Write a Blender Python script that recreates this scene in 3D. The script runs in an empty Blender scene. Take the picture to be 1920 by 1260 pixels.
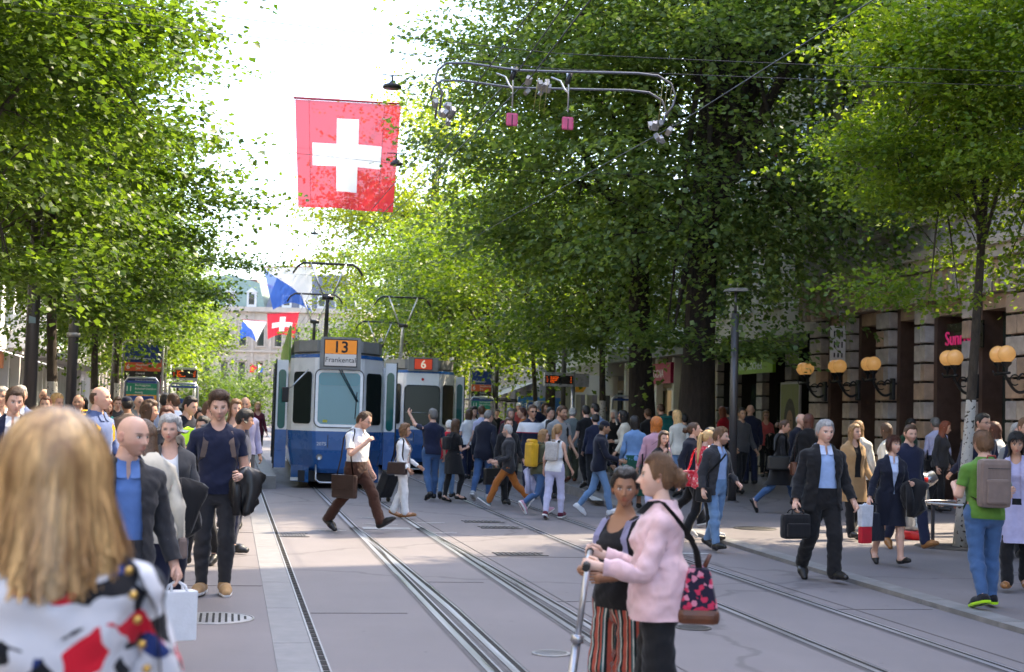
import bpy, bmesh, math, random
import numpy as np
from mathutils import Vector, Matrix, noise as mnoise
random.seed(7); RNG = np.random.default_rng(7)
scene = bpy.context.scene
COL = scene.collection
PI = math.pi
R_ = math.radians

# ------------------------------------------------------------------ camera
CAM_H, F_PX = 1.70, 2667.0                      # eye height, focal length in photo pixels (1920 wide)
YAW, HORIZON, ROLL = math.atan(520/2667.), 785.0, math.atan(0.028)
_pitch = math.atan((HORIZON-630)/F_PX*math.cos(ROLL))
_fw = np.array([math.sin(YAW)*math.cos(_pitch), math.cos(YAW)*math.cos(_pitch), math.sin(_pitch)])
_r0 = np.array([math.cos(YAW), -math.sin(YAW), 0.0]); _u0 = np.cross(_r0, _fw)
_rt = _r0*math.cos(ROLL)+_u0*math.sin(ROLL); _up = _u0*math.cos(ROLL)-_r0*math.sin(ROLL)
cam_data = bpy.data.cameras.new('camera'); cam = bpy.data.objects.new('camera', cam_data); COL.objects.link(cam)
cam.matrix_world = Matrix(((_rt[0], _up[0], -_fw[0], 0), (_rt[1], _up[1], -_fw[1], 0), (_rt[2], _up[2], -_fw[2], CAM_H), (0, 0, 0, 1)))
cam_data.sensor_width = 36; cam_data.lens = 36*F_PX/1920
cam_data.clip_start = 0.1; cam_data.clip_end = 2000
cam_data.dof.use_dof = True; cam_data.dof.focus_distance = 17; cam_data.dof.aperture_fstop = 3.2
scene.camera = cam

def ray(px, py):
    return _fw+_rt*(px-960)/F_PX+_up*(630-py)/F_PX
def on_ground(px, py, z=0.0):                   # where a photo pixel meets the street
    d = ray(px, py); t = (z-CAM_H)/d[2]
    return np.array([0, 0, CAM_H])+d*t
def at_depth(px, py, Y):                        # where its sight line crosses the distance Y up the street
    d = ray(px, py); return np.array([0, 0, CAM_H])+d*(Y/d[1])
def at_side(px, py, X):
    d = ray(px, py); return np.array([0, 0, CAM_H])+d*(X/d[0])

# ------------------------------------------------------------------ sky and sun
SUN_EL, SUN_AZ = R_(50), math.atan2(1.0, 0.35)    # sun over the houses on the far pavement; azimuth from +Y towards +X
world = bpy.data.worlds.new('World'); scene.world = world; world.use_nodes = True
_nt = world.node_tree; _bg = _nt.nodes['Background']
_sky = _nt.nodes.new('ShaderNodeTexSky'); _sky.sky_type = 'NISHITA'; _sky.sun_disc = False
_sky.sun_elevation = SUN_EL; _sky.sun_rotation = SUN_AZ
_sky.air_density = 1.0; _sky.dust_density = 3.0; _sky.ozone_density = 1.0
_nt.links.new(_sky.outputs[0], _bg.inputs[0]); _bg.inputs[1].default_value = 0.15
_sl = bpy.data.lights.new('sun', 'SUN'); _sl.energy = 2.0; _sl.angle = R_(0.6); _sl.color = (1.0, 0.84, 0.60)
sun = bpy.data.objects.new('sun', _sl); COL.objects.link(sun)
_sd = Vector((math.sin(SUN_AZ)*math.cos(SUN_EL), math.cos(SUN_AZ)*math.cos(SUN_EL), math.sin(SUN_EL)))
sun.rotation_euler = _sd.to_track_quat('Z', 'Y').to_euler()
scene.view_settings.view_transform = 'Standard'; scene.view_settings.look = 'None'
scene.view_settings.exposure = 2.62; scene.view_settings.gamma = 1.0
scene.cycles.max_bounces = 6; scene.cycles.transparent_max_bounces = 12
scene.cycles.use_denoising = True

# ------------------------------------------------------------------ naming helpers
def tag(o, label=None, cat=None, group=None, kind=None):
    if label: o['label'] = label
    if cat: o['category'] = cat
    if group: o['group'] = group
    if kind: o['kind'] = kind
    return o
def empty(name, loc=(0, 0, 0), rz=0.0, parent=None):
    o = bpy.data.objects.new(name, None); COL.objects.link(o)
    o.location = loc; o.rotation_euler = (0, 0, rz); o.empty_display_size = 0.2
    if parent: o.parent = parent
    return o
def link_mesh(name, me, parent=None, mat=None):
    o = bpy.data.objects.new(name, me); COL.objects.link(o)
    if parent: o.parent = parent
    if mat:
        for m in (mat if isinstance(mat, (list, tuple)) else [mat]): me.materials.append(m)
    return o
def np_mesh(name, V, Fq, smooth=True, mats=None):
    """mesh from a vertex array and an index array of shape (n,3) or (n,4), or a list of such arrays"""
    me = bpy.data.meshes.new(name)
    Fl = Fq if isinstance(Fq, list) else [Fq]
    Fl = [np.asarray(f, dtype=np.int32) for f in Fl if len(f)]
    V = np.asarray(V, dtype=np.float32)
    me.vertices.add(len(V)); me.vertices.foreach_set('co', V.ravel())
    nl = sum(f.size for f in Fl); nf = sum(len(f) for f in Fl)
    me.loops.add(nl); me.polygons.add(nf)
    me.loops.foreach_set('vertex_index', np.concatenate([f.ravel() for f in Fl]) if Fl else np.zeros(0, np.int32))
    tot = np.concatenate([np.full(len(f), f.shape[1], np.int32) for f in Fl])
    st = np.concatenate([[0], np.cumsum(tot)[:-1]]).astype(np.int32)
    me.polygons.foreach_set('loop_start', st)
    me.polygons.foreach_set('use_smooth', np.full(nf, smooth, dtype=bool))
    if mats is not None: me.polygons.foreach_set('material_index', np.asarray(mats, np.int32))
    me.update(calc_edges=True); me.validate()
    return me

class MB:
    """collects simple solids; build() links them as ONE mesh object"""
    def __init__(s): s.bm = bmesh.new()
    def box(s, c, size, rot=None, bev=0.0):
        g = bmesh.ops.create_cube(s.bm, size=1.0)['verts']
        M = Matrix.Translation(Vector(c))
        if rot is not None: M = M @ (rot.to_4x4() if isinstance(rot, Matrix) else Matrix.Rotation(rot, 4, 'Z'))
        M = M @ Matrix.Diagonal((size[0], size[1], size[2], 1))
        bmesh.ops.transform(s.bm, matrix=M, verts=g)
        if bev > 0:
            es = list({e for v in g for e in v.link_edges})
            bmesh.ops.bevel(s.bm, geom=es, offset=bev, segments=2, affect='EDGES', profile=0.6)
        return s
    def cbox(s, a, b, bev=0.0):
        a = np.array(a, float); b = np.array(b, float)
        return s.box((a+b)/2, np.abs(b-a), bev=bev)
    def tube(s, pts, r, n=8, caps=True):
        pts = [Vector(p) for p in pts]
        rs = r if isinstance(r, (list, tuple)) else [r]*len(pts)
        rings = []; prev = None
        for i, p in enumerate(pts):
            a = pts[max(i-1, 0)]; b = pts[min(i+1, len(pts)-1)]
            t = (b-a).normalized() if (b-a).length > 1e-9 else Vector((0, 0, 1))
            if prev is None:
                u = t.orthogonal().normalized()
            else:
                u = (prev-t*prev.dot(t));  u = u.normalized() if u.length > 1e-6 else t.orthogonal().normalized()
            prev = u; w = t.cross(u)
            rings.append([s.bm.verts.new(p+(u*math.cos(2*PI*k/n)+w*math.sin(2*PI*k/n))*rs[i]) for k in range(n)])
        for a, b in zip(rings, rings[1:]):
            for k in range(n):
                f = s.bm.faces.new((a[k], a[(k+1) % n], b[(k+1) % n], b[k])); f.smooth = True
        if caps and n > 2:
            s.bm.faces.new(rings[0][::-1]); s.bm.faces.new(rings[-1])
        return s
    def lathe(s, prof, c=(0, 0, 0), n=24, M=None):
        rings = []
        for r, z in prof:
            if r < 1e-6: rings.append([s.bm.verts.new((0, 0, z))])
            else: rings.append([s.bm.verts.new((r*math.cos(2*PI*k/n), r*math.sin(2*PI*k/n), z)) for k in range(n)])
        for a, b in zip(rings, rings[1:]):
            for k in range(n):
                k2 = (k+1) % n
                vs = [a[0]] if len(a) == 1 else [a[k], a[k2]]
                vs2 = [b[0]] if len(b) == 1 else [b[k2], b[k]]
                if len(vs)+len(vs2) >= 3:
                    f = s.bm.faces.new(vs+vs2); f.smooth = True
        T = Matrix.Translation(Vector(c))
        if M is not None: T = T @ M.to_4x4()
        bmesh.ops.transform(s.bm, matrix=T, verts=[v for r in rings for v in r])
        return s
    def prism(s, poly, lo, hi, axis='z'):
        """extrude a 2-D polygon along an axis"""
        def P(u, v, w): return {'z': (u, v, w), 'y': (u, w, v), 'x': (w, u, v)}[axis]
        a = [s.bm.verts.new(P(u, v, lo)) for u, v in poly]; b = [s.bm.verts.new(P(u, v, hi)) for u, v in poly]
        n = len(poly)
        s.bm.faces.new(a[::-1]); s.bm.faces.new(b)
        for k in range(n): s.bm.faces.new((a[k], a[(k+1) % n], b[(k+1) % n], b[k]))
        return s
    def quad(s, pts):
        s.bm.faces.new([s.bm.verts.new(p) for p in pts]); return s
    def build(s, name, mat=None, parent=None, loc=None, rz=None, flat=False):
        bmesh.ops.recalc_face_normals(s.bm, faces=s.bm.faces)
        me = bpy.data.meshes.new(name); s.bm.to_mesh(me); s.bm.free()
        o = link_mesh(name, me, parent, mat)
        if loc is not None: o.location = loc
        if rz is not None: o.rotation_euler = (0, 0, rz)
        return o
def copy_tree(o, parent=None):
    c = o.copy(); COL.objects.link(c); c.parent = parent
    for ch in list(o.children): copy_tree(ch, c)
    return c

# ------------------------------------------------------------------ materials
_mats = {}
def new_mat(name):
    m = bpy.data.materials.new(name); m.use_nodes = True
    nt = m.node_tree; return m, nt, nt.nodes['Principled BSDF']
def N(nt, kind, **kw):
    n = nt.nodes.new(kind)
    for k, v in kw.items():
        if k in n.inputs.keys() if hasattr(n.inputs, 'keys') else False: n.inputs[k].default_value = v
        else: setattr(n, k, v)
    return n
def rgba(c): return (c[0], c[1], c[2], 1.0)
def mixc(nt, fac, a, b, mode='MIX'):
    n = nt.nodes.new('ShaderNodeMix'); n.data_type = 'RGBA'; n.blend_type = mode
    for sock, v in ((n.inputs[0], fac), (n.inputs[6], a), (n.inputs[7], b)):
        if hasattr(v, 'is_output'): nt.links.new(v, sock)
        elif isinstance(v, (int, float)): sock.default_value = v
        else: sock.default_value = rgba(v)
    return n.outputs[2]
def noise_fac(nt, scale, detail=4, rough=0.55, vec=None, lo=0.35, hi=0.65, dist=0.0):
    n = nt.nodes.new('ShaderNodeTexNoise'); n.inputs['Scale'].default_value = scale
    n.inputs['Detail'].default_value = detail; n.inputs['Roughness'].default_value = rough
    n.inputs['Distortion'].default_value = dist
    if vec is not None: nt.links.new(vec, n.inputs['Vector'])
    r = nt.nodes.new('ShaderNodeMapRange'); r.inputs[1].default_value = lo; r.inputs[2].default_value = hi
    nt.links.new(n.outputs[0], r.inputs[0]); return r.outputs[0]
def coords(nt, which='Object', scale=(1, 1, 1)):
    t = nt.nodes.new('ShaderNodeTexCoord'); m = nt.nodes.new('ShaderNodeMapping')
    m.inputs['Scale'].default_value = scale; nt.links.new(t.outputs[which], m.inputs[0]); return m.outputs[0]
def bump(nt, b, h, strength=0.3, dist=0.01):
    n = nt.nodes.new('ShaderNodeBump'); n.inputs['Strength'].default_value = strength; n.inputs['Distance'].default_value = dist
    nt.links.new(h, n.inputs['Height']); nt.links.new(n.outputs[0], b.inputs['Normal'])
def simple(name, col, rough=0.5, metal=0.0, var=0.12, scale=6.0, bumpy=0.0, spec=0.5, emit=None, emit_s=0.0, coat=0.0, streak=None):
    """plain paint / metal / stone with soft unevenness of tone"""
    key = (name,)
    if key in _mats: return _mats[key]
    m, nt, b = new_mat(name)
    v = coords(nt, 'Object', streak or (1, 1, 1))
    f = noise_fac(nt, scale, 6, 0.6, v, 0.3, 0.7)
    c2 = tuple(max(0, x*(1-var*2)) for x in col); c1 = tuple(min(1, x*(1+var*0.6)) for x in col)
    nt.links.new(mixc(nt, f, c2, c1), b.inputs['Base Color'])
    rr = nt.nodes.new('ShaderNodeMapRange'); rr.inputs[3].default_value = max(0.02, rough-0.1); rr.inputs[4].default_value = min(1, rough+0.1)
    nt.links.new(f, rr.inputs[0]); nt.links.new(rr.outputs[0], b.inputs['Roughness'])
    b.inputs['Metallic'].default_value = metal; b.inputs['Specular IOR Level'].default_value = spec
    b.inputs['Coat Weight'].default_value = coat
    if bumpy > 0: bump(nt, b, noise_fac(nt, scale*8, 5, 0.65, v, 0, 1), 0.5, bumpy)
    if emit: b.inputs['Emission Color'].default_value = rgba(emit); b.inputs['Emission Strength'].default_value = emit_s
    _mats[key] = m; return m
def glass_mat(name, tint=(0.02, 0.04, 0.04), alpha=0.35, rough=0.03):
    key = (name,)
    if key in _mats: return _mats[key]
    m, nt, b = new_mat(name)
    b.inputs['Base Color'].default_value = rgba(tint); b.inputs['Roughness'].default_value = rough
    b.inputs['Specular IOR Level'].default_value = 0.5; b.inputs['Alpha'].default_value = alpha
    b.inputs['IOR'].default_value = 1.5
    _mats[key] = m; return m
def cloth(name, col, rough=0.85, weave=900.0, fold=0.012, sheen=0.15, pattern=None, spec=0.2):
    """woven cloth with creases; pattern(nt, vec) may return a colour socket"""
    key = ('cloth', name)
    if key in _mats: return _mats[key]
    m, nt, b = new_mat(name+'_cloth')
    v = coords(nt)
    if pattern: col_s = pattern(nt, v)
    else:
        f = noise_fac(nt, 9, 4, 0.6, v, 0.25, 0.75)
        col_s = mixc(nt, f, tuple(x*0.82 for x in col), tuple(min(1, x*1.08) for x in col))
    nt.links.new(col_s, b.inputs['Base Color'])
    b.inputs['Roughness'].default_value = rough; b.inputs['Specular IOR Level'].default_value = spec
    b.inputs['Sheen Weight'].default_value = sheen
    n1 = nt.nodes.new('ShaderNodeTexNoise'); n1.inputs['Scale'].default_value = 7; n1.inputs['Detail'].default_value = 2; n1.inputs['Distortion'].default_value = 0.7
    vs = coords(nt, 'Object', (1.0, 1.0, 0.55)); nt.links.new(vs, n1.inputs['Vector'])
    bump(nt, b, n1.outputs[0], 0.6, fold*1.6)
    _mats[key] = m; return m
# ================================================================== materials of the street
def asphalt(name, col, scale=1.0):
    m, nt, b = new_mat(name); v = coords(nt)
    big = noise_fac(nt, .35*scale, 5, .6, v, .3, .7); mid = noise_fac(nt, 3.0, 5, .65, coords(nt, 'Object', (1, .25, 1)), .3, .75); fine = noise_fac(nt, 75, 4, .75, v, .2, .8)
    c = mixc(nt, big, tuple(x*.80 for x in col), tuple(x*1.14 for x in col))
    c = mixc(nt, mixf(nt, mid, .35), c, tuple(x*.78 for x in col)); c = mixc(nt, mixf(nt, fine, .30), c, tuple(min(1, x*1.75) for x in col))
    sp = nt.nodes.new('ShaderNodeTexVoronoi'); sp.inputs['Scale'].default_value = 2.3; nt.links.new(v, sp.inputs['Vector'])
    g = nt.nodes.new('ShaderNodeMapRange'); g.inputs[1].default_value = .035; g.inputs[2].default_value = .05; g.inputs[3].default_value = .5; g.inputs[4].default_value = 0; nt.links.new(sp.outputs[0], g.inputs[0])
    c = mixc(nt, g.outputs[0], c, tuple(x*.45 for x in col))          # trodden gum and oil spots
    w_ = nt.nodes.new('ShaderNodeTexVoronoi'); w_.feature = 'DISTANCE_TO_EDGE'; w_.inputs['Scale'].default_value = .33; wn_ = nt.nodes.new('ShaderNodeTexNoise'); wn_.inputs['Scale'].default_value = 1.3; wn_.inputs['Detail'].default_value = 5; nt.links.new(v, wn_.inputs[0])
    wm_ = nt.nodes.new('ShaderNodeMix'); wm_.data_type = 'VECTOR'; wm_.inputs[0].default_value = .45; nt.links.new(v, wm_.inputs[4]); nt.links.new(wn_.outputs[1], wm_.inputs[5]); nt.links.new(wm_.outputs[1], w_.inputs['Vector'])
    gk = nt.nodes.new('ShaderNodeMapRange'); gk.inputs[1].default_value = .003; gk.inputs[2].default_value = .010; gk.inputs[3].default_value = .38; gk.inputs[4].default_value = 0; nt.links.new(w_.outputs[0], gk.inputs[0]); c = mixc(nt, gk.outputs[0], c, tuple(x*.3 for x in col))   # hairline cracks
    nt.links.new(c, b.inputs['Base Color']); b.inputs['Roughness'].default_value = .72; b.inputs['Specular IOR Level'].default_value = .35
    bump(nt, b, fine, .35, .004); return m
def mixf(nt, f, k):
    n = nt.nodes.new('ShaderNodeMath'); n.operation = 'MULTIPLY'; nt.links.new(f, n.inputs[0]); n.inputs[1].default_value = k; return n.outputs[0]
road_m = asphalt('road_asphalt', (.160, .145, .149)); pave_m = asphalt('pavement_asphalt', (.155, .140, .142), 1.6)
granite_m = simple('granite', (.215, .21, .215), .7, var=.16, scale=5, bumpy=.003)
kerb_m = simple('kerb_granite', (.22, .215, .21), .7, var=.2, scale=4, bumpy=.004)
steel_m = simple('rail_steel', (.48, .48, .50), .34, metal=.6, var=.2, scale=3, streak=(4, .1, 1))
groove_m = simple('groove_black', (.014, .013, .013), .9, var=.3, scale=9)  # near-black fill for rail grooves, drain slots and cover slots
iron_m = simple('cast_iron', (.10, .095, .09), .6, metal=.4, var=.3, scale=12, bumpy=.003)
paleiron_m = simple('worn_iron', (.34, .335, .33), .5, metal=.5, var=.2, scale=12, bumpy=.003)
paint_m = simple('road_paint', (.55, .55, .53), .7, var=.25, scale=18)
pole_m = simple('pole_metal', (.105, .10, .105), .42, metal=.55, var=.14, scale=2, streak=(1, 1, .15))
darkmetal_m = simple('dark_metal', (.035, .035, .037), .4, metal=.6, var=.2)
alu_m = simple('brushed_aluminium', (.48, .48, .49), .33, metal=.85, var=.1, scale=5)
black_m = simple('black_rubber', (.012, .012, .012), .6, var=.2)

# ================================================================== ground, rails, kerbs
g = MB().quad([(-400, -60, 0), (500, -60, 0), (500, 900, 0), (-400, 900, 0)]).build('ground', road_m); tag(g, kind='structure')
KERB = np.array([(6.35, -20), (6.55, 5), (6.63, 11.07), (6.74, 14.66), (6.87, 17.91), (6.97, 19.88), (7.08, 24.0), (7.40, 28.0), (7.62, 30.4), (7.70, 32.4), (8.15, 42.5), (8.35, 49), (8.6, 70), (9.0, 130)])
def kerb_h(y): return float(np.interp(y, [0, 22, 27, 32, 200], [.045, .05, .10, .22, .24]))
ys = np.concatenate([np.arange(-20, 45, 1.0), np.arange(45, 130, 5)]); kx = np.interp(ys, KERB[:, 1], KERB[:, 0]); kh = np.array([kerb_h(y) for y in ys])
V = []; F = []
for i, (y, x, h) in enumerate(zip(ys, kx, kh)):
    V += [(x+.26, y, h-.004), (60, y, h-.004)]
    if i: F.append((2*i-2, 2*i-1, 2*i+1, 2*i))
o = link_mesh('pavement', np_mesh('pavement', np.array(V), np.array(F), False), None, pave_m); tag(o, kind='structure')
kr = empty('kerb'); tag(kr, kind='structure')
def kerb_piece(x0, x1, y0, y1, h0, h1, parent, mat, w, name='kerb_stone', gap=.012):
    y0 += gap/2; y1 -= gap/2; me = np_mesh(name, np.array([(x0, y0, -.02), (x0+w, y0, -.02), (x1+w, y1, -.02), (x1, y1, -.02), (x0, y0, h0), (x0+w, y0, h0), (x1+w, y1, h1), (x1, y1, h1)]),
        np.array([(0, 1, 2, 3)[::-1], (4, 5, 6, 7), (0, 1, 5, 4), (2, 3, 7, 6), (0, 4, 7, 3), (1, 2, 6, 5)]), False); return link_mesh(name, me, parent, mat)
y = 4.0
while y < 60:
    L = 1.5 if y < 40 else 3.0; x0, x1 = np.interp([y, y+L], KERB[:, 1], KERB[:, 0]); kerb_piece(x0, x1, y, y+L, kerb_h(y), kerb_h(y+L), kr, kerb_m, .26); y += L
# pale granite band and slot drain on the near pavement
gb = empty('granite_band'); tag(gb, kind='structure'); y = 5.0
while y < 32:
    kerb_piece(.36, .36, y, y+1.9, .006, .006, gb, granite_m, .275, 'granite_slab', .008); y += 1.9
sd = MB()
for k in range(140):
    yy = 5+k*.2; sd.cbox((.655, yy, .001), (.70, yy+.155, .0045))
o = sd.build('slot_drain', groove_m); tag(o, 'dark slotted drain line along the pale granite band', 'drain', kind='stuff')
o = MB().cbox((.640, 4, .0), (.655, 32, .008)).cbox((.70, 4, 0), (.712, 32, .008)).build('drain_edge', paleiron_m); tag(o, kind='structure')
# raised tram platform on the near side: front block, kerb stones and ramped pavement behind it
ramp = MB()
ramp.bm.faces.new([ramp.bm.verts.new(p) for p in [(-20, 33, .004), (.72, 33, .004), (.72, 33.01, .262), (-20, 33.01, .262)]])
V = np.array([(-30, 25, .003), (.34, 25, .003), (.34, 34.5, .27), (-30, 34.5, .27), (.72, 34.5, .27), (-30, 140, .27), (.72, 140, .27), (.34, 34.5, .27)])
o = link_mesh('platform_paving', np_mesh('platform_paving', np.array([(-30, 25, .003), (.70, 32.05, .003), (.70, 32.05, .27), (-30, 34, .27), (.70, 140, .27), (-30, 140, .27), (.34, 25, .003)]), [np.array([(0, 6, 2, 3), (3, 2, 4, 5)])], False), None, pave_m); tag(o, kind='structure'); ramp.bm.free()
pk = empty('platform_kerb'); tag(pk, kind='structure'); y = 32.0
while y < 90:
    L = 2.0 if y < 60 else 5.0; kerb_piece(.70, .72+.0, y, y+L, .285, .285, pk, kerb_m, .31, 'kerb_stone'); y += L

def rail(path, name, label, group='tram rails'):
    """grooved rail: bright head, dark groove, thin lip, following a line on the road"""
    P = np.array(path, float); t = np.gradient(P, axis=0); t /= np.linalg.norm(t, axis=1)[:, None]; n = np.c_[t[:, 1], -t[:, 0]]
    root = empty(name, (0, 0, 0)); tag(root, label, 'rail', group)
    def strip(nm, a, b, z, mat):
        V = np.concatenate([np.c_[P+n*a, np.full(len(P), z)], np.c_[P+n*b, np.full(len(P), z)]]); k = np.arange(len(P)-1); m = len(P)
        link_mesh(nm, np_mesh(nm, V, np.stack([k, k+m, k+m+1, k+1], 1)), root, mat)
    s = 1
    strip('rail_bed', -.065, .095, .0042, groove2_m); strip('rail_head', -.030, .022, .0105, steel_m); strip('groove', .0225, .060, .0085, groove_m); strip('guard_lip', .0605, .075, .0105, steel_m)
    return root
groove2_m = simple('rail_sealant', (.115, .108, .112), .8, var=.25, scale=7)
def line(pts, n=60):
    p = np.array(pts); y = np.linspace(p[0, 1], p[-1, 1], n); return np.c_[np.interp(y, p[:, 1], p[:, 0]), y]
cl = lambda y: np.interp(y, [4, 9.5, 20, 34, 60, 140], [2.20, 2.27, 2.34, 2.40, 2.62, 3.6])
cr = lambda y: np.interp(y, [4, 9.5, 20, 30, 41, 60, 140], [4.96, 5.00, 5.10, 5.26, 5.44, 5.75, 7.0])
Y_ = np.linspace(4.5, 120, 160)
rail(np.c_[cl(Y_)-.5, Y_], 'tram_rail', 'steel tram rail of the near track, the one closer to the granite band')
rail(np.c_[cl(Y_)+.5, Y_], 'tram_rail', 'steel tram rail of the near track, the one farther from the granite band')
rail(np.c_[cr(Y_)-.5, Y_], 'tram_rail', 'steel tram rail of the far track, the one closer to the near track')
rail(np.c_[cr(Y_)+.5, Y_], 'tram_rail', 'steel tram rail of the far track, running nearest the kerb')
Yb = np.linspace(4.5, 21.5, 50); br = .17*np.clip((21.5-Yb)/9.0, 0, 1)**.8
rail(np.c_[cl(Yb)-.5+br, Yb], 'switch_rail', 'branching switch rail beside the rail closer to the granite band', 'switch rails')
rail(np.c_[cl(Yb)+.5+br, Yb], 'switch_rail', 'branching switch rail beside the rail farther from the granite band', 'switch rails')
sp = MB()
sp.cbox((1.98, 21.2, .004), (2.70, 21.6, .0085))
o = sp.build('switch_cover', paleiron_m); 
tag(o, 'grey steel switch box cover plate between the near rails', 'cover plate')
def manhole(p, r, label, mat, slots=True):
    root = empty('manhole_cover', (p[0], p[1], p[2] if len(p) > 2 else 0)); tag(root, label, 'manhole cover', 'covers in the roadway')
    MB().lathe([(0, .0085), (r*.93, .0085), (r*.95, .006)], n=36).build('cover_plate', mat, root); MB().lathe([(r*.96, .004), (r*.96, .010), (r, .010), (r*1.01, .003)], n=36).build('rim', mat, root)
    if slots:
        b = MB()
        for i in range(-5, 6):
            x = i*r*.155; hl = math.sqrt(max(0, (r*.82)**2-x*x))
            b.cbox((x-r*.03, -hl, .009), (x+r*.03, hl, .0105))
        so = b.build('slots', groove_m, root); so['kind'] = 'stuff'
for px, py, r, lb, mt in ((400, 1160, .33, 'pale slotted round cover on the pavement below the navy t-shirt man', paleiron_m), (1033, 1226, .14, 'small pale round cover between the tracks in front', paleiron_m),
        (1300, 1178, .15, 'round iron cover beside the flowered shoulder bag', iron_m), (1415, 997, .34, 'large dark iron cover on the far pavement behind the bearded man', iron_m),
        (1245, 1022, .17, 'dark iron cover by the kerb beside the bearded man', iron_m)):
    p = on_ground(px, py); p[2] = kerb_h(p[1]) if p[0] > 7 else 0; manhole(p, r, lb, mt)
for i, (px, py, lb) in enumerate(((975, 1040, 'iron street grate lying in the sunlit strip of road'), (905, 979, 'farther of two iron grates in front of the yellow backpack woman'), (938, 990, 'nearer of two iron grates in front of the yellow backpack woman'), (550, 1004, 'iron gully grate beside the slot drain'))):
    p = on_ground(px, py); b = MB(); w, d = (.62, .3) if i < 3 else (.38, .5)
    for k in range(9): b.cbox((-w/2+k*w/9, -d/2, .004), (-w/2+(k+.45)*w/9, d/2, .010))
    b.cbox((-w/2-.02, -d/2-.03, .004), (w/2+.02, -d/2, .010)).cbox((-w/2-.02, d/2, .004), (w/2+.02, d/2+.03, .010))
    o = b.build('street_grate', iron_m, loc=(p[0], p[1], .002)); tag(o, lb, 'grate', 'grates in the roadway')
jn = empty('asphalt_seam'); tag(jn, kind='structure')
for (x0, y0, x1, y1, w_) in ((.72, 12.3, 1.55, 12.25, .012), (1.9, 14.6, 2.62, 14.62, .012), (2.95, 13.1, 4.4, 13.0, .014), (5.6, 12.6, 6.6, 12.62, .012), (2.95, 17.3, 4.5, 17.25, .012), (-2.5, 14.2, .35, 14.1, .014), (-2.5, 20.4, .35, 20.5, .014)): MB().cbox((x0, y0, .0012), (x1, y0+w_, .0042)).build('seam', groove2_m if False else simple('seam_tar', (.095, .086, .088), .7), jn)
for x0 in (3.12, 5.80): MB().cbox((x0, 5, .0012), (x0+.014, 31, .0042)).build('seam', simple('seam_tar', (.095, .086, .088), .7), jn)
dm = empty('road_marking'); tag(dm, kind='structure')
for a, b_ in (((2.95, 22.6), (3.4, 22.62)), ((3.9, 22.3), (4.4, 22.3)), ((4.9, 19.7), (5.5, 19.72)), ((5.5, 17.9), (6.2, 17.95)), ((2.1, 23.6), (2.5, 23.6)), ((2.05, 22.2), (2.6, 22.2)), ((1.3, 20.9), (1.7, 20.9)), ((2.9, 20.7), (3.3, 20.7))):
    MB().cbox((a[0], a[1], .0045), (b_[0], b_[1]+.05, .0065)).build('painted_dash', paint_m, dm)
def pv(px, py, h):
    p = on_ground(px, py, h); return p
a, b_ = pv(1060, 893, .2), pv(1110, 938, .12)
MB().quad([(a[0], a[1], kerb_h(a[1])+.004), (a[0]+.22, a[1], kerb_h(a[1])+.004), (b_[0]+.22, b_[1], kerb_h(b_[1])+.004), (b_[0], b_[1], kerb_h(b_[1])+.004)]).build('platform_line', paint_m, dm)

# ================================================================== houses
stone_m = simple('brown_sandstone', (.48, .40, .33), .85, var=.2, scale=3, bumpy=.006)
stone2_m = simple('warm_sandstone', (.44, .30, .20), .85, var=.2, scale=3, bumpy=.006)
stonedark_m = simple('grey_sandstone', (.42, .375, .345), .85, var=.2, scale=3, bumpy=.006)
cream_m = simple('cream_stone', (.50, .43, .35), .8, var=.12, scale=1.2, bumpy=.004)
white_m = simple('white_render', (.66, .64, .62), .7, var=.08, scale=.8)
greyp_m = simple('grey_panel', (.36, .34, .36), .5, var=.08, scale=.8)
joint_m = simple('dark_joint', (.035, .028, .024), .9, var=.2)
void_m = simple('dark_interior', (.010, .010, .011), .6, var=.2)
bronze_m = simple('bronze_frame', (.14, .085, .065), .45, metal=.4, var=.15)
shop_m = glass_mat('shop_glass', (.030, .040, .034), 1.0, .05)
green_reflect_m = glass_mat('green_glass', (.045, .085, .045), 1.0, .06)  # the reflected green is put into the glass colour
roof_m = simple('roof_tile', (.22, .13, .11), .8, var=.2, scale=6, bumpy=.01); slate_m = simple('slate_roof', (.16, .17, .21), .6, var=.15, scale=6)
copper_m = simple('copper_roof', (.25, .33, .28), .6, var=.12, scale=2)
fascia_m = simple('shop_tan_wall', (.42, .33, .22), .7, var=.12, scale=1)  # even tan colour of the shop wall behind the columns

# --- the big stone house with the globe lamps
SB = empty('stone_building', (15, 25, 0)); tag(SB, 'brown sandstone shop building with blocky pillars behind the globe lamps', 'building')
SKEW = .20
def sb(x, y, z): return (x-15, y-25, z)
b = MB()
b.bm.faces.ensure_lookup_table()
poly = [(15.85, 24.3+.3), (15.85, 36.0), (34, 36.0), (34, 24.3+.35*19)]
b.prism([(x-15, y-25) for x, y in poly], 0, 5.15)
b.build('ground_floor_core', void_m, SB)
b = MB(); poly = [(15.0, 24.3), (15.0, 36.0), (34, 36.0), (34, 24.3+.35*19)]; b.prism([(x-15, y-25) for x, y in poly], 5.15, 16.5); b.build('wall', stonedark_m, SB)
MB().cbox(sb(14.72, 24.3, 5.18), sb(15.2, 36.05, 5.42)).cbox(sb(14.62, 24.3, 5.421), sb(15.2, 36.1, 5.60)).build('cornice', cream_m, SB)
MB().prism([(x-15, y-25) for x, y in [(14.7, 24.25), (14.7, 36.1), (34, 36.1), (34, 31)]], 16.5, 17.0).build('eaves_cornice', stone_m, SB)
MB().prism([(x-15, y-25) for x, y in [(16.2, 25.2), (16.2, 35.4), (33, 35.4), (33, 31.5)]], 17.0, 18.0).build('roof', slate_m, SB)
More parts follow.
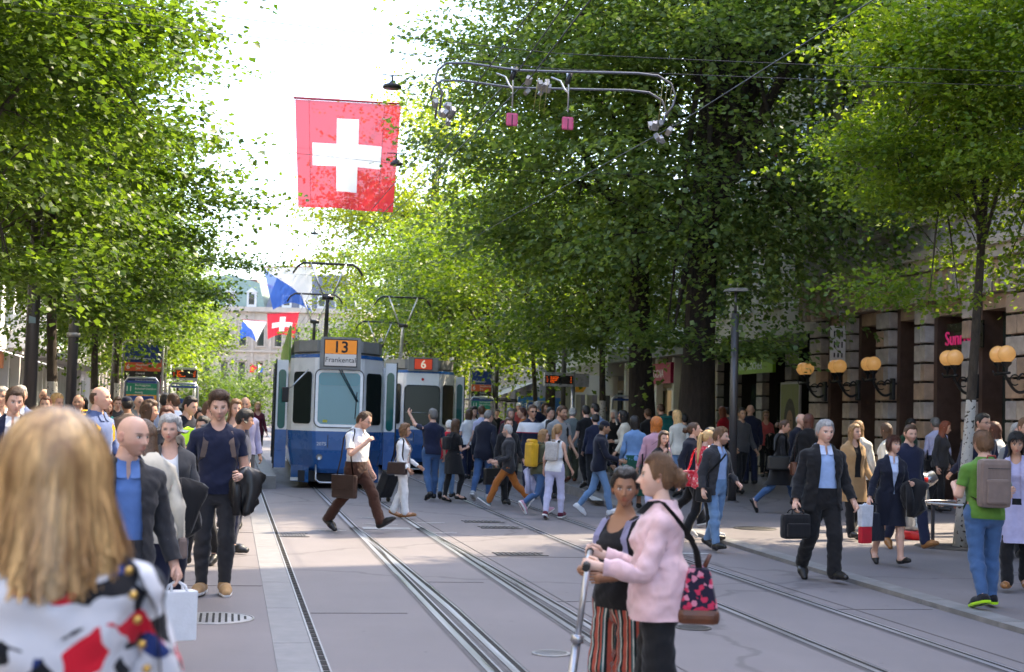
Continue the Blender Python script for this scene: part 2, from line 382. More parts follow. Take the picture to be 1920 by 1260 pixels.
PIL = [(34.25, 35.28), (32.44, 33.18), (30.37, 31.34), (28.60, 29.41), (26.69, 27.30), (24.60, 25.57)]
blk = {}
def block(w, h, d, x, y, z, mat, parent, name='stone_block', org=(15, 25, 0)):
    key = (round(w, 2), round(h, 2), round(d, 2), mat.name)
    if key not in blk:
        m = MB().box((0, 0, 0), (d, w, h), bev=.022); o = m.build(name, mat, parent); blk[key] = o.data
    else:
        o = bpy.data.objects.new(name, blk[key]); COL.objects.link(o); o.parent = parent
    o.location = (x-org[0], y-org[1], z-org[2]); return o
rr = random.Random(3)
PIL = [(a+.30, b) for a, b in PIL]
for k, (y0, y1) in enumerate(PIL):
    W = y1-y0; c = (y0+y1)/2
    MB().cbox(sb(15.04, y0+.03, 0), sb(15.9, y1-.03, 5.15)).build('pillar_core', joint_m, SB)
    MB().cbox(sb(14.86, y0-.05, 0), sb(15.1, y1+.05, .62)).build('plinth', stonedark_m, SB)
    z = .66; row = 0
    while z < 4.55:
        h = .42
        mats = [stone_m, stone_m, stone2_m, stonedark_m]
        if row % 2 == 0: block(W, h-.05, .30, 15.03, c, z+h/2, rr.choice(mats), SB)
        else:
            a = W*.40
            block(a-.012, h-.05, .30, 15.03, y0+a/2, z+h/2, rr.choice(mats), SB); block(W-a-.012, h-.05, .30, 15.03, y1-(W-a)/2, z+h/2, rr.choice(mats), SB)
        z += h; row += 1
# flat arches of wedge stones over the openings
y = 24.5; k = 0
while y < 36.0:
    tilt = math.sin((y-23)*2*PI/1.95)*.10
    m = MB(); w = .215
    m.prism([(y-25-w/2*.92-tilt, 4.52), (y-25+w/2*.92-tilt, 4.52), (y-25+w/2+tilt*.5, 5.15), (y-25-w/2+tilt*.5, 5.15)], 0, .34, 'x')
    o = m.build('wedge_stone', rr.choice([stone2_m, stone2_m, stone_m, stonedark_m]), SB); o.location = (-.16, 0, 0); y += w+.016; k += 1
for (a0, a1), (b0, b1) in zip(PIL[1:], PIL):        # openings: bronze reveals, glass, door
    lo, hi = a1, b0; wd = hi-lo
    MB().cbox(sb(15.10, lo+.01, 0), sb(15.80, lo+.16, 4.5)).build('door_reveal', bronze_m, SB); MB().cbox(sb(15.10, hi-.16, 0), sb(15.80, hi-.01, 4.5)).build('door_reveal', bronze_m, SB)
    MB().cbox(sb(15.10, lo+.165, 4.2), sb(15.80, hi-.165, 4.5)).build('lintel', stone2_m, SB)
    if abs((lo+hi)/2-27.9) > .6:
        w = MB().cbox(sb(15.55, lo+.17, .45), sb(15.58, hi-.17, 4.19)).build('shop_window', shop_m, SB)
        MB().cbox(sb(15.50, lo+.17, .28), sb(15.62, hi-.17, .449)).build('window_sill', bronze_m, w); MB().cbox(sb(15.52, (lo+hi)/2-.03, .46), sb(15.548, (lo+hi)/2+.03, 4.18)).build('mullion', bronze_m, w)
    else:
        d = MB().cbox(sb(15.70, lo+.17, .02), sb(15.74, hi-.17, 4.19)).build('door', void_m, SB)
for fl in range(3):                                  # upper floors, glimpsed between the leaves
    for j in range(6):
        yc = 25.3+j*1.95; zc = 6.4+fl*3.3
        w = MB().cbox(sb(14.975, yc-.5, zc), sb(15.0-.002, yc+.5, zc+2.0)).build('window', shop_m, SB)
        MB().cbox(sb(14.88, yc-.66, zc-.16), sb(15.0, yc+.66, zc-.005)).build('sill', cream_m, w); MB().cbox(sb(14.90, yc-.66, zc+2.005), sb(15.0, yc+.66, zc+2.24)).build('window_head', stone_m, w)
        MB().cbox(sb(14.92, yc-.66, zc), sb(15.0, yc-.505, zc+2.0)).build('jamb', stone_m, w); MB().cbox(sb(14.92, yc+.505, zc), sb(15.0, yc+.66, zc+2.0)).build('jamb', stone_m, w)
        MB().cbox(sb(14.955, yc-.03, zc+.01), sb(14.973, yc+.03, zc+1.99)).build('window_bar', white_m, w)
# --- the house next to it (green shop sign), set back a little
YB = empty('shop_building', (15.6, 36.1, 0)); tag(YB, 'dark fronted shop building with the lime green sign', 'building')
def yb(x, y, z): return (x-15.6, y-36.1, z)
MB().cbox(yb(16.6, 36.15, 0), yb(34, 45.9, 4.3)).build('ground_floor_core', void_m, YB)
MB().cbox(yb(15.6, 36.15, 4.3), yb(34, 45.9, 14.5)).build('wall', cream_m, YB)
MB().cbox(yb(15.2, 36.15, 3.95), yb(16.7, 45.9, 4.28)).build('fascia', darkmetal_m, YB)
for y0 in (36.6, 38.9, 41.2, 43.6, 45.3):
    MB().cbox(yb(16.0, y0+.03, 0), yb(16.6, y0+.47, 3.94)).build('pillar_core', joint_m, YB)
    for r in range(9): block(.5, .38, .24, 15.98, y0+.25, .24+r*.43, rr.choice([stonedark_m, stonedark_m, stone_m]), YB, org=(15.6, 36.1, 0))
for y0 in (37.15, 39.45, 41.75, 44.15):
    MB().cbox(yb(16.35, y0, .3), yb(16.38, y0+1.7 if y0 < 44 else y0+1.1, 3.0)).build('shop_window', shop_m, YB)
MB().cbox(yb(16.40, 41.6, .5), yb(16.43, 42.6, 2.9)).build('lit_display', simple('lit_display', (.5, .45, .12), .6, emit=(1, .85, .25), emit_s=.06), YB)
for fl in range(3):
    for j in range(4):
        yc = 37.5+j*2.3; zc = 5.3+fl*3.1; w = MB().cbox(yb(15.575, yc-.55, zc), yb(15.598, yc+.55, zc+1.9)).build('window', shop_m, YB)
        MB().cbox(yb(15.5, yc-.65, zc-.14), yb(15.6, yc+.65, zc-.01)).build('sill', white_m, w)
# --- low white colonnade house with canopies (magenta sign)
CB = empty('colonnade_building', (15, 46, 0)); tag(CB, 'white house with slim columns and a long canopy behind the big trunks', 'building')
def cb(x, y, z): return (x-15, y-46, z)
MB().cbox(cb(17.2, 46, 0), cb(34, 66, 4.4)).build('shop_wall', fascia_m, CB)
MB().cbox(cb(16.4, 46, 4.85), cb(34, 66, 10.5)).build('wall', white_m, CB)
MB().cbox(cb(14.9, 46, 4.05), cb(17.3, 55.9, 4.55)).build('canopy', kerb_m, CB); MB().cbox(cb(14.9, 56.0, 3.55), cb(17.3, 66, 4.10)).build('canopy', greyp_m, CB)
MB().cbox(cb(15.0, 56.1, 4.105), cb(17.2, 66, 4.75)).build('parapet', white_m, CB)
for y0 in np.arange(46.4, 66, 2.1): MB().box(cb(15.45, y0, 1.78 if y0 > 56 else 2.02), (.26, .26, 3.54 if y0 > 56 else 4.04), bev=.015).build('column', white_m, CB)
for y0 in np.arange(47.0, 65, 2.1):
    w = MB().cbox(cb(17.10, y0, .3), cb(17.15, y0+1.5, 3.0)).build('shop_window', shop_m if y0 > 55 else simple('warm_shop', (.34, .22, .11), .5, emit=(1, .7, .35), emit_s=.03), CB)
    MB().cbox(cb(17.08, y0-.05, 3.005), cb(17.19, y0+1.55, 3.1)).build('frame', white_m, w)
for fl in range(2):
    for j in range(7):
        yc = 47.3+j*2.8; zc = 5.5+fl*2.6; w = MB().cbox(cb(16.37, yc-.8, zc), cb(16.398, yc+.8, zc+1.5)).build('window', shop_m, CB); MB().cbox(cb(16.3, yc-.9, zc-.12), cb(16.4, yc+.9, zc-.01)).build('sill', greyp_m, w)
# grey corner house beyond, with awnings
GB = empty('grey_corner_building', (14.5, 67, 0)); tag(GB, 'pale grey panelled corner house with pulled out awnings', 'building')
MB().cbox((0, 0, 0), (20, 14, 12)).build('wall', greyp_m, GB)
for j in range(5):
    for r in range(4): block(1.3, .78, .12, 14.46, 67.9+j*2.7, .5+r*.82, simple('pale_panel', (.42, .40, .41), .6, var=.08), GB, 'stone_panel', org=(14.5, 67, 0))
    w = MB().cbox((-.04, 1.75+j*2.7, .3), (-.01, 2.9+j*2.7, 3.1)).build('shop_window', shop_m, GB)
for j in range(2):
    aw = MB().quad([(-.02, 1.2+j*5, 3.5), (-.02, 5.4+j*5, 3.5), (-2.0, 5.4+j*5, 2.7), (-2.0, 1.2+j*5, 2.7)]).build('awning', simple('awning_cloth', (.62, .58, .52), .8), GB)
    MB().tube([(-2.0, 1.2+j*5, 2.68), (-2.0, 5.4+j*5, 2.68)], .06).tube([(-.02, 1.3+j*5, 2.6), (-2.0, 1.3+j*5, 2.66)], .03).tube([(-.02, 5.3+j*5, 2.6), (-2.0, 5.3+j*5, 2.66)], .03).build('awning_arm', darkmetal_m, aw)
for fl in range(3):
    for j in range(5): MB().cbox((-.03, 1.0+j*2.6, 4.6+fl*2.5), (-.005, 2.4+j*2.6, 6.2+fl*2.5)).build('window', shop_m, GB)
for i, (y0, y1, h, m_, lb) in enumerate(((96, 125, 14, cream_m, 'cream town house far up the street behind the yellow green tree'), (126, 160, 17, white_m, 'tall pale house beside the domed block at the street end'))):
    B = empty('town_house', (14.5+i*2, y0, 0)); tag(B, lb, 'building', 'houses far up the street')
    MB().cbox((0, 0, 0), (18, y1-y0, h)).build('wall', m_, B); MB().prism([(-.3, h+.002), (9, h+4), (18.3, h+.002)], -.2, y1-y0+.2, 'y').build('roof', slate_m, B)
    for fl in range(4):
        for j in range(9): MB().cbox((-.03, 1.2+j*3, 1.2+fl*3.2), (-.004, 2.4+j*3, 3.1+fl*3.2)).build('window', shop_m, B)
# unseen house out of frame near the camera, placed and skewed to shade the road
NB = empty('shading_house', (15, -20, 0)); tag(NB, 'unseen stone corner house across the side street, placed to shade the road', 'building')
MB().prism([(0, -25), (0, 40.9), (19, 40.9+.35*19), (19, -25)], 0, 26).build('wall', stone_m, NB)
# --- far block that closes the street
FB = empty('end_building', (4.2, 178, 0), R_(-14)); tag(FB, 'ornate cream block with copper and slate roofs closing the street', 'building')
MB().cbox((-11, 0, 0), (11, 26, 14)).build('wall', cream_m, FB)
MB().cbox((-11.4, -.5, 14.003), (11.4, 26.4, 14.6)).build('cornice', cream_m, FB); MB().cbox((-11.2, -.3, 4.1), (11.2, -.002, 4.5)).build('string_course', cream_m, FB); MB().cbox((-11.2, -.25, 9.0), (11.2, -.002, 9.25)).build('string_course', cream_m, FB)
MB().prism([(-11.2, 14.603), (-9.5, 17.6), (-5.5, 18.6), (-1.5, 17.6), (-.8, 14.603)], 0, 24, 'y').build('roof', copper_m, FB)
MB().prism([(-.6, 14.603), (.8, 18.8), (9.2, 18.8), (10.8, 14.603)], 0, 24, 'y').build('roof', slate_m, FB)
MB().prism([(-16, 12), (-12.8, 20.5), (-8, 20.5), (-6, 12)], 26.1, 44, 'y').build('roof', roof_m, FB)
wn = MB().cbox((-.42, -.09, 0), (.42, -.004, 2.0)); wo = wn.build('window', shop_m, FB); wsill = MB().cbox((-.6, -.22, -.16), (.6, -.004, -.005)).cbox((-.62, -.26, 2.18), (.62, -.004, 2.36)).build('sill', cream_m, wo); wfr = MB().cbox((-.58, -.13, 0), (-.425, -.004, 2.17)).cbox((.425, -.13, 0), (.58, -.004, 2.17)).build('frame', cream_m, wo)
first = True
for fl, z in enumerate((1.2, 5.2, 9.8)):
    for j in range(10):
        o = wo if first else copy_tree(wo, FB); o.location = (-9.9+j*2.2, 0, z); o.scale = (1, 1, 1.25 if fl == 1 else 1.1); first = False
for j in range(11): MB().cbox((-11.05+j*2.2, -.16, 4.51), (-10.75+j*2.2, -.004, 13.9)).build('pilaster', cream_m, FB)
for x in (-8.0, -5.0, -2.4): 
    d = MB().cbox((x-.6, -.1, 14.61), (x+.6, 1.2, 16.4)).prism([(x-.75, 16.403), (x, 17.0), (x+.75, 16.403)], -.2, 1.4, 'y').build('dormer', white_m, FB); MB().cbox((x-.35, -.13, 14.9), (x+.35, -.102, 16.2)).build('window', shop_m, d)
for x in (2.0, 4.2, 6.4, 8.6):
    d = MB().cbox((x-.6, -.1, 14.61), (x+.6, 1.2, 16.2)).build('dormer', white_m, FB); MB().cbox((x-.35, -.13, 14.9), (x+.35, -.102, 16.0)).build('window', shop_m, d)
# --- row on the near pavement
def left_house(y0, y1, X, h, mat, label, glassm=shop_m, floors=4, cols=6, wz=1.9, ground=True, name='town_house'):
    B = empty(name, (X, y0, 0)); tag(B, label, 'building', 'houses along the near pavement'); L = y1-y0
    MB().cbox((-16, 0, 3.8), (0, L, h)).build('wall', mat, B); MB().cbox((-16, .05, 0), (-.5, L-.05, 3.8)).build('shop_wall', greyp_m, B)
    n = cols
    for fl in range(floors):
        for j in range(n):
            yc = (j+.5)*L/n; zc = 4.7+fl*3.1
            if zc+wz > h-.3: continue
            w = MB().cbox((.003, yc-L/n*.32, zc), (.03, yc+L/n*.32, zc+wz)).build('window', glassm, B); MB().cbox((.003, yc-L/n*.38, zc-.16), (.16, yc+L/n*.38, zc-.004)).build('sill', white_m, w)
    for j in range(n):
        yc = (j+.5)*L/n; w = MB().cbox((-.49, yc-L/n*.4, .3), (-.46, yc+L/n*.4, 3.2)).build('shop_window', glassm, B); MB().cbox((-.5, yc+L/n*.41, 0), (-.1, yc+L/n*.49, 3.79)).build('pillar', white_m, B)
    MB().cbox((-16.2, -.0, h), (.4, L, h+.4)).build('eaves', white_m, B)
    return B
left_house(-30, 50, -9.0, 16, white_m, 'unseen pale house row beside the camera, added to bounce sunlight', cols=14)  # unseen row, added to bounce warm sunlight into the street
LA = left_house(50.2, 62, -8.6, 17, white_m, 'white shop house with the open awning by the nearest lamp post', cols=4)
MB().quad([(.0, 1.0, 3.75), (.0, 6.5, 3.75), (2.3, 6.5, 3.1), (2.3, 1.0, 3.1)]).build('awning', simple('white_awning', (.75, .74, .73), .8), LA)
MB().cbox((-.4, 1.0, 3.1), (-.2, 8.0, 3.74)).build('shop_fascia', simple('orange_fascia', (.48, .16, .06), .6), LA)
MB().cbox((.002, 7.4, 3.9), (1.5, 11.4, 5.2)).build('canopy_box', white_m, LA); MB().cbox((1.502, 7.4, 4.2), (1.54, 11.4, 4.5)).build('canopy_stripe', simple('pale_teal', (.42, .55, .56), .4), LA)
LG = left_house(62.2, 84, -8.4, 18, greyp_m, 'glass fronted house with green reflections beyond the second lamp post', green_reflect_m, 4, 16, 2.7)
MB().cbox((.01, 0, 3.7), (1.4, 21.8, 3.95)).build('canopy', kerb_m, LG)
LC = left_house(84.2, 112, -8.0, 19, cream_m, 'sunlit cream stone house with ribbed front behind the stop signs', cols=12)
for j in range(13): MB().cbox((.004, j*2.25, 0), (.30, j*2.25+.35, 18.9)).build('rib', cream_m, LC)
left_house(112.2, 170, -7.5, 17, white_m, 'long pale house far up the near pavement', cols=20)
def text_mesh(name, s, size, mat, parent, loc, rot, align='LEFT', depth=.004, bold=False):
    cu = bpy.data.curves.new(name, 'FONT'); cu.body = s; cu.size = size; cu.align_x = align; cu.extrude = depth
    cu.resolution_u = 3
    if bold: cu.offset = size*.018
    o = bpy.data.objects.new(name, cu); COL.objects.link(o)
    dg = bpy.context.evaluated_depsgraph_get(); me = bpy.data.meshes.new_from_object(o.evaluated_get(dg)); bpy.data.objects.remove(o); bpy.data.curves.remove(cu)
    ob = link_mesh(name, me, parent, mat); ob.location = loc; ob.rotation_euler = rot
    return ob
FACE_CAM = (R_(90), 0, 0)          # faces -Y
FACE_STREET = (R_(90), 0, R_(-90))   # faces -X (towards the tracks from the far pavement)
def flatmat(name, c, rough=.5, e=0.0): return simple(name, c, rough, var=.05, emit=c if e else None, emit_s=e)
# ================================================================== trams
tblue_m = simple('tram_blue', (.016, .105, .34), .30, var=.12, scale=1.5, coat=.4); twhite_m = simple('tram_white', (.76, .77, .78), .35, var=.07, scale=1.5, coat=.3)
tgrey_m = simple('tram_roof_grey', (.25, .25, .24), .55, var=.15, scale=2); tgreen_m = simple('tram_green_panel', (.22, .36, .05), .5, var=.3, scale=2.5)
tglass_m = glass_mat('tram_window', (.010, .016, .016), 1.0, .12); tglass_m.node_tree.nodes['Principled BSDF'].inputs['Specular IOR Level'].default_value = .22; wglass_m = glass_mat('tram_windscreen', (.06, .20, .26), 1.0, .05); wband_m = glass_mat('windscreen_sun_band', (.012, .16, .22), 1.0, .05)
dglass_m = glass_mat('door_glass', (.02, .12, .11), 1.0, .04); seal_m = black_m; under_m = simple('underframe', (.02, .02, .022), .8, var=.3)
PLAN = [(-1.10, 9.9), (-1.10, 1.0), (-1.03, .72), (-.58, .06), (-.50, 0.0), (.50, 0.0), (.58, .06), (1.03, .72), (1.10, 1.0), (1.10, 9.9)]
LEV = [(.36, .16, .12), (.46, .10, .06), (.88, .02, .0), (1.30, .0, .0), (1.31, .0, .0), (2.955, .02, .06), (2.96, .015, .058), (3.04, .03, .07), (3.045, .07, .10), (3.10, .12, .14)]
def tram_body(L):
    V = []; F = []; mi = []
    for z, ins, back in LEV:
        for x, y in PLAN:
            yy = L if y > 5 else y
            s = (abs(x)-ins)/abs(x) if abs(x) > .3 else 1
            V.append((x*s, yy+(back if y < 5 else 0), z))
    n = len(PLAN)
    band = [1, 1, 0, 0, 2, 2, 0, 0, 3]            # blue, white, grey
    band = [0, 0, 0, 1, 1, 1, 0, 2, 2]
    for i in range(len(LEV)-1):
        for k in range(n):
            F.append((i*n+k, i*n+(k+1) % n, (i+1)*n+(k+1) % n, (i+1)*n+k)); mi.append(band[i])
    me = np_mesh('body', np.array(V), [np.array(F)], False, np.array(mi))
    bm = bmesh.new(); bm.from_mesh(me); bm.verts.ensure_lookup_table()
    f = bm.faces.new([bm.verts[(len(LEV)-1)*n+k] for k in range(n)]); f.material_index = 2
    f = bm.faces.new([bm.verts[k] for k in range(n)][::-1]); f.material_index = 0
    bmesh.ops.recalc_face_normals(bm, faces=bm.faces); bm.to_mesh(me); bm.free()
    return me
def facet(x0, y0, x1, y1, z0, z1, back, out, r, m=6):
    """rounded pane lying on the slanted facet from (x0,y0) to (x1,y1); 'out' lifts it off the body; returns verts ring"""
    d = Vector((x1-x0, y1-y0, 0)); L = d.length; d.normalize(); nrm = Vector((d.y, -d.x, 0))
    pts = []
    for cx, cz, a0 in ((L-r, z1-r, 0), (r, z1-r, 90), (r, z0+r, 180), (L-r, z0+r, 270)):
        for k in range(m+1):
            a = R_(a0+90*k/m); u = cx+r*math.cos(a); z = cz+r*math.sin(a); t = (z-1.31)/(2.92-1.31)
            pts.append(Vector((x0, y0, 0))+d*u+nrm*out+Vector((0, back*t, z)))
    return pts, nrm
def pane(name, ring, nrm, mat, parent, th=.012):
    b = MB(); a = [b.bm.verts.new(p) for p in ring]; c = [b.bm.verts.new(p-nrm*th) for p in ring]
    b.bm.faces.new(a); n = len(a)
    for k in range(n): b.bm.faces.new((a[k], c[k], c[(k+1) % n], a[(k+1) % n]))
    return b.build(name, mat, parent)
def frame_ring(name, r1, r2, nrm, mat, parent, th=.02):
    b = MB(); A = [b.bm.verts.new(p+nrm*.006) for p in r1]; B = [b.bm.verts.new(p+nrm*.006) for p in r2]; C = [b.bm.verts.new(p-nrm*th) for p in r1]; n = len(A)
    for k in range(n):
        j = (k+1) % n; b.bm.faces.new((A[k], A[j], B[j], B[k])); b.bm.faces.new((A[k], C[k], C[j], A[j]))
    return b.build(name, mat, parent)
def pantograph(T, y, mat, zc):
    p = empty('pantograph', (0, y, 3.1), parent=T)
    MB().cbox((-.55, -.5, .05), (.55, .5, .16)).tube([(0, .9, .1), (0, .0, zc-4.15)], [.075, .055], 10).build('lower_arm', mat, p)
    MB().tube([(-.16, 0, zc-4.12), (.16, 0, zc-4.12)], .07, 10).build('knuckle', darkmetal_m, p)
    z1 = zc-3.12
    for s in (-1, 1): MB().tube([(s*.12, 0, zc-4.1), (s*.50, .25, z1)], .028, 8).build('upper_arm', alu_m if mat is alu_m or True else mat, p)
    b = MB(); pts = [(-.98, .25, z1-.30), (-.86, .25, z1-.10), (-.70, .25, z1), (.70, .25, z1), (.86, .25, z1-.10), (.98, .25, z1-.30)]
    b.tube(pts, .025, 8).tube([(q[0], q[1]+.22, q[2]) for q in pts], .025, 8).tube([(-.7, .25, z1), (-.7, .47, z1)], .02).tube([(.7, .25, z1), (.7, .47, z1)], .02)
    b.build('collector_bow', darkmetal_m, p)
    return p
def make_tram(X, Y, ang, number, dest, front, label, L=19.0):
    T = empty('tram', (X, Y, 0), ang); tag(T, label, 'tram')
    link_mesh('body', tram_body(L), T, [tblue_m, twhite_m, tgrey_m])
    # roof box with raised corners
    b = MB(); b.prism([(-1.02, L-.2), (-1.02, 1.05), (-.92, .70), (-.52, .16), (.52, .16), (.92, .70), (1.02, 1.05), (1.02, L-.2)], 3.101, 3.36)
    b.build('roof_box', tgrey_m, T)
    for s in (-1, 1): MB().prism([(.75, 3.41), (1.5, 3.41), (1.5, 3.50), (.86, 3.50)], s*.98-.02, s*.98+.02, 'x').build('roof_fin', tgrey_m, T)
    for k in range(7): MB().cbox((-1.13, 1.6+k*2.4, 2.93), (-1.085, 3.7+k*2.4, 3.75)).build('roof_panel', tgreen_m, T)
    if front:   # windscreen with white frame
        r1, n = facet(-.47, 0, .47, 0, 1.46, 2.63, .06, .008, .10); r2, _ = facet(-.53, 0, .53, 0, 1.40, 2.69, .06, .010, .14)
        w = pane('windscreen', r1, n, wglass_m, T); frame_ring('frame', r2, r1, n, simple('frame_white', (.85, .85, .86), .3, var=.03), w); r4, _ = facet(-.555, 0, .555, 0, 1.375, 2.715, .06, .004, .16); frame_ring('seal', r4, r2, n, simple('seal_grey', (.10, .10, .10), .6), w)
        r3, _ = facet(-.46, 0, .46, 0, 2.34, 2.62, .06, .012, .09); pane('sun_band', r3, n, wband_m, w, .002)
        MB().box((-.30, -.012, 1.53), (.10, .004, .055), bev=.001).build('sticker', flatmat('sticker_yellow', (.45, .48, .05)), w)
        for dx in (0, .05): MB().tube([(-.02+dx, -.04, 2.70), (.40+dx*.6, -.045, 1.98)], .011, 6).build('wiper', black_m, w)
        MB().tube([(.40, -.04, 2.20), (.37, -.04, 1.60)], .009, 6).build('wiper_blade', black_m, w)
        MB().tube([(-.70, .10, 2.68), (-1.05, -.02, 2.30), (-1.16, 0.0, 2.22)], .016, 8).build('mirror_arm', alu_m, T); MB().box((-1.20, 0.0, 2.10), (.15, .07, .34), bev=.025).build('mirror', black_m, T)
    else:
        r1, n = facet(-.50, 0, .50, 0, 1.44, 2.58, .06, .008, .12); w = pane('rear_window', r1, n, tglass_m, T); r2, _ = facet(-.53, 0, .53, 0, 1.41, 2.61, .06, .006, .14); frame_ring('seal', r2, r1, n, black_m, w)
        MB().tube([(-.48, -.03, 1.80), (.48, -.03, 1.80)], .008, 6).build('window_bar', alu_m, w)
        MB().lathe([(0, 0), (.035, .0), (.04, .02)], (0, .03, 2.78), 12, Matrix.Rotation(R_(90), 3, 'X')).build('tail_lamp', flatmat('tail_red', (.55, .01, .015), .3), T)
        s_ = MB().box((-.05, -.004, 1.26+.12), (.30, .01, .055), bev=.004).build('logo_plate', flatmat('logo_blue', (.02, .28, .60)), T)
    for s in (-1, 1):
        a, c = ((-1.02, .70), (-.60, .085)) if s < 0 else ((.60, .085), (1.02, .70))
        d = Vector((c[0]-a[0], c[1]-a[1])); p0 = Vector(a)+d*.05; p1 = Vector(a)+d*.95
        r1, n = facet(p0.x, p0.y, p1.x, p1.y, 1.46, 2.64, .05, .010, .09); pane('corner_window', r1, n, tglass_m, T)
        for k in range(6):       # side windows
            y0 = 2.9+k*2.55
            if s < 0: r1, n = facet(-1.10, y0+1.5, -1.10, y0, 1.50, 2.66, 0, .006, .12)
            else: r1, n = facet(1.10, y0, 1.10, y0+1.5, 1.50, 2.66, 0, .006, .12)
            pane('side_window', r1, n, tglass_m, T)
    # open door leaves swung out on the platform sides
    for s, doors in ((-1, (1.25, 4.45, 9.6)), (1, (1.25, 4.45))):
        for y0 in doors:
            D = empty('door', (s*1.13, y0, 0), R_(0), T); w = .26
            b = MB(); x0, x1 = (0, s*w); b.cbox((x0, -.035, .42), (x1, .035, 1.30)); b.build('lower_panel', tblue_m, D)
            b = MB(); b.cbox((x0, -.035, 1.302), (x1, .035, 2.92)); b.build('upper_panel', twhite_m, D)
            cx = s*w/2; pts = []
            for cz, a0 in ((2.60, 0), (1.42, 180)):
                for k in range(9): a = R_(a0+180*k/8); pts.append(Vector((cx+.088*math.cos(a), -.042, cz+.10*math.sin(a))))
            pane('door_glass', pts, Vector((0, -1, 0)), dglass_m, D, .004)
            MB().cbox((x1, -.05, .40), (x1+s*.03, .05, 2.94)).build('rubber_edge', black_m, D)
    # destination box
    if dest:
        sg = MB().prism([(-.46, 2.70), (.46, 2.70), (.46, 3.37), (.42, 3.43), (-.42, 3.43), (-.46, 3.37)], -.05, .55, 'y').build('destination_box', tgrey_m, T)
        MB().cbox((-.375, -.062, 2.76), (.375, -.051, 3.38)).build('display_rim', black_m, sg)
        MB().cbox((-.355, -.068, 3.05), (.355, -.063, 3.36)).build('number_panel', flatmat('panel_amber', (.80, .25, .01), .4, .05), sg); MB().cbox((-.355, -.068, 2.78), (.355, -.063, 3.045)).build('name_panel', flatmat('panel_white', (.62, .58, .55), .4, .02), sg)
        text_mesh('number', number, .36, black_m, sg, (0, -.072, 3.085), FACE_CAM, 'CENTER', .001, True); text_mesh('destination_name', dest, .165, black_m, sg, (0, -.072, 2.86), FACE_CAM, 'CENTER', .001)
    else:
        sg = MB().prism([(-.44, 3.02), (.44, 3.02), (.44, 3.42), (-.44, 3.42)], -.03, .5, 'y').build('destination_box', tgrey_m, T)
        MB().cbox((-.27, -.042, 3.06), (.27, -.031, 3.385)).build('display_rim', black_m, sg); MB().cbox((-.255, -.048, 3.075), (.255, -.043, 3.37)).build('number_panel', flatmat('panel_red', (.62, .05, .008), .4, .06), sg)
        text_mesh('number', number, .33, flatmat('number_cream', (.75, .66, .50), .5, .08), sg, (0, -.052, 3.11), FACE_CAM, 'CENTER', .001, True)
    # lower front: blue skirt wings, underframe, loop fender, bogies
    b = MB(); b.cbox((-.85, .25, .16), (.85, L-.5, .40)); b.build('underframe', under_m, T)
    for s in (-1, 1): MB().prism([(s*.62, .12), (s*1.0, .75), (s*1.0, 1.3), (s*.62, .6)], .14, .50).build('skirt_wing', tblue_m, T)
    MB().tube([(-.46, .1, .55), (-.46, -.04, .22), (-.38, -.06, .15), (.38, -.06, .15), (.46, -.04, .22), (.46, .1, .55)], .022, 8).build('loop_fender', alu_m, T)
    MB().cbox((-1.02, .30, .17), (-.60, .42, .24)).build('step', alu_m, T)
    for yb_ in (2.0, 3.9, 14, 15.9):
        for s in (-1, 1): MB().lathe([(0, -.05), (.28, -.05), (.31, -.03), (.31, .05), (0, .05)], (s*.52, yb_, .325), 20, Matrix.Rotation(R_(90), 3, 'Y')).build('wheel', under_m, T)
    text_mesh('fleet_number', '2075' if front else '2304', .11, twhite_m, T, (-.47, -.012, .98), FACE_CAM, 'LEFT', .001)
    for s in (-1, 1): MB().cbox((s*.22-.008 if s > 0 else s*.22-.008, -.006, .93), (s*.22+.008, .0, 1.22)).build('hatch_seam', seal_m, T)
    for s in (-1, 1): MB().lathe([(0, 0), (.05, .0), (.065, .012), (.07, .03)], (s*.40, .012, .72), 14, Matrix.Rotation(R_(90), 3, 'X')).build('headlight', alu_m, T)
    return T
T13 = make_tram(2.36, 32.3, R_(-1.2), '13', 'Frankental', True, 'blue and white tram on line 13 with amber Frankental sign')
pantograph(T13, 8.0, darkmetal_m, 5.98); pantograph(T13, 18.3, darkmetal_m, 5.95)
T6 = make_tram(5.46, 41.5, R_(-1.5), '6', None, False, 'blue and white tram on line 6 with the red number box')
pantograph(T6, 7.0, alu_m, 5.80); pantograph(T6, 17.5, darkmetal_m, 5.6)
# ================================================================== trees
def leaf_mat(name, a, b, trans=.42):
    m, nt, p = new_mat(name); at = nt.nodes.new('ShaderNodeAttribute'); at.attribute_name = 'leaf'
    c = mixc(nt, at.outputs['Fac'], a, b); nt.links.new(c, p.inputs['Base Color']); p.inputs['Roughness'].default_value = .46; p.inputs['Specular IOR Level'].default_value = .45
    t = nt.nodes.new('ShaderNodeBsdfTranslucent'); h = nt.nodes.new('ShaderNodeMix'); h.data_type = 'RGBA'; h.blend_type = 'MULTIPLY'; h.inputs[0].default_value = 1
    nt.links.new(c, h.inputs[6]); h.inputs[7].default_value = (1.9, 1.9, .55, 1); nt.links.new(h.outputs[2], t.inputs[0])
    mx = nt.nodes.new('ShaderNodeMixShader'); mx.inputs[0].default_value = trans; nt.links.new(p.outputs[0], mx.inputs[1]); nt.links.new(t.outputs[0], mx.inputs[2])
    nt.links.new(mx.outputs[0], nt.nodes['Material Output'].inputs[0]); return m
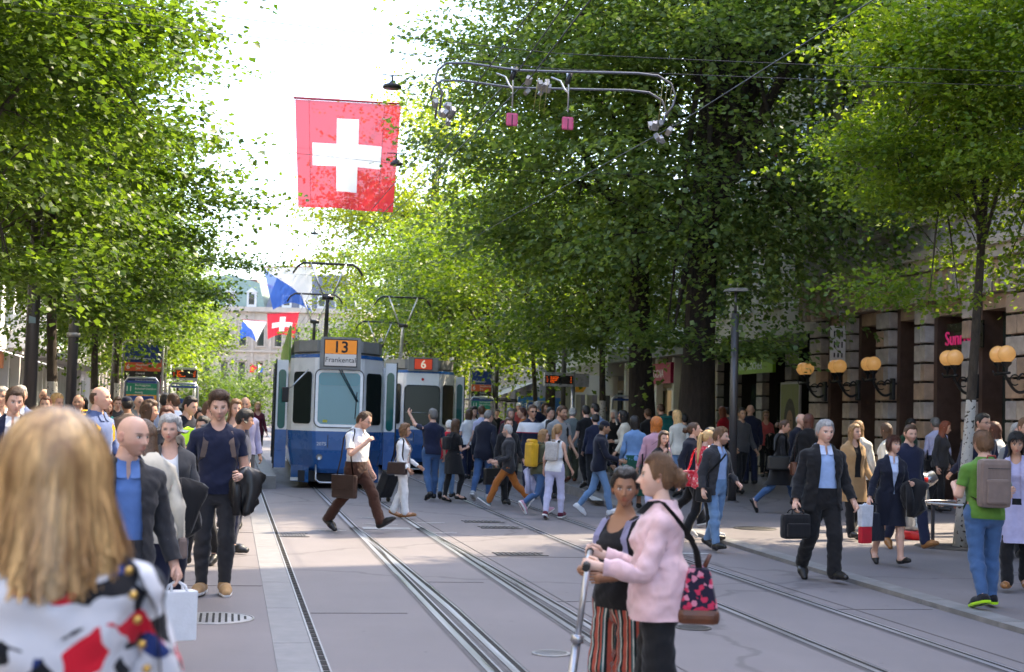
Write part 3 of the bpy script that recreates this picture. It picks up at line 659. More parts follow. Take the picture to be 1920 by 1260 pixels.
def bark_mat(name, col, white_to=None):
    m, nt, b = new_mat(name); v = coords(nt, 'Object', (1, 1, .3)); f = noise_fac(nt, 14, 6, .7, v, .3, .7)
    c = mixc(nt, f, tuple(x*.4 for x in col), tuple(x*1.4 for x in col))
    if white_to:      # lime wash up to that height, flaking
        s = nt.nodes.new('ShaderNodeSeparateXYZ'); nt.links.new(coords(nt), s.inputs[0]); n2 = nt.nodes.new('ShaderNodeTexNoise'); n2.inputs['Scale'].default_value = 22; nt.links.new(coords(nt), n2.inputs[0])
        r = nt.nodes.new('ShaderNodeMath'); r.operation = 'LESS_THAN'; nt.links.new(s.outputs[2], r.inputs[0]); r.inputs[1].default_value = white_to
        k = nt.nodes.new('ShaderNodeMapRange'); k.inputs[1].default_value = .36; k.inputs[2].default_value = .42; nt.links.new(n2.outputs[0], k.inputs[0])
        mm = nt.nodes.new('ShaderNodeMath'); mm.operation = 'MULTIPLY'; nt.links.new(r.outputs[0], mm.inputs[0]); nt.links.new(k.outputs[0], mm.inputs[1])
        c = mixc(nt, mm.outputs[0], c, (.52, .51, .48))
    nt.links.new(c, b.inputs['Base Color']); b.inputs['Roughness'].default_value = .9; bump(nt, b, f, .9, .02); return m
LEAF = {'linden': leaf_mat('linden_leaf', (.032, .072, .012), (.125, .190, .026), .48), 'dark': leaf_mat('chestnut_leaf', (.046, .090, .024), (.185, .245, .085), .50),
        'fresh': leaf_mat('fresh_leaf', (.055, .110, .012), (.185, .245, .026), .50), 'yellow': leaf_mat('honey_locust_leaf', (.13, .18, .012), (.30, .33, .02), .5)}
bark_m = bark_mat('bark', (.060, .045, .036)); barkw_m = bark_mat('limewashed_bark', (.060, .047, .036), 2.1); barkd_m = bark_mat('old_bark', (.028, .020, .016))
def crown_mesh(seed, c, rad, nspray, per, leaf, flat=.45, bottom=-1.0, gaps=.35, droop=.25, boughs=(), shell=.45):
    """leaf sprays spread through the crown: flat drooping tiers with gaps between them"""
    rng = np.random.default_rng(seed); c = np.array(c, float); rad = np.array(rad, float)
    d = rng.normal(size=(nspray*3, 3)); d /= np.linalg.norm(d, axis=1)[:, None]; r = rng.random(len(d))**shell
    P = d*r[:, None]; P = P[P[:, 2] > bottom]
    nz = np.array([mnoise.noise(Vector(p*2.3)+Vector((seed*1.3, 0, 0))) for p in P]); P = P[nz > -gaps*.55][:nspray]
    bulge = np.array([1+.42*mnoise.noise(Vector((p/np.linalg.norm(p)*1.6).tolist())+Vector((0, seed*2.1, 0))) for p in P]); P = P*bulge[:, None]/1.13
    W = c+P*rad; bo = []
    if len(W) > 400:            # gather most sprays into flat tiers with air between them
        nc = max(24, len(W)//26); cc = W[rng.permutation(len(W))[:nc]]; pick = rng.random(len(W)) < .86; k_ = rng.integers(0, nc, len(W)); sp_ = rad.min()*.21
        W[pick] = cc[k_[pick]]+rng.normal(size=(pick.sum(), 3))*np.array([sp_, sp_, sp_*.26])
    for e in boughs:            # long boughs reaching out of the crown
        e = np.array(e, float); st = c*np.array([1, 1, .0])+np.array([0, 0, e[2]-.25*np.linalg.norm((e-c)[:2])]); ee = np.linalg.norm(e-st); e = st+(e-st)*max(.3, (ee-leaf*8.5)/ee); t = .40+.60*rng.random(42)**.8; q = st+(e-st)*t[:, None]; q[:, 2] += .35*np.sin(t*PI)
        sc_ = np.linalg.norm((e-st))*.075*(1.35-t); W = np.concatenate([W, q+rng.normal(size=q.shape)*sc_[:, None]*np.array([1, 1, .5])]); bo += [(e-st)/np.linalg.norm(e-st)]*42
    n = len(W)
    out = W-(c-np.array([0, 0, rad[2]*.35])); out[:, 2] *= .35; out /= np.linalg.norm(out, axis=1)[:, None]
    if bo: out[-len(bo):] = np.array(bo)
    out = out+rng.normal(scale=.35, size=out.shape)*np.array([1, 1, .45]); out[:, 2] -= droop*rng.random(n); out /= np.linalg.norm(out, axis=1)[:, None]
    side = np.cross(out, [0, 0, 1]); side /= np.linalg.norm(side, axis=1)[:, None]+1e-9
    L = leaf*(8+8*rng.random(n))
    t = rng.random((n, per)); sgn = rng.choice([-1, 1], (n, per)); wd = (rng.random((n, per))*.55+.1)*(1-.35*t)
    Q = W[:, None]+out[:, None]*(t*L[:, None])[..., None]+side[:, None]*(sgn*wd*L[:, None]*.55)[..., None]
    Q[..., 2] += rng.normal(scale=leaf*.55, size=(n, per))-droop*.25*(t**2)*L[:, None]
    ld = out[:, None]*.7+side[:, None]*(sgn*.75)[..., None]+rng.normal(scale=.35, size=(n, per, 3)); ld[..., 2] -= .28
    Q = Q.reshape(-1, 3); ld = ld.reshape(-1, 3); ld /= np.linalg.norm(ld, axis=1)[:, None]
    up = rng.normal(scale=flat, size=ld.shape)+np.array([0, 0, 1.0]); up -= ld*(up*ld).sum(1)[:, None]; up /= np.linalg.norm(up, axis=1)[:, None]+1e-9
    sd = np.cross(ld, up); s = leaf*(.65+.6*rng.random(len(Q)))[:, None]
    base = Q; tip = Q+ld*s; mid = Q+ld*s*.42
    l = mid+sd*s*.46+up*s*.10; rgt = mid-sd*s*.46+up*s*.10; m = len(Q)
    V = np.concatenate([base, l, tip, rgt]); i = np.arange(m)
    F = np.concatenate([np.stack([i, i+2*m, i+m], 1), np.stack([i, i+3*m, i+2*m], 1)])
    tone = np.clip(.5+.28*np.repeat(nz[nz > -gaps*.55][:n] if False else rng.normal(size=n)*.5, per)+rng.normal(scale=.25, size=m), 0, 1)
    me = np_mesh('crown', V, F, True); a = me.attributes.new('leaf', 'FLOAT', 'POINT'); a.data.foreach_set('value', np.tile(tone, 4).astype(np.float32))
    return me, W, out
def branch_mesh(seed, base, top, r0, W, hub, nlimb=14, ntwig=160, lean=(0, 0)):
    rng = random.Random(seed); b = MB()
    tp = Vector(top); bs = Vector(base); pts = []; rs = []
    for k in range(9):
        t = k/8; p = bs.lerp(tp, t)+Vector((math.sin(t*5+seed)*.05*t, math.cos(t*4+seed)*.05*t, 0)); pts.append(p); rs.append(r0*(1.25-.25*min(1, t*5))*(1-.62*t))
    b.tube(pts, rs, 12)
    tr = b.build('trunk', None)
    b = MB(); idx = list(range(len(W))); rng.shuffle(idx); ends = []
    for i in idx[:nlimb]:
        e = Vector(W[i]); t0 = rng.uniform(.45, .98); s = bs.lerp(tp, t0); m = s.lerp(e, .5)+Vector((0, 0, (e-s).length*.10)); ri = r0*(1-.62*t0)*.55
        q = [s, s.lerp(m, .5)+Vector((0, 0, .05)), m, m.lerp(e, .5)+Vector((0, 0, .03)), e]; b.tube(q, [ri, ri*.8, ri*.6, ri*.4, .008], 6); ends += [(p, ri*.35) for p in q[2:]]
    for i in idx[nlimb:nlimb+ntwig]:
        e = Vector(W[i]); s, ri = min(ends, key=lambda x: (x[0]-e).length); m = s.lerp(e, .5)+Vector((0, 0, .08)); b.tube([s, m, e], [min(ri, .022), .012, .005], 4, False)
    br = b.build('branches', None)
    return tr, br
def tree(p, trunk_r, trunk_top, c, rad, kind, label, seed, nspray, per, leaf, bark, group, flat=.45, bottom=-1.0, droop=.25, nlimb=14, ntwig=150, gaps=.35, shell=.45, cat='tree', boughs=()):
    root = empty('street_tree', (p[0], p[1], p[2] if len(p) > 2 else 0)); tag(root, label, cat, group)
    bg = [np.array(at_depth(*b_))-np.array([p[0], p[1], 0]) for b_ in boughs]
    me, W, out = crown_mesh(seed, c, rad, nspray, per, leaf, flat, bottom, gaps, droop, boughs=bg, shell=shell)
    link_mesh('crown', me, root, LEAF[kind]); tr, br = branch_mesh(seed, (0, 0, -.05), (c[0]*.6, c[1]*.6, trunk_top), trunk_r, W, c, nlimb, ntwig)
    for o in (tr, br): o.parent = root; o.data.materials.append(bark)
    return root
G1 = 'trees lining the near pavement'; G2 = 'young trees lining the far pavement'; G3 = 'old trees on the far pavement'
# near pavement
tree((-3.0, 18.9), .12, 7.5, (-.9, -.6, 6.9), (2.4, 3.0, 3.3), 'linden', 'street tree at the edge of the picture behind the man in the navy suit', 1, 2500, 24, .098, barkw_m, G1, bottom=-.95, droop=.3, boughs=((385, 45, 19.0), (430, 240, 19.2), (180, 500, 17.5)))
tree((-2.85, 24.6), .105, 7.5, (-.5, 0, 6.8), (2.2, 2.8, 3.3), 'linden', 'street tree with thick limewashed trunk between the two nearest lamp posts', 2, 2500, 24, .096, barkw_m, G1, bottom=-.95, droop=.3, boughs=((522, 365, 24.0), (460, 320, 24.5), (420, 430, 24), (270, 575, 23)))
tree((-3.0, 33.5), .10, 7.0, (-.35, 0, 5.8), (1.95, 2.7, 2.8), 'linden', 'street tree with its limewashed trunk hidden by the second lamp post', 3, 2000, 23, .096, barkw_m, G1, bottom=-.9, droop=.3, boughs=((508, 480, 33), (440, 540, 34)))
tree((-3.05, 40.3, .27), .085, 6.5, (-.35, 0, 5.4), (1.8, 2.6, 2.6), 'linden', 'street tree with limewashed trunk just right of the third lamp post', 4, 1000, 20, .12, barkw_m, G1, bottom=-.85)
tree((-2.95, 45.0, .27), .085, 6.5, (-.3, 0, 5.2), (1.75, 2.6, 2.4), 'fresh', 'street tree whose grey trunk crosses the blue stop sign', 5, 1000, 20, .12, barkw_m, G1, bottom=-.85)
for i, (yy, lb) in enumerate(((54, 'street tree just behind the near departure display'), (64, 'bright street tree left of the far flags'), (76, 'small bright street tree below the blue and white flags'))):
    tree((-2.9+i*.1, yy, .27), .09, 5.6, (-.4, 0, 4.7), (1.55, 2.2, 2.2), 'fresh', lb, 6+i, 650, 18, .155, barkw_m, G1, bottom=-.8, ntwig=60)
tree((-1.9, 120), .12, 4.0, (-.3, 0, 3.2), (1.6, 1.8, 1.6), 'linden', 'small round tree in front of the far cream block, left one', 10, 300, 16, .22, bark_m, 'small trees at the street end', ntwig=30)
tree((1.2, 126), .12, 4.0, (-.3, 0, 2.9), (1.7, 1.8, 1.6), 'linden', 'small round tree in front of the far cream block, right one', 11, 300, 16, .22, bark_m, 'small trees at the street end', ntwig=30)
tree((7.6, 100), .12, 5.5, (-.6, 0, 5.2), (2.6, 2.6, 3.4), 'linden', 'green tree far up the street behind the tram rods', 12, 420, 16, .22, bark_m, G2, ntwig=40)
# far pavement
tree((10.25, 18.8, .05), .085, 8.0, (.7, -.5, 6.1), (2.3, 2.2, 2.9), 'fresh', 'bright young tree with limewashed trunk behind the green t-shirt man', 21, 2500, 26, .076, barkw_m, G2, bottom=-.95, gaps=.45, droop=.15, flat=.6, boughs=((1550, 270, 18.4), (1600, 110, 18.6), (1560, 545, 17.6), (1590, 370, 18.2)))
tree((10.5, 31.5, .1), .44, 13, (.5, 0, 10.3), (4.8, 4.8, 6.6), 'dark', 'huge old tree with the thickest dark trunk beside the lamp post', 22, 3400, 22, .135, barkd_m, G3, bottom=-.92, nlimb=26, ntwig=200, gaps=.3, droop=.35, boughs=((1180, 620, 29.5), (1440, 640, 28)))
tree((10.7, 36.2, .2), .36, 13, (-.9, 0.5, 10.0), (4.5, 4.8, 6.2), 'dark', 'huge old tree with the second dark trunk nearer the trams', 23, 2900, 22, .135, barkd_m, G3, bottom=-.9, nlimb=24, ntwig=180, gaps=.3, droop=.35, boughs=((752, 240, 33), (735, 40, 33), (900, 420, 34), (1070, 640, 35)))
tree((10.75, 40.5, .2), .12, 6.5, (-.5, 0, 6.0), (3.0, 3.0, 2.9), 'linden', 'young tree with crooked limewashed trunk beside the ticket machine', 24, 700, 20, .13, barkw_m, G2, bottom=-.8)
for i, (x, yy, h, lb) in enumerate(((10.3, 47.5, 6.2, 'young tree over the far departure display'), (10.2, 55, 6.4, 'young tree with thin limewashed trunk right of tram six'), (9.9, 63, 6.6, 'young tree rising behind the roof of tram six'), (9.7, 73, 7.0, 'farthest of the young trees behind tram six'))):
    tree((x, yy, .2), .10, 6.5, (-.9, 0, h), (3.7, 3.2, 3.6), ('fresh', 'linden', 'fresh', 'fresh')[i], lb, 25+i, 800, 18, .145, barkw_m, G2, bottom=-.85, ntwig=90)
tree((11.5, 84, .2), .40, 15, (-.3, 0, 13.0), (6.0, 6, 8.6), 'yellow', 'tall yellow green tree behind the big Swiss flag', 30, 1800, 19, .21, bark_m, G3, bottom=-.95, nlimb=26, ntwig=160, gaps=.5, flat=.8)
tree((13.0, 58, .2), .25, 9, (0, 0, 9), (4.5, 4.5, 5), 'linden', 'mid green tree behind the young trees of the far pavement', 31, 1100, 18, .18, bark_m, G2, ntwig=60)
hd = empty('hedge', (10.6, 62, .2)); tag(hd, 'lime green clipped hedge behind the crowd by tram six', 'hedge')
me, W, out = crown_mesh(40, (0, 0, .85), (2.3, 1.2, .95), 500, 18, .10, .8, -1, .1); link_mesh('foliage', me, hd, leaf_mat('lime_leaf', (.20, .34, .01), (.38, .52, .02)))
MB().cbox((-1.6, -.6, 0), (1.6, .6, .25)).build('planter', kerb_m, hd)
# ================================================================== street furniture
def lamp_post(p, r, h, label, collars=(), arm=None, grp='lamp posts'):
    root = empty('street_lamp', p); tag(root, label, 'lamp post', grp)
    MB().tube([(0, 0, 0), (0, 0, h)], [r*1.04, r*.92], 18).build('post', pole_m, root); MB().lathe([(r*1.9, 0), (r*1.9, .02), (r*1.15, .05)], n=18).build('base_plate', pole_m, root)
    for z in collars: MB().lathe([(r*1.02, z), (r*1.35, z), (r*1.35, z+.09), (r*1.02, z+.09)], n=18).build('collar', paleiron_m, root)
    if arm:
        MB().tube([(0, 0, h), (0, 0, h+.45)], .03, 8).build('stem', pole_m, root); MB().prism([(-.42*arm, h+.45), (.42*arm, h+.47), (.34*arm, h+.53), (-.34*arm, h+.51)], -.14, .14, 'y').build('lamp_head', paleiron_m, root)
    return root
def sticker(root, r, z, a0, w, h, c):
    n = 6; V = []
    for k in range(n):
        a = R_(a0)+w/r*(k/(n-1)-.5); V += [((r+.002)*math.sin(a), -(r+.002)*math.cos(a), z), ((r+.002)*math.sin(a), -(r+.002)*math.cos(a), z+h*(1-.3*k/n))]
    link_mesh('sticker', np_mesh('sticker', np.array(V), np.array([(2*k, 2*k+2, 2*k+3, 2*k+1) for k in range(n-1)])), root, flatmat('sticker_'+str(c), (.6, .6, .58) if c else (.25, .38, .45)))
l1 = lamp_post((-3.21, 24.0, 0), .105, 6.4, 'dark lamp post with two torn stickers, nearest to the camera', grp='lamp posts on the near pavement')
sticker(l1, .100, 3.65, 10, .11, .13, 1); sticker(l1, .102, 3.02, 0, .11, .12, 0)
lamp_post((-3.32, 31.0, .15), .105, 6.4, 'dark lamp post with two pale ring collars beside a limewashed trunk', (3.0, 4.0), grp='lamp posts on the near pavement')
lamp_post((-3.32, 42.0, .27), .105, 4.5, 'dark lamp post with flat lamp head behind the bald man', (), 1.4, grp='lamp posts on the near pavement')
p = on_ground(1372, 943, .1); lamp_post((p[0], p[1], .10), .085, 3.9, 'slim dark lamp post behind the bearded man', (), .55, grp='lamp posts on the far pavement')
p = at_depth(1057, 700, 46); lamp_post((p[0], 46, .22), .085, 5.2, 'dark lamp post behind the far departure display', grp='lamp posts on the far pavement')
p = at_depth(930, 740, 56); lamp_post((p[0], 56, .22), .09, 6.5, 'grey lamp post right of tram six', grp='lamp posts on the far pavement')
# globe lamps on brackets
globe_m = simple('globe_glass', (.60, .34, .13), .08, var=.03, emit=(1.0, .50, .14), emit_s=.045); bulb_m = simple('lamp_bulb', (1, .8, .5), .5, emit=(1.0, .70, .32), emit_s=.9)
for i, (y, lb) in enumerate(((34.15, 'globe lamp bracket beside the lime green sign'), (32.19, 'globe lamp bracket beside the white pierced sign'), (30.35, 'globe lamp bracket over the grey haired man in the suit'), (26.63, 'globe lamp bracket below the pink neon sign'), (24.67, 'globe lamp bracket half hidden by leaves at the picture edge'))):
    root = empty('globe_lamp', (14.86, y, 0)); tag(root, lb, 'wall lamp', 'globe lamps on the stone pillars')
    MB().box((-.02, 0, 2.62), (.08, .16, .5), bev=.02).build('wall_plate', darkmetal_m, root)
    MB().tube([(-.05-.47*t, 0, 2.52-.10*math.sin(t*PI)+.30*t*t) for t in np.linspace(0, 1, 10)], .030, 8).tube([(-.30+.10*math.cos(a), 0, 2.70+.10*math.sin(a)) for a in np.linspace(0, 5.4, 14)], .014, 6).tube([(-.05-.20*t, 0, 2.75+.10*math.sin(t*PI)-.05*t) for t in np.linspace(0, 1, 8)], .020, 8).tube([(-.56, -.26, 2.82), (-.56, .26, 2.82)], .025, 8).tube([(-.5, 0, 2.8), (-.72, 0, 2.78), (-.76, 0, 2.86)], .016, 6).build('bracket', darkmetal_m, root)
    for s in (-1, 1):
        MB().lathe([(.02, 2.82), (.03, 2.93), (.09, 2.99), (.10, 3.03)], (-.56, s*.15, 0), 14).build('globe_cup', darkmetal_m, root)
        MB().lathe([(.0, 3.08), (.05, 3.10), (.075, 3.18), (.05, 3.27), (0, 3.29)], (-.56, s*.15, 0), 12).build('bulb', bulb_m, root)
        MB().lathe([(.08, 3.03)]+[(.165*math.cos(a), 3.18+.165*math.sin(a)) for a in np.linspace(-1.1, PI/2, 12)], (-.56, s*.15, 0), 22).build('globe', globe_m, root)
# departure displays
led_m = flatmat('led_orange', (1.0, .12, .005), .5, .22); ledback_m = simple('led_black', (.008, .006, .006), .3, var=.1)
def departures(X, Y, w, zt, zb, rows, label, pole_x, side):
    root = empty('departure_display', (X, Y, 0)); tag(root, label, 'display', 'departure displays')
    MB().box((w/2, .12, (zt+zb)/2), (w, .24, zt-zb), bev=.012).build('casing', alu_m, root); MB().cbox((.02, -.012, zb+.07), (w-.02, -.003, zt-.08)).build('screen', ledback_m, root)
    n = len(rows); rh = (zt-zb-.20)/n
    for k, (a, b_, c_) in enumerate(rows):
        z = zt-.10-(k+.85)*rh
        text_mesh('line_number', a, rh*.95, led_m, root, (.06, -.016, z), FACE_CAM, 'LEFT', .001); text_mesh('destination', b_, rh*.95, led_m, root, (.06+w*.13, -.016, z), FACE_CAM, 'LEFT', .001); text_mesh('minutes', c_, rh*.95, led_m, root, (w-.06, -.016, z), FACE_CAM, 'RIGHT', .001)
    MB().tube([(pole_x, .12, .2), (pole_x, .12, zt+.03)], .055, 12).build('post', alu_m, root)
    if side: MB().box((w+.02+.22, .14, (zt+zb)/2), (.42, .2, zt-zb-.02), bev=.01).build('speaker_box', paleiron_m, root)
    return root
a = at_depth(1021, 699, 38); b_ = at_depth(1076, 699, 38)
departures(a[0], 38, b_[0]-a[0], a[2]+.02, a[2]-.36, (('6', 'Bahnhof Enge', "0'"), ('7', 'Wollishofen', "4'"), ('13', 'Albisguetli', "5'"), ('11', 'Rehalp', "6'")), 'departure display on a grey post at the far stop', b_[0]-a[0]+.02, True)
a = at_depth(322, 688, 48); b_ = at_depth(371, 688, 48)
departures(a[0], 48, b_[0]-a[0], a[2], a[2]-.42, (('13', 'Frankental', "0'"), ('6', 'Zoo', "2 7'"), ('11', 'Auzelg', "3 8'"), ('7', 'Bhf. Stettbach', "4 9'")), 'departure display at the near stop under a bright tree', .75, False)
# stop sign stand with line colours
def stop_sign(X, Y, w, zt, rows, head, label, z0=.27):
    root = empty('stop_sign', (X, Y, z0)); tag(root, label, 'stop sign', 'tram stop signs'); zt -= z0
    MB().tube([(-w/2-.06, 0, 0), (-w/2-.06, 0, zt-.10), (-w/2+.04, 0, zt), (w/2-.04, 0, zt), (w/2+.06, 0, zt-.10), (w/2+.06, 0, 0)], .035, 10).build('tube_frame', alu_m, root)
    z = zt-.12
    MB().cbox((-w/2, -.03, z-.52), (w/2, .03, z)).build('name_panel', flatmat('sign_navy', (.010, .035, .19)), root); text_mesh('stop_name', head, .115, flatmat('sign_white', (.75, .76, .78)), root, (-w/2+.04, -.034, z-.44), FACE_CAM, 'LEFT', .001); z -= .523
    for num, txt, c, h in rows:
        pn = MB().cbox((-w/2, -.03, z-h), (w/2, .03, z)).build('line_panel', flatmat('line_'+num, c), root)
        text_mesh('line_number', num, .20, flatmat('sign_white', (.75, .76, .78)), pn, (-w/2+.05, -.034, z-h*.5-.07), FACE_CAM, 'LEFT', .001, True)
        for k, t in enumerate(txt): text_mesh('destination', t, .085, flatmat('sign_white', (.75, .76, .78)), pn, (-w/2+.32, -.034, z-.09-k*.105), FACE_CAM, 'LEFT', .001)
        z -= h+.004
    return root
rows = (('6', ('Hauptbahnhof', 'Zoo'), (.55, .09, .03), .25), ('7', ('Central', 'Milchbuck', 'Bahnhof Stettbach'), (.012, .012, .012), .34), ('11', ('Bucheggplatz', 'Bahnhof Oerlikon', 'Auzelg'), (.02, .24, .16), .34), ('13', ('Frankental',), (.70, .34, .02), .20))
a = at_depth(268, 642, 43); stop_sign(a[0]+.02, 43, 1.02, a[2]+.05, rows, 'Bahnhofstrasse', 'near stop sign with blue name panel and coloured line panels')
a = at_depth(294, 642, 46.5); stop_sign(a[0]-.25, 46.5, 1.0, a[2]+.1, rows[:2]+(('10', ('Bahnhof',), (.36, .02, .20), .5),), 'Bahnhofstrasse', 'second stop sign just behind the near stop sign')
a = at_depth(903, 690, 54); stop_sign(a[0], 54, .75, a[2], rows, 'Bahnhofstr.', 'small stop sign right of tram six', .22)
def ticket_machine(X, Y, z0, label, h=1.75):
    root = empty('ticket_machine', (X, Y, z0)); tag(root, label, 'ticket machine', 'ticket machines')
    MB().box((0, 0, h/2), (.62, .42, h), bev=.02).build('cabinet', flatmat('machine_blue', (.02, .06, .25)), root); MB().cbox((-.26, -.222, h*.42), (.26, -.212, h*.92)).build('front_panel', paleiron_m, root); MB().cbox((-.16, -.228, h*.66), (.10, -.2225, h*.84)).build('screen', ledback_m, root)
    MB().tube([(-.42, 0, 0), (-.42, 0, h+.36), (-.34, 0, h+.46), (.34, 0, h+.46), (.42, 0, h+.36), (.42, 0, 0)], .035, 10).build('tube_frame', alu_m, root); MB().box((0, .1, h+.36), (.74, .5, .06), bev=.01).build('hood', flatmat('machine_blue', (.02, .06, .25)), root)
    return root
for px, py, Y, z0, lb in ((265, 735, 38, .27, 'blue ticket machine behind the grey trunk'), (344, 735, 44, .27, 'blue ticket machine under the near departure display'), (1175, 735, 39.2, .22, 'blue ticket machine beside the crooked trunk on the far pavement'), (905, 742, 50, .22, 'blue ticket machine just right of tram six'), (1007, 742, 57, .22, 'blue ticket machine beside the lime hedge')):
    a = at_depth(px, py, Y); ticket_machine(a[0], Y, z0, lb)
a = at_depth(1022, 757, 66); sg = empty('direction_sign', (a[0], 66, 0)); tag(sg, 'blue street sign behind the crowd near the lime hedge', 'sign')
MB().cbox((-1.3, 0, 2.1), (1.2, .05, 2.75)).build('sign_board', flatmat('sign_blue', (.05, .20, .55)), sg); text_mesh('lettering', 'Schweizer-G.', .32, flatmat('sign_white', (.75, .76, .78)), sg, (-1.2, -.006, 2.3), FACE_CAM, 'LEFT', .002); MB().tube([(0, .025, 0), (0, .025, 2.1)], .05).build('post', alu_m, sg)
# shop signs
s = empty('shop_sign', (15.15, 38.55, 0)); tag(s, 'lime green shop sign with white lettering', 'shop sign')
MB().cbox((0, 0, 3.24), (.10, 3.4, 3.72)).build('sign_board', flatmat('lime_board', (.20, .36, .015), .4), s); text_mesh('lettering', 'YVES ROCHER', .30, flatmat('sign_white', (.75, .76, .78)), s, (-.006, 2.75, 3.36), FACE_STREET, 'LEFT', .003)
MB().lathe([(0, 0), (.13, 0), (.13, .006)], (-.008, 3.1, 3.5), 16, Matrix.Rotation(R_(90), 3, 'Y')).build('leaf_emblem', flatmat('sign_white', (.75, .76, .78)), s)
s = empty('shop_sign', (15.2, 48.4, 0)); tag(s, 'magenta shop sign hanging between the two big trunks', 'shop sign')
MB().cbox((0, 0, 3.12), (.12, 3.3, 3.86)).build('sign_board', flatmat('magenta_board', (.34, .008, .07), .4), s); text_mesh('lettering', 'BELDONA', .42, flatmat('sign_white', (.75, .76, .78)), s, (-.006, 2.75, 3.34), FACE_STREET, 'LEFT', .003)
MB().tube([(.06, .6, 3.86), (.06, .6, 4.1)], .02).tube([(.06, 2.7, 3.86), (.06, 2.7, 4.1)], .02).build('hanger', darkmetal_m, s)
s = empty('neon_sign', (14.98, 28.1, 0)); tag(s, 'pink neon lettering over the dark doorway', 'neon sign')
text_mesh('lettering', 'Sunrise', .42, simple('neon_pink', (.8, .05, .22), .4, emit=(1.0, .03, .20), emit_s=.03), s, (-.04, 0, 3.52), FACE_STREET, 'LEFT', .012); MB().cbox((.0, -1.5, 3.42), (.03, .02, 3.98)).build('backing', ledback_m, s)
s = empty('projecting_sign', (14.55, 32.75, 0)); tag(s, 'white projecting sign with rows of dark slots', 'sign')
MB().box((0, 0, 3.75), (.40, .06, .90), bev=.02).build('sign_board', white_m, s); MB().tube([(.05, 0, 4.2), (.05, 0, 4.55), (.4, 0, 4.55)], .03).build('hanger', alu_m, s)
for r in range(3):
    for c in range(3): MB().box((-.10+c*.10, -.033, 4.0-r*.26), (.035, .006, .15 if r < 2 else .11), bev=.002).build('slot', ledback_m, s)
s = empty('poster', (15.42, 37.2, 0)); tag(s, 'tall portrait poster in the shop front under the lime green sign', 'poster')
MB().cbox((0, 0, .6), (.06, 1.4, 2.95)).build('poster_frame', greyp_m, s); MB().cbox((-.006, .06, .66), (-.002, 1.34, 2.89)).build('poster_sheet', flatmat('poster_olive', (.16, .17, .05)), s)
def disc(y, z, ry_, rz_, name, mat, off): 
    b = MB(); b.bm.faces.new([b.bm.verts.new((-off, y+ry_*math.cos(t), z+rz_*math.sin(t))) for t in np.linspace(0, 2*PI, 26, endpoint=False)]); b.build(name, mat, s)
disc(.66, 1.75, .44, .74, 'printed_hair', flatmat('print_dark', (.014, .010, .008)), .009); disc(.66, .95, .56, .30, 'printed_blouse', flatmat('print_pale', (.34, .42, .48)), .011); disc(.66, 1.78, .25, .38, 'printed_face', flatmat('print_skin', (.30, .16, .10)), .014)
for yy, zz, a1, a2, cc in ((.56, 1.87, .05, .02, 0), (.77, 1.87, .05, .02, 0), (.66, 1.60, .08, .03, 1)): disc(yy, zz, a1, a2, 'printed_feature', flatmat('print_dark', (.014, .010, .008)) if cc == 0 else flatmat('print_lip', (.22, .05, .05)), .017)
s = empty('shop_sign', (13.6, 56.2, 0)); tag(s, 'white and amber sign panel behind the crooked trunk', 'shop sign'); MB().cbox((0, -.06, 2.75), (1.6, .0, 3.55)).build('sign_board', white_m, s); MB().prism([(0.02, 2.85), (.35, 2.85), (.55, 3.15), (.35, 3.45), (.02, 3.45)], -.07, -.061, 'y').build('amber_arrow', flatmat('amber', (.65, .30, .02)), s)
# litter bin and tree guard rail
p = on_ground(1723, 1012, .05); s = empty('litter_bin', (p[0], p[1]+.1, .05)); tag(s, 'steel litter bin with red base ring beside the tree guard', 'litter bin')
MB().lathe([(.19, 0), (.205, .02), (.205, .11), (.19, .13)], n=22).build('base_ring', flatmat('bin_red', (.55, .012, .015), .35), s); MB().lathe([(0, .12), (.17, .12), (.145, .2), (.165, .9), (.165, 1.0), (0, 1.0)], n=24).build('cylinder_body', alu_m, s); MB().lathe([(.166, .86), (.175, .87), (.175, .93), (.166, .94)], n=24).build('red_band', flatmat('bin_red', (.55, .012, .015), .35), s)
MB().lathe([(.0, .0), (.10, .0), (.11, .1), (.09, .2)], (.12, 0, .86), 16, Matrix.Rotation(R_(60), 3, 'Y')).build('chute', alu_m, s)
s = empty('tree_guard', (10.25, 18.8, .05)); tag(s, 'low metal hoop rail round the foot of the young tree', 'tree guard'); r = .52
MB().tube([(r*math.cos(t), r*math.sin(t), .62) for t in np.linspace(0, 2*PI, 30)], .022, 8, False).build('hoop', alu_m, s)
for t in (.3, 1.87, 3.44, 5.0): MB().box((r*math.cos(t), r*math.sin(t), .31), (.05, .02, .62), rot=t).build('post', pole_m, s)
b = MB(); b.lathe([(.12, .004), (.12, .012), (.60, .012), (.62, .004)], n=30); b.build('ground_ring', iron_m, s)
p = on_ground(1100, 830); 
s = empty('bench', (14.0, 30.5, .08)); tag(s, 'low white framed bench in front of the stone pillars', 'bench'); MB().box((0, 0, .46), (.4, 2.4, .05), bev=.01).build('seat', white_m, s)
for k in (-1.0, 1.0): MB().tube([(-.16, k, 0), (-.16, k, .44), (.16, k, .44), (.16, k, 0)], .025).build('leg', alu_m, s)
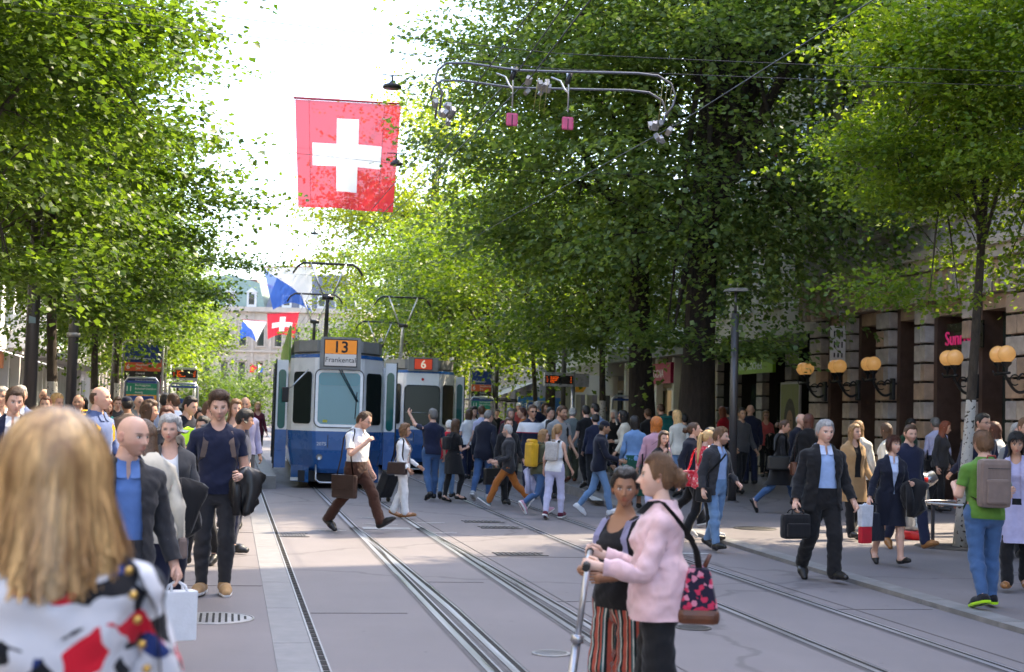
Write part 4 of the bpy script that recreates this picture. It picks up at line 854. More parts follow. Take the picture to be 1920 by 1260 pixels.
# ================================================================== overhead line, hanging lamps, flags
wire_m = simple('wire', (.05, .05, .055), .5, metal=.5, var=.1)
def wire(pts, r, label, group='overhead wires', sag=0.0, name='wire', mat=None):
    P = []
    pts = [np.array(p, float) for p in pts]
    for a, b in zip(pts, pts[1:]):
        n = 10
        for k in range(n): t = k/n; q = a+(b-a)*t; q[2] -= sag*4*t*(1-t); P.append(q)
    P.append(pts[-1]); o = MB().tube(P, r, 5, False).build(name, mat or wire_m); tag(o, label, 'wire', group); return o
ZC = lambda y: np.interp(y, [-5, 15.7, 40, 60, 120], [4.85, 5.06, 5.93, 5.85, 5.8])
ysw = np.array([3, 9, 15.7, 24, 32, 40, 50, 60, 80, 110])
wire([(cl(y)-.02, y, ZC(y)) for y in ysw], .006, 'contact wire over the near track', 'contact wires', name='contact_wire')
wire([(cr(y)-.1, y, ZC(y)+.12) for y in ysw], .006, 'contact wire over the far track', 'contact wires', name='contact_wire')
wire([(3.15, 3, 6.4), (3.05, 15.7, 5.66), (2.9, 40, 6.15), (3.3, 90, 6.0)], .008, 'pair wire running between the tracks, upper one', 'feeder wires', name='feeder_wire'); wire([(3.35, 3, 6.3), (3.20, 15.7, 5.60), (3.05, 40, 6.05), (3.5, 90, 5.9)], .008, 'pair wire running between the tracks, lower one', 'feeder wires', name='feeder_wire')
for Y, z0, z1, lb in ((15.7, 5.86, 5.92, 'span wire carrying the tubular insulator frame, upper one'), (15.9, 5.72, 5.80, 'span wire carrying the tubular insulator frame, lower one'), (27, 6.6, 6.4, 'span wire below the insulator frame crossing the old tree'), (34, 9.95, 9.8, 'span wire of the nearest hanging lamp'), (50, 10.95, 10.9, 'span wire of the hanging lamp before the Swiss flag'), (46, 8.2, 7.7, 'span wire crossing the lower part of the Swiss flag'), (80, 12.0, 12.0, 'span wire of the small hanging lamp against the sky'), (58, 7.4, 7.1, 'span wire above the rear pantographs'), (22, 10.2, 9.6, 'short span wire high against the sky')):
    wire([(-7.5 if z0 > 6 or Y < 16 else -5, Y, z0+.5), (3.5, Y, (z0+z1)/2), (14.8, Y, z1+.5)], .0045, lb, 'span wires', .05, 'span_wire')
# tubular section insulator frame over the tracks
tube_m = simple('tube_steel', (.16, .16, .17), .35, metal=.7, var=.15)
ins = empty('section_insulator', (0, 15.7, 0)); tag(ins, 'curved steel tube frame with clamps hanging over the tracks', 'overhead frame')
for dy, dz in ((0, 0), (.35, -.12)):
    MB().tube([(2.16, dy, 5.15+dz*.3), (2.18, dy, 5.35), (2.10, dy, 5.48+dz), (2.13, dy, 5.60+dz), (2.22, dy, 5.68+dz), (2.45, dy, 5.70+dz), (3.05, dy, 5.66+dz), (3.3, dy, 5.67+dz), (4.45, dy, 5.73+dz), (4.70, dy, 5.72+dz), (4.86, dy, 5.64+dz), (4.92, dy, 5.50+dz), (4.89, dy, 5.38+dz), (4.80, dy, 5.25)], .014, 10).build('tube', tube_m, ins)
for x in (2.99, 3.64):
    pl = empty('hanging_plate', (x, 0, 0), parent=ins)
    MB().tube([(0, 0, 5.22), (0, 0, 5.55), (0, .1, 5.72)], .010, 6).build('rod', alu_m, pl); MB().box((0, 0, 5.09), (.135, .03, .15), bev=.02).build('plate', flatmat('plate_pink', (.58, .09, .20), .5), pl); MB().cbox((-.005, -.018, 5.02), (.005, -.0155, 5.14)).build('plate_slot', black_m, pl)
    MB().tube([(-.02, .0, 5.55), (.04, .05, 5.70)], .03, 8).build('clamp', darkmetal_m, pl); MB().tube([(-.14, .3, 5.68), (-.05, .2, 5.62), (-.02, .1, 5.50), (0, 0, 5.44)], .012, 8).build('bent_tube', alu_m, pl)
rj = random.Random(5)
for x in (2.19, 4.80, 3.32):
    cl_ = MB()
    for k in range(9): cl_.box((x+rj.uniform(-.13, .13), rj.uniform(-.1, .45), (5.14 if x != 3.32 else 5.55)+rj.uniform(-.09, .07)), (.05, .10, .06), rot=Matrix.Rotation(rj.uniform(-.8, .8), 3, 'X') @ Matrix.Rotation(rj.uniform(-.8, .8), 3, 'Y'))
    o = cl_.build('clamp_cluster', paleiron_m, ins); o['kind'] = 'stuff'
    for k in range(3): MB().tube([(x-.08+k*.07, .05*k, 5.20), (x-.04+k*.07, .05*k, 5.62)], .004, 4).build('suspension_cord', simple('cord_yellow', (.32, .27, .10), .8), ins)
def hanging_lamp(p, r, label):
    root = empty('hanging_lamp', p); tag(root, label, 'hanging lamp', 'lamps hung over the street')
    MB().lathe([(.0, .0), (r*.96, .0), (r, .03), (r*.92, .075), (r*.35, .13), (r*.25, .17), (0, .17)], n=26).build('lamp_disc', darkmetal_m, root); MB().tube([(0, 0, .15), (0, 0, .32)], .025).tube([(-.25, 0, .32), (.25, 0, .32)], .015).build('stem', darkmetal_m, root)
    MB().tube([(r+.20+.11*math.cos(t), 0, .20+.11*math.sin(t)) for t in np.linspace(0, 2*PI, 16)], .010, 5, False).build('cable_loop', darkmetal_m, root)
hanging_lamp((3.5, 34, 9.60), .235, 'disc lamp hung above the Swiss flag against the leaves'); hanging_lamp((4.04, 37.5, 8.35), .17, 'disc lamp hung in front of the Swiss flag cross'); hanging_lamp((4.16, 80, 11.7), .24, 'small disc lamp hung against the pale sky')
# flags
def flag_mat(name, c, alpha=.88):
    m, nt, b = new_mat(name); b.inputs['Base Color'].default_value = rgba(c); b.inputs['Roughness'].default_value = .8; b.inputs['Specular IOR Level'].default_value = .1
    t = nt.nodes.new('ShaderNodeBsdfTranslucent'); t.inputs[0].default_value = rgba(c); mx = nt.nodes.new('ShaderNodeMixShader'); mx.inputs[0].default_value = .5
    tr = nt.nodes.new('ShaderNodeBsdfTransparent'); m2 = nt.nodes.new('ShaderNodeMixShader'); m2.inputs[0].default_value = 1-alpha
    nt.links.new(b.outputs[0], mx.inputs[1]); nt.links.new(t.outputs[0], mx.inputs[2]); nt.links.new(mx.outputs[0], m2.inputs[1]); nt.links.new(tr.outputs[0], m2.inputs[2]); nt.links.new(m2.outputs[0], nt.nodes['Material Output'].inputs[0]); return m
fred_m = flag_mat('flag_red', (.66, .030, .055), .94); fwhite_m = flag_mat('flag_white', (.80, .80, .82), .97); fblue_m = flag_mat('flag_blue', (.045, .13, .50), .9)
def flag(corners, Y, label, inside, mats, names, bow=.0, n=32, seams=()):
    """cloth hung from a crossbar; corners tl,tr,br,bl as (x,z); inside(u,v) picks the second colour"""
    tl, tr, br, bl = [np.array(c, float) for c in corners]; u = np.linspace(0, 1, n+1); U, Vv = np.meshgrid(u, u, indexing='ij')
    X = (tl*(1-U[..., None])+tr*U[..., None])*(1-Vv[..., None])+(bl*(1-U[..., None])+br*U[..., None])*Vv[..., None]
    X[..., 1] += bow*np.sin(U*PI)*Vv
    yy = Y+.10*np.sin(U*7+Vv*2)*Vv+.06*np.sin(U*13+1+Vv*5)*Vv; P = np.stack([X[..., 0], yy, X[..., 1]], -1).reshape(-1, 3)
    root = empty('flag', (0, 0, 0)); tag(root, label, 'flag', 'flags hung over the street')
    i, j = np.meshgrid(np.arange(n), np.arange(n), indexing='ij'); i = i.ravel(); j = j.ravel(); q = np.stack([i*(n+1)+j, (i+1)*(n+1)+j, (i+1)*(n+1)+j+1, i*(n+1)+j+1], 1)
    sel = np.array([inside((a+.5)/n, (b+.5)/n) for a, b in zip(i, j)])
    for s, m_, nm in ((~sel, mats[0], names[0]), (sel, mats[1], names[1])):
        uq, inv = np.unique(q[s], return_inverse=True); link_mesh(nm, np_mesh(nm, P[uq], inv.reshape(-1, 4)), root, m_)
    MB().tube([(tl[0]-.05, Y, tl[1]+.04), (tr[0]+.05, Y, tr[1]+.04)], .035, 8).build('crossbar', flatmat('bar_'+names[0], (.40, .02, .04)), root)
    for us in seams:
        k = int(us*n); MB().tube([P[k*(n+1)+jj]+np.array([0, -.012, 0]) for jj in range(n+1)], .008, 4, False).build('seam', flatmat('seam_red', (.42, .02, .04)), root)
    return root
def swiss(u, v): return (abs(u-.5) < .345 and abs(v-.505) < .105) or (abs(u-.5) < .105 and abs(v-.505) < .345)
def px_c(pts, Y): return [(at_depth(x, y, Y)[0], at_depth(x, y, Y)[2]) for x, y in pts]
flag(px_c([(553, 186), (752, 197), (737, 398), (559, 387)], 40), 40, 'large red Swiss flag with white cross hung high over the street', swiss, (fred_m, fwhite_m), ('red_cloth', 'white_cross'), n=38, seams=(.145, .86))
flag(px_c([(501, 589), (561, 587), (552, 634), (502, 636)], 120), 120, 'small red Swiss flag with white cross far up the street', swiss, (fred_m, fwhite_m), ('red_cloth', 'white_cross'), .35, 32)
zh = lambda u, v: (u+.06) < (v*.9+.04) or u < v**1.6
flag(px_c([(494, 502), (585, 501), (585, 585), (512, 581)], 88), 88, 'large blue and white flag above the far Swiss flag', lambda u, v: u < v**1.15+.01, (fwhite_m, fblue_m), ('white_half', 'blue_half'), .5, 40)
flag(px_c([(455, 600), (500, 603), (481, 641), (446, 640)], 140), 140, 'small blue and white flag half behind the leaves', lambda u, v: u < v**1.1, (fwhite_m, fblue_m), ('white_half', 'blue_half'), .5, 30)
flag(px_c([(470, 682), (482, 690), (474, 699), (468, 698)], 165), 165, 'tiny red and yellow flag on the far cream block', lambda u, v: abs(u-.5) < .25 and abs(v-.5) < .25, (fred_m, flag_mat('flag_gold', (.6, .35, .03))), ('red_cloth', 'gold_device'), 0, 12)
flag(px_c([(484, 681), (495, 690), (490, 699), (484, 698)], 165), 165, 'tiny blue and white flag on the far cream block', lambda u, v: u > .5, (fwhite_m, fblue_m), ('white_half', 'blue_half'), 0, 12)
for i, (pts, lb) in enumerate((([(1462, 268), (1484, 256), (1470, 290), (1444, 305)], 'red flag glimpsed through the old tree by the stone house'), ([(1345, 122), (1375, 116), (1365, 140), (1335, 134)], 'small red flag high among the leaves of the old tree'))):
    flag(px_c(pts, 33.5), 33.5, lb, lambda u, v: abs(u-.5) < .12 and abs(v-.5) < .12, (fred_m, fwhite_m), ('red_cloth', 'white_cross'), 0, 12)
a = at_depth(560, 461, 60); bd = empty('bird', tuple(a)); tag(bd, 'small dark bird flying against the pale sky', 'bird')
MB().tube([(-.02, -.16, 0), (0, -.06, .01), (0, .06, .01), (0, .16, 0)], [.01, .04, .04, .015], 8).build('body', black_m, bd)
for s in (-1, 1): MB().prism([(0, -.05), (s*.16, -.02), (s*.28, .04), (s*.12, .07), (0, .06)], .0, .012).build('wing', black_m, bd)
# ================================================================== people
# A figure is modelled once at rest as a distance field (torso profile, tapered limbs), meshed, weighted to a skeleton
# and bent into each pose; garments are looser fields over the same body, cut at neckline, cuffs and hems.
def smoothstep(a, b, x):
    t = np.clip((x-a)/(b-a), 0, 1); return t*t*(3-2*t)
def G(x, s): return np.exp(-(x/s)**2)

TORSO = {
 'm': np.array([[.80,.090,.075,-.010],[.86,.158,.108,-.018],[.93,.170,.120,-.018],[1.00,.163,.114,-.008],[1.08,.150,.106,.004],[1.15,.149,.106,.006],
                [1.25,.163,.112,.004],[1.33,.176,.118,.0],[1.40,.176,.108,-.010],[1.445,.150,.088,-.018],[1.48,.095,.068,-.018],[1.53,.055,.056,-.008]]),
 'f': np.array([[.80,.090,.075,-.010],[.86,.165,.110,-.022],[.93,.176,.120,-.022],[1.00,.164,.108,-.012],[1.08,.138,.096,.0],[1.14,.132,.095,.004],
                [1.22,.142,.102,.010],[1.29,.154,.122,.018],[1.35,.158,.110,.006],[1.40,.156,.094,-.010],[1.445,.130,.078,-.016],[1.48,.082,.060,-.016],[1.53,.048,.050,-.006]]),
}
JOINTS = {}
for _s, sh, hp in (('m', .175, .093), ('f', .155, .096)):
    j = {'pelvis': (0, -.005, .95), 'spine': (0, 0, 1.10), 'chest': (0, -.005, 1.28), 'neck': (0, -.015, 1.47), 'head': (0, .005, 1.57), 'top': (0, .01, 1.78)}
    for s, L in ((1, 'r'), (-1, 'l')):
        j['hip'+L] = (s*hp, -.005, .91); j['knee'+L] = (s*(hp+.004), .008, .495); j['ank'+L] = (s*(hp+.006), -.020, .085); j['toe'+L] = (s*(hp+.02), .12, .03)
        j['clav'+L] = (s*.03, -.005, 1.43); j['sh'+L] = (s*sh, -.012, 1.392)
        j['el'+L] = (s*(sh+.165), -.020, 1.162); j['wr'+L] = (s*(sh+.315), .0, .962); j['hd'+L] = (s*(sh+.37), .008, .887)
    JOINTS[_s] = {k: np.array(v, float) for k, v in j.items()}
BONES = [('pelvis', 'pelvis', 'spine', None, .15), ('spine', 'spine', 'chest', 'pelvis', .15), ('chest', 'chest', 'neck', 'spine', .15), ('neck', 'neck', 'head', 'chest', .06), ('head', 'head', 'top', 'neck', .09)]
for L in 'rl':
    BONES += [('thigh'+L, 'hip'+L, 'knee'+L, 'pelvis', .085), ('shin'+L, 'knee'+L, 'ank'+L, 'thigh'+L, .055), ('foot'+L, 'ank'+L, 'toe'+L, 'shin'+L, .045),
              ('uarm'+L, 'sh'+L, 'el'+L, 'chest', .055), ('farm'+L, 'el'+L, 'wr'+L, 'uarm'+L, .042), ('hand'+L, 'wr'+L, 'hd'+L, 'farm'+L, .035)]
BIDX = {b[0]: i for i, b in enumerate(BONES)}

def seg_d(P, a, b):
    ab = b-a; t = np.clip(((P-a)@ab)/(ab@ab), 0, 1); return np.linalg.norm(P-a-t[:, None]*ab, axis=1), t
class Field:
    """distance field of one garment or body on a box grid; parts are smoothly united"""
    def __init__(s, lo, hi, h):
        s.ax = [np.arange(l, u+h, h) for l, u in zip(lo, hi)]; s.h = h
        s.sh = tuple(len(a) for a in s.ax); s.D = np.full(s.sh, 1.0)
    def _sub(s, lo, hi):
        sl = tuple(slice(max(0, np.searchsorted(a, l)-1), min(len(a), np.searchsorted(a, u)+1)) for a, l, u in zip(s.ax, lo, hi))
        g = np.meshgrid(*[a[q] for a, q in zip(s.ax, sl)], indexing='ij'); return sl, g
    def join(s, sl, d, k):
        o = s.D[sl]
        if k <= 0: s.D[sl] = np.minimum(o, d); return
        h = np.clip(.5+.5*(o-d)/k, 0, 1); s.D[sl] = o*(1-h)+d*h-k*h*(1-h)
    def cone(s, a, b, ra, rb, k=.03, sq=None):
        a = np.array(a, float); b = np.array(b, float); m = max(ra, rb)+.08
        sl, (X, Y, Z) = s._sub(np.minimum(a, b)-m, np.maximum(a, b)+m)
        if X.size == 0: return
        P = np.stack([X.ravel(), Y.ravel(), Z.ravel()], 1)
        if sq is not None:
            c = (a+b)/2; P = c+(P-c)*np.array(sq); a2 = c+(a-c)*np.array(sq); b2 = c+(b-c)*np.array(sq)
        else: a2, b2 = a, b
        d, t = seg_d(P, a2, b2); d = d-(ra+(rb-ra)*t)
        s.join(sl, d.reshape(X.shape), k)
    def loft(s, T, off=0.0, k=.03, zlo=None, zhi=None):
        z0 = T[0, 0] if zlo is None else zlo; z1 = T[-1, 0] if zhi is None else zhi
        m = T[:, 1].max()+.1+off
        sl, (X, Y, Z) = s._sub((-m, -m, z0-.05), (m, m, z1+.05))
        if X.size == 0: return
        a = np.interp(Z, T[:, 0], T[:, 1])+off; b = np.interp(Z, T[:, 0], T[:, 2])+off; c = np.interp(Z, T[:, 0], T[:, 3])
        q = ((np.abs(X)/a)**2.35+(np.abs(Y-c)/b)**2.35)**(1/2.35)
        d = (q-1)*np.minimum(a, b)
        d = np.maximum(d, np.maximum(z0-Z, Z-z1)); s.join(sl, d, k)
    def mesh(s):
        D = s.D; I = D < 0
        c = sum(I[i:I.shape[0]-1+i, j:I.shape[1]-1+j, k:I.shape[2]-1+k].astype(np.int8) for i in (0, 1) for j in (0, 1) for k in (0, 1))
        act = (c > 0) & (c < 8); idx = -np.ones(act.shape, int); n = int(act.sum()); idx[act] = np.arange(n)
        ci = np.argwhere(act); acc = np.zeros((n, 3)); cnt = np.zeros(n)
        for ax in range(3):
            for o1 in (0, 1):
                for o2 in (0, 1):
                    p = ci.copy(); oth = [q for q in range(3) if q != ax]; p[:, oth[0]] += o1; p[:, oth[1]] += o2
                    q = p.copy(); q[:, ax] += 1
                    d0 = D[tuple(p.T)]; d1 = D[tuple(q.T)]; m = (d0 < 0) != (d1 < 0)
                    t = np.where(m, d0/np.where(m, d0-d1, 1), 0)
                    pos = p.astype(float); pos[:, ax] += t
                    acc[m] += pos[m]; cnt[m] += 1
        V = acc/cnt[:, None]*s.h+np.array([a[0] for a in s.ax])
        Q = []
        for ax in range(3):
            u, v = [(1, 2), (2, 0), (0, 1)][ax]
            a = [slice(None)]*3; b = [slice(None)]*3; a[ax] = slice(0, -1); b[ax] = slice(1, None)
            m = I[tuple(a)] != I[tuple(b)]; fl = I[tuple(a)]
            e = np.argwhere(m); 
            ok = (e[:, u] > 0) & (e[:, v] > 0) & (e[:, u] < D.shape[u]-1) & (e[:, v] < D.shape[v]-1)
            e = e[ok]; f = fl[tuple(e.T)]
            def g(du, dv):
                w = e.copy(); w[:, u] += du; w[:, v] += dv; return idx[tuple(w.T)]
            q = np.stack([g(-1, -1), g(0, -1), g(0, 0), g(-1, 0)], 1); q[~f] = q[~f][:, ::-1]; Q.append(q)
        return V, np.concatenate(Q)

def add_limbs(f, sex, arm=0.0, leg=0.0, arms=True, legs=True, foot=True, hand=True, armk=.03, calf=None):
    J = JOINTS[sex]; fe = -.006 if sex == 'f' else 0.0
    for L, s in (('r', 1), ('l', -1)):
        if legs:
            f.cone(J['hip'+L], J['knee'+L], .090+leg*.5, .057+leg, .035)
            k, a = J['knee'+L], J['ank'+L]; m = k+(a-k)*.30+np.array([s*.004, -.014, 0])
            rc = .058+leg if calf is None else calf; ra = .040+leg if calf is None else calf
            f.cone(k, m, .054+leg if calf is None else max(calf, .06), rc, .03); f.cone(m, a, rc, ra, .03)
        if foot:
            a = J['ank'+L]; x = a[0]
            f.cone((x, -.052, .042+leg*.0), (x+s*.012, .09, .038), .040, .040, .03); f.cone((x+s*.012, .09, .036), (x+s*.016, .165, .026), .042, .026, .03)
            f.cone(a, (x, -.02, .05), .040, .045, .03)
        if arms:
            f.cone((s*.085, -.014, 1.425), J['sh'+L], .042+arm*.5, .046+arm*.5+fe, .03)
            f.cone(J['sh'+L], J['el'+L], .047+arm*.6+fe, .042+arm+fe, armk)
            f.cone(J['el'+L], J['wr'+L], .043+arm+fe, .028+arm+fe, .02)
        if hand:
            w, h = J['wr'+L], J['hd'+L]
            f.cone(w, w+(h-w)*1.0, .026, .034, .02, sq=(1, 1.0, 1))

def clip(V, Fq, fv, W=None):
    """keep where fv >= 0; triangulates and cuts cleanly along the level set"""
    Fq = np.asarray(Fq)
    T = np.concatenate([Fq[:, [0, 1, 2]], Fq[:, [0, 2, 3]]]) if Fq.shape[1] == 4 else Fq
    s = fv[T] >= 0; c = s.sum(1)
    keep = T[c == 3]; out = [keep]; newV = []; newW = []; cache = {}; nv = len(V)
    ext = []
    for tri, si in zip(T[(c > 0) & (c < 3)], s[(c > 0) & (c < 3)]):
        poly = []
        for i in range(3):
            a, b = int(tri[i]), int(tri[(i+1) % 3])
            if si[i]: poly.append(a)
            if si[i] != si[(i+1) % 3]:
                key = (min(a, b), max(a, b))
                if key not in cache:
                    t = fv[key[0]]/(fv[key[0]]-fv[key[1]]); newV.append(V[key[0]]*(1-t)+V[key[1]]*t)
                    if W is not None: newW.append(W[key[0]]*(1-t)+W[key[1]]*t)
                    cache[key] = nv+len(newV)-1
                poly.append(cache[key])
        for k in range(1, len(poly)-1): ext.append((poly[0], poly[k], poly[k+1]))
    if ext: out.append(np.array(ext))
    T2 = np.concatenate(out); V2 = np.concatenate([V, np.array(newV)]) if newV else V
    W2 = None if W is None else (np.concatenate([W, np.array(newW)]) if newW else W)
    u, inv = np.unique(T2, return_inverse=True)
    r = (V2[u], inv.reshape(T2.shape))
    return r if W is None else r+(W2[u],)

def weights(V, sex):
    J = JOINTS[sex]; D = np.zeros((len(V), len(BONES)))
    for i, (n, a, b, p, r) in enumerate(BONES):
        d, t = seg_d(V, J[a], J[b])
        if n in ('pelvis', 'spine', 'chest'):       # flat bodies: distance mostly by height
            q = V.copy(); q[:, 0] *= .35; q[:, 1] *= .35
            d, t = seg_d(q, J[a]*np.array([.35, .35, 1]), J[b]*np.array([.35, .35, 1])); d = d+.02
            if n == 'chest': d = d+.10*smoothstep(.17, .24, np.abs(V[:, 0]))
            else: d = d+.5*smoothstep(.20, .25, np.abs(V[:, 0]))
            D[:, i] = (d/.085)
        else: D[:, i] = d/r
        if n[-1] in 'rl' and n[:-1] in ('thigh', 'shin', 'foot', 'uarm', 'farm', 'hand'):
            s = 1 if n[-1] == 'r' else -1; D[:, i] += 6*np.clip(-s*V[:, 0]-.005, 0, 1)/.05
            if n[:-1] in ('thigh', 'shin', 'foot'): D[:, i] += 8*np.clip(np.abs(V[:, 0])-.235, 0, 1)/.05
            else: D[:, i] += 8*np.clip(.12-np.abs(V[:, 0]), 0, 1)/.05
        if n == 'head': D[:, i] += 6*np.clip(1.545-V[:, 2], 0, 1)/.05
    w = 1/(D**5+1e-4); w[w < w.max(1, keepdims=True)*.015] = 0
    return w/w.sum(1, keepdims=True)

# ---------------------------------------------------------------- head
def head_surface(nlon, nlat, sex):
    u = np.linspace(-1, 1, nlon, endpoint=False); lon = PI*(u+.0)  # 0 = front
    lon = lon-.55*np.sin(lon)*.75
    lat = np.linspace(-PI/2, PI/2, nlat)
    lo, la = np.meshgrid(lon, lat, indexing='ij')
    dx, dy, dz = np.cos(la)*np.sin(lo), np.cos(la)*np.cos(lo), np.sin(la)
    p = .88
    X = .076*np.sign(dx)*np.abs(dx)**p; Yy = .097*np.sign(dy)*np.abs(dy)**p; Z = .120*np.sign(dz)*np.abs(dz)**.93
    Yy = np.where(Yy < 0, Yy*1.04, Yy)
    low = smoothstep(.0, -.115, Z)
    X = X*(1-.30*low-.16*smoothstep(-.05, -.115, Z)); fr = smoothstep(0.0, .04, Yy)
    Yy = Yy+fr*(.020*low)-.0
    bk = smoothstep(0.0, -.05, Yy); Yy = Yy*(1-.42*bk*smoothstep(-.01, -.11, Z))
    X = X*(1+.05*smoothstep(.02, .07, Z)*smoothstep(.02, -.06, Yy))
    m = smoothstep(.018, .050, Yy); z = Z; x = X
    k = 1.0 if sex == 'm' else .72
    d = (.0045*k*G(z-.024, .010)*(G(x-.028, .022)+G(x+.028, .022))
         - .0115*(G(x-.031, .0135)+G(x+.031, .0135))*G(z-.004, .0115)
         + .0250*G(x, .0085)*smoothstep(.022, -.028, z)*smoothstep(-.046, -.034, z)
         + .0085*G(x, .0165)*G(z+.034, .0085)
         + .0060*G(x, .022)*G(z+.0555, .0048)+.0066*G(x, .019)*G(z+.0685, .0055)-.0040*G(x, .022)*G(z+.062, .0022)
         - .0045*G(x, .022)*G(z+.083, .008)+.0065*k*G(x, .020)*G(z+.103, .013)
         + .0045*(G(x-.048, .020)+G(x+.048, .020))*G(z+.016, .020)
         - .0030*(G(x-.040, .015)+G(x+.040, .015))*G(z+.055, .022))
    Yy = Yy+m*d
    V = np.stack([X, Yy, Z], -1).reshape(-1, 3)
    i = np.arange(nlon)[:, None]; j = np.arange(nlat-1)[None, :]; i2 = (i+1) % nlon
    Fq = np.stack(np.broadcast_arrays(i*nlat+j, i2*nlat+j, i2*nlat+j+1, i*nlat+j+1), -1).reshape(-1, 4)[:, ::-1]
    # face paint: lips, brows, eyes as masks  (r: lips, g: dark brow/lash, b: beard area, a: eye white)
    x, yy, z = V.T; m = smoothstep(.02, .05, yy); ax = np.abs(x)
    lip = m*np.clip(G(x, .021)*(G(z+.0555, .0052)+G(z+.0685, .0065)), 0, 1)
    brow = m*np.clip(np.exp(-((ax-.032)/.019)**4)*G(z-.0245-.06*(ax-.03), .0042)*1.2, 0, 1)
    lash = m*np.clip(np.exp(-((ax-.031)/.0165)**4)*G(z-.0105+7*(ax-.031)**2, .0035)*1.3, 0, 1)
    iris = m*np.clip(1.5*np.exp(-((ax-.031)**2+(z-.004)**2)/.0062**2), 0, 1)
    white = m*np.clip(1.2*np.exp(-((ax-.031)/.0135)**4-((z-.004)/.0055)**4), 0, 1)*(1-iris)
    beard = np.clip(smoothstep(-.028, -.045, z)*smoothstep(-.01, .02, yy)*(1-G(x, .026)*G(z+.0615, .012))+m*G(x, .03)*G(z+.046, .006), 0, 1)
    cheek = m*G(ax-.043, .02)*G(z+.03, .02)
    C = np.stack([lip, np.maximum(brow, np.maximum(lash, iris)), beard, white, cheek], 1)
    return V, Fq, C
def ear(n=10):
    V = []; F = []
    lo = np.linspace(0, 2*PI, n, endpoint=False); la = np.linspace(-PI/2, PI/2, n//2+2)
    L, A = np.meshgrid(lo, la, indexing='ij')
    x = .010*np.cos(A)*np.cos(L); y = .019*np.cos(A)*np.sin(L); z = .033*np.sin(A)
    y = y*(1+.35*np.sin(A)); x = x-.008*G(y-.004, .009)*G(z-.004, .014)*(x > 0)
    V = np.stack([x, y, z], -1).reshape(-1, 3); m = len(la)
    i = np.arange(n)[:, None]; j = np.arange(m-1)[None, :]; i2 = (i+1) % n
    Fq = np.stack(np.broadcast_arrays(i*m+j, i2*m+j, i2*m+j+1, i*m+j+1), -1).reshape(-1, 4)[:, ::-1]
    return V, Fq
HEAD_C = np.array([0, .028, 1.655])
HEADS = {}
def head_tpl(sex, lod):
    key = (sex, lod)
    if key not in HEADS: HEADS[key] = head_surface(*{0: (68, 56), 1: (38, 32), 2: (20, 18)}[lod], sex)
    return HEADS[key]
_HL = np.array([[0, .070], [12, .074], [30, .078], [46, .062], [58, .030], [70, -.012], [80, -.004], [92, .030], [104, -.010], [118, -.052], [150, -.078], [180, -.080]])
def hair_cap(sex, lod, style, seed=0):
    """scalp shell: where hair grows, thickened and combed"""
    V, Fq, C = head_tpl(sex, lod); rng = np.random.default_rng(seed)
    ang = np.degrees(np.abs(np.arctan2(V[:, 0], V[:, 1]+.005)))
    zl = np.interp(ang, _HL[:, 0], _HL[:, 1])
    if style == 'receding': zl = zl+.03*G(ang-25, 30)+.0
    if style in ('long', 'bob', 'bun', 'pony', 'curly'): zl = zl-.016*G(ang-85, 25)
    if style == 'fringe': zl = zl-.040*G(ang, 40)-.02*G(ang-85, 20)
    if style == 'balding': zl = np.where(ang < 80, .2, zl)+.0
    if style == 'cap': zl = np.full(len(V), .040)
    f = V[:, 2]-zl
    if style == 'balding': f = np.minimum(f, .055-V[:, 2])
    nrm = V/np.array([.076, .1, .12])**2; nrm /= np.linalg.norm(nrm, axis=1)[:, None]+1e-9
    th = {'short': .010, 'receding': .007, 'crop': .005, 'balding': .006, 'long': .016, 'bob': .018, 'bun': .010, 'pony': .010, 'quiff': .012, 'curly': .024, 'fringe': .016, 'cap': .012, 'puff': .020}[style]
    t = th*(.75+.5*smoothstep(0, .05, f)+.35*smoothstep(.05, .11, V[:, 2]))
    if style == 'quiff': t = t+.030*smoothstep(.06, .10, V[:, 2])*smoothstep(0, .06, V[:, 1])
    if style in ('short', 'quiff'): t = t+.006*smoothstep(.05, .11, V[:, 2])
    nz = np.array([mnoise.noise(Vector(v*np.array([60, 25, 25]))+Vector((seed*3.1, 0, 0))) for v in V])
    amp = {'curly': .016, 'puff': .014, 'cap': 0}.get(style, .005)
    if style == 'cap': nz = nz*0
    t = t+amp*nz
    Vh = V+nrm*np.maximum(t, .002)[:, None]
    edge = smoothstep(0, .012, f); Vh = V*(1-edge[:, None])+Vh*edge[:, None]+nrm*.0015
    if f.max() <= 0: return None
    return clip(Vh, Fq, f)
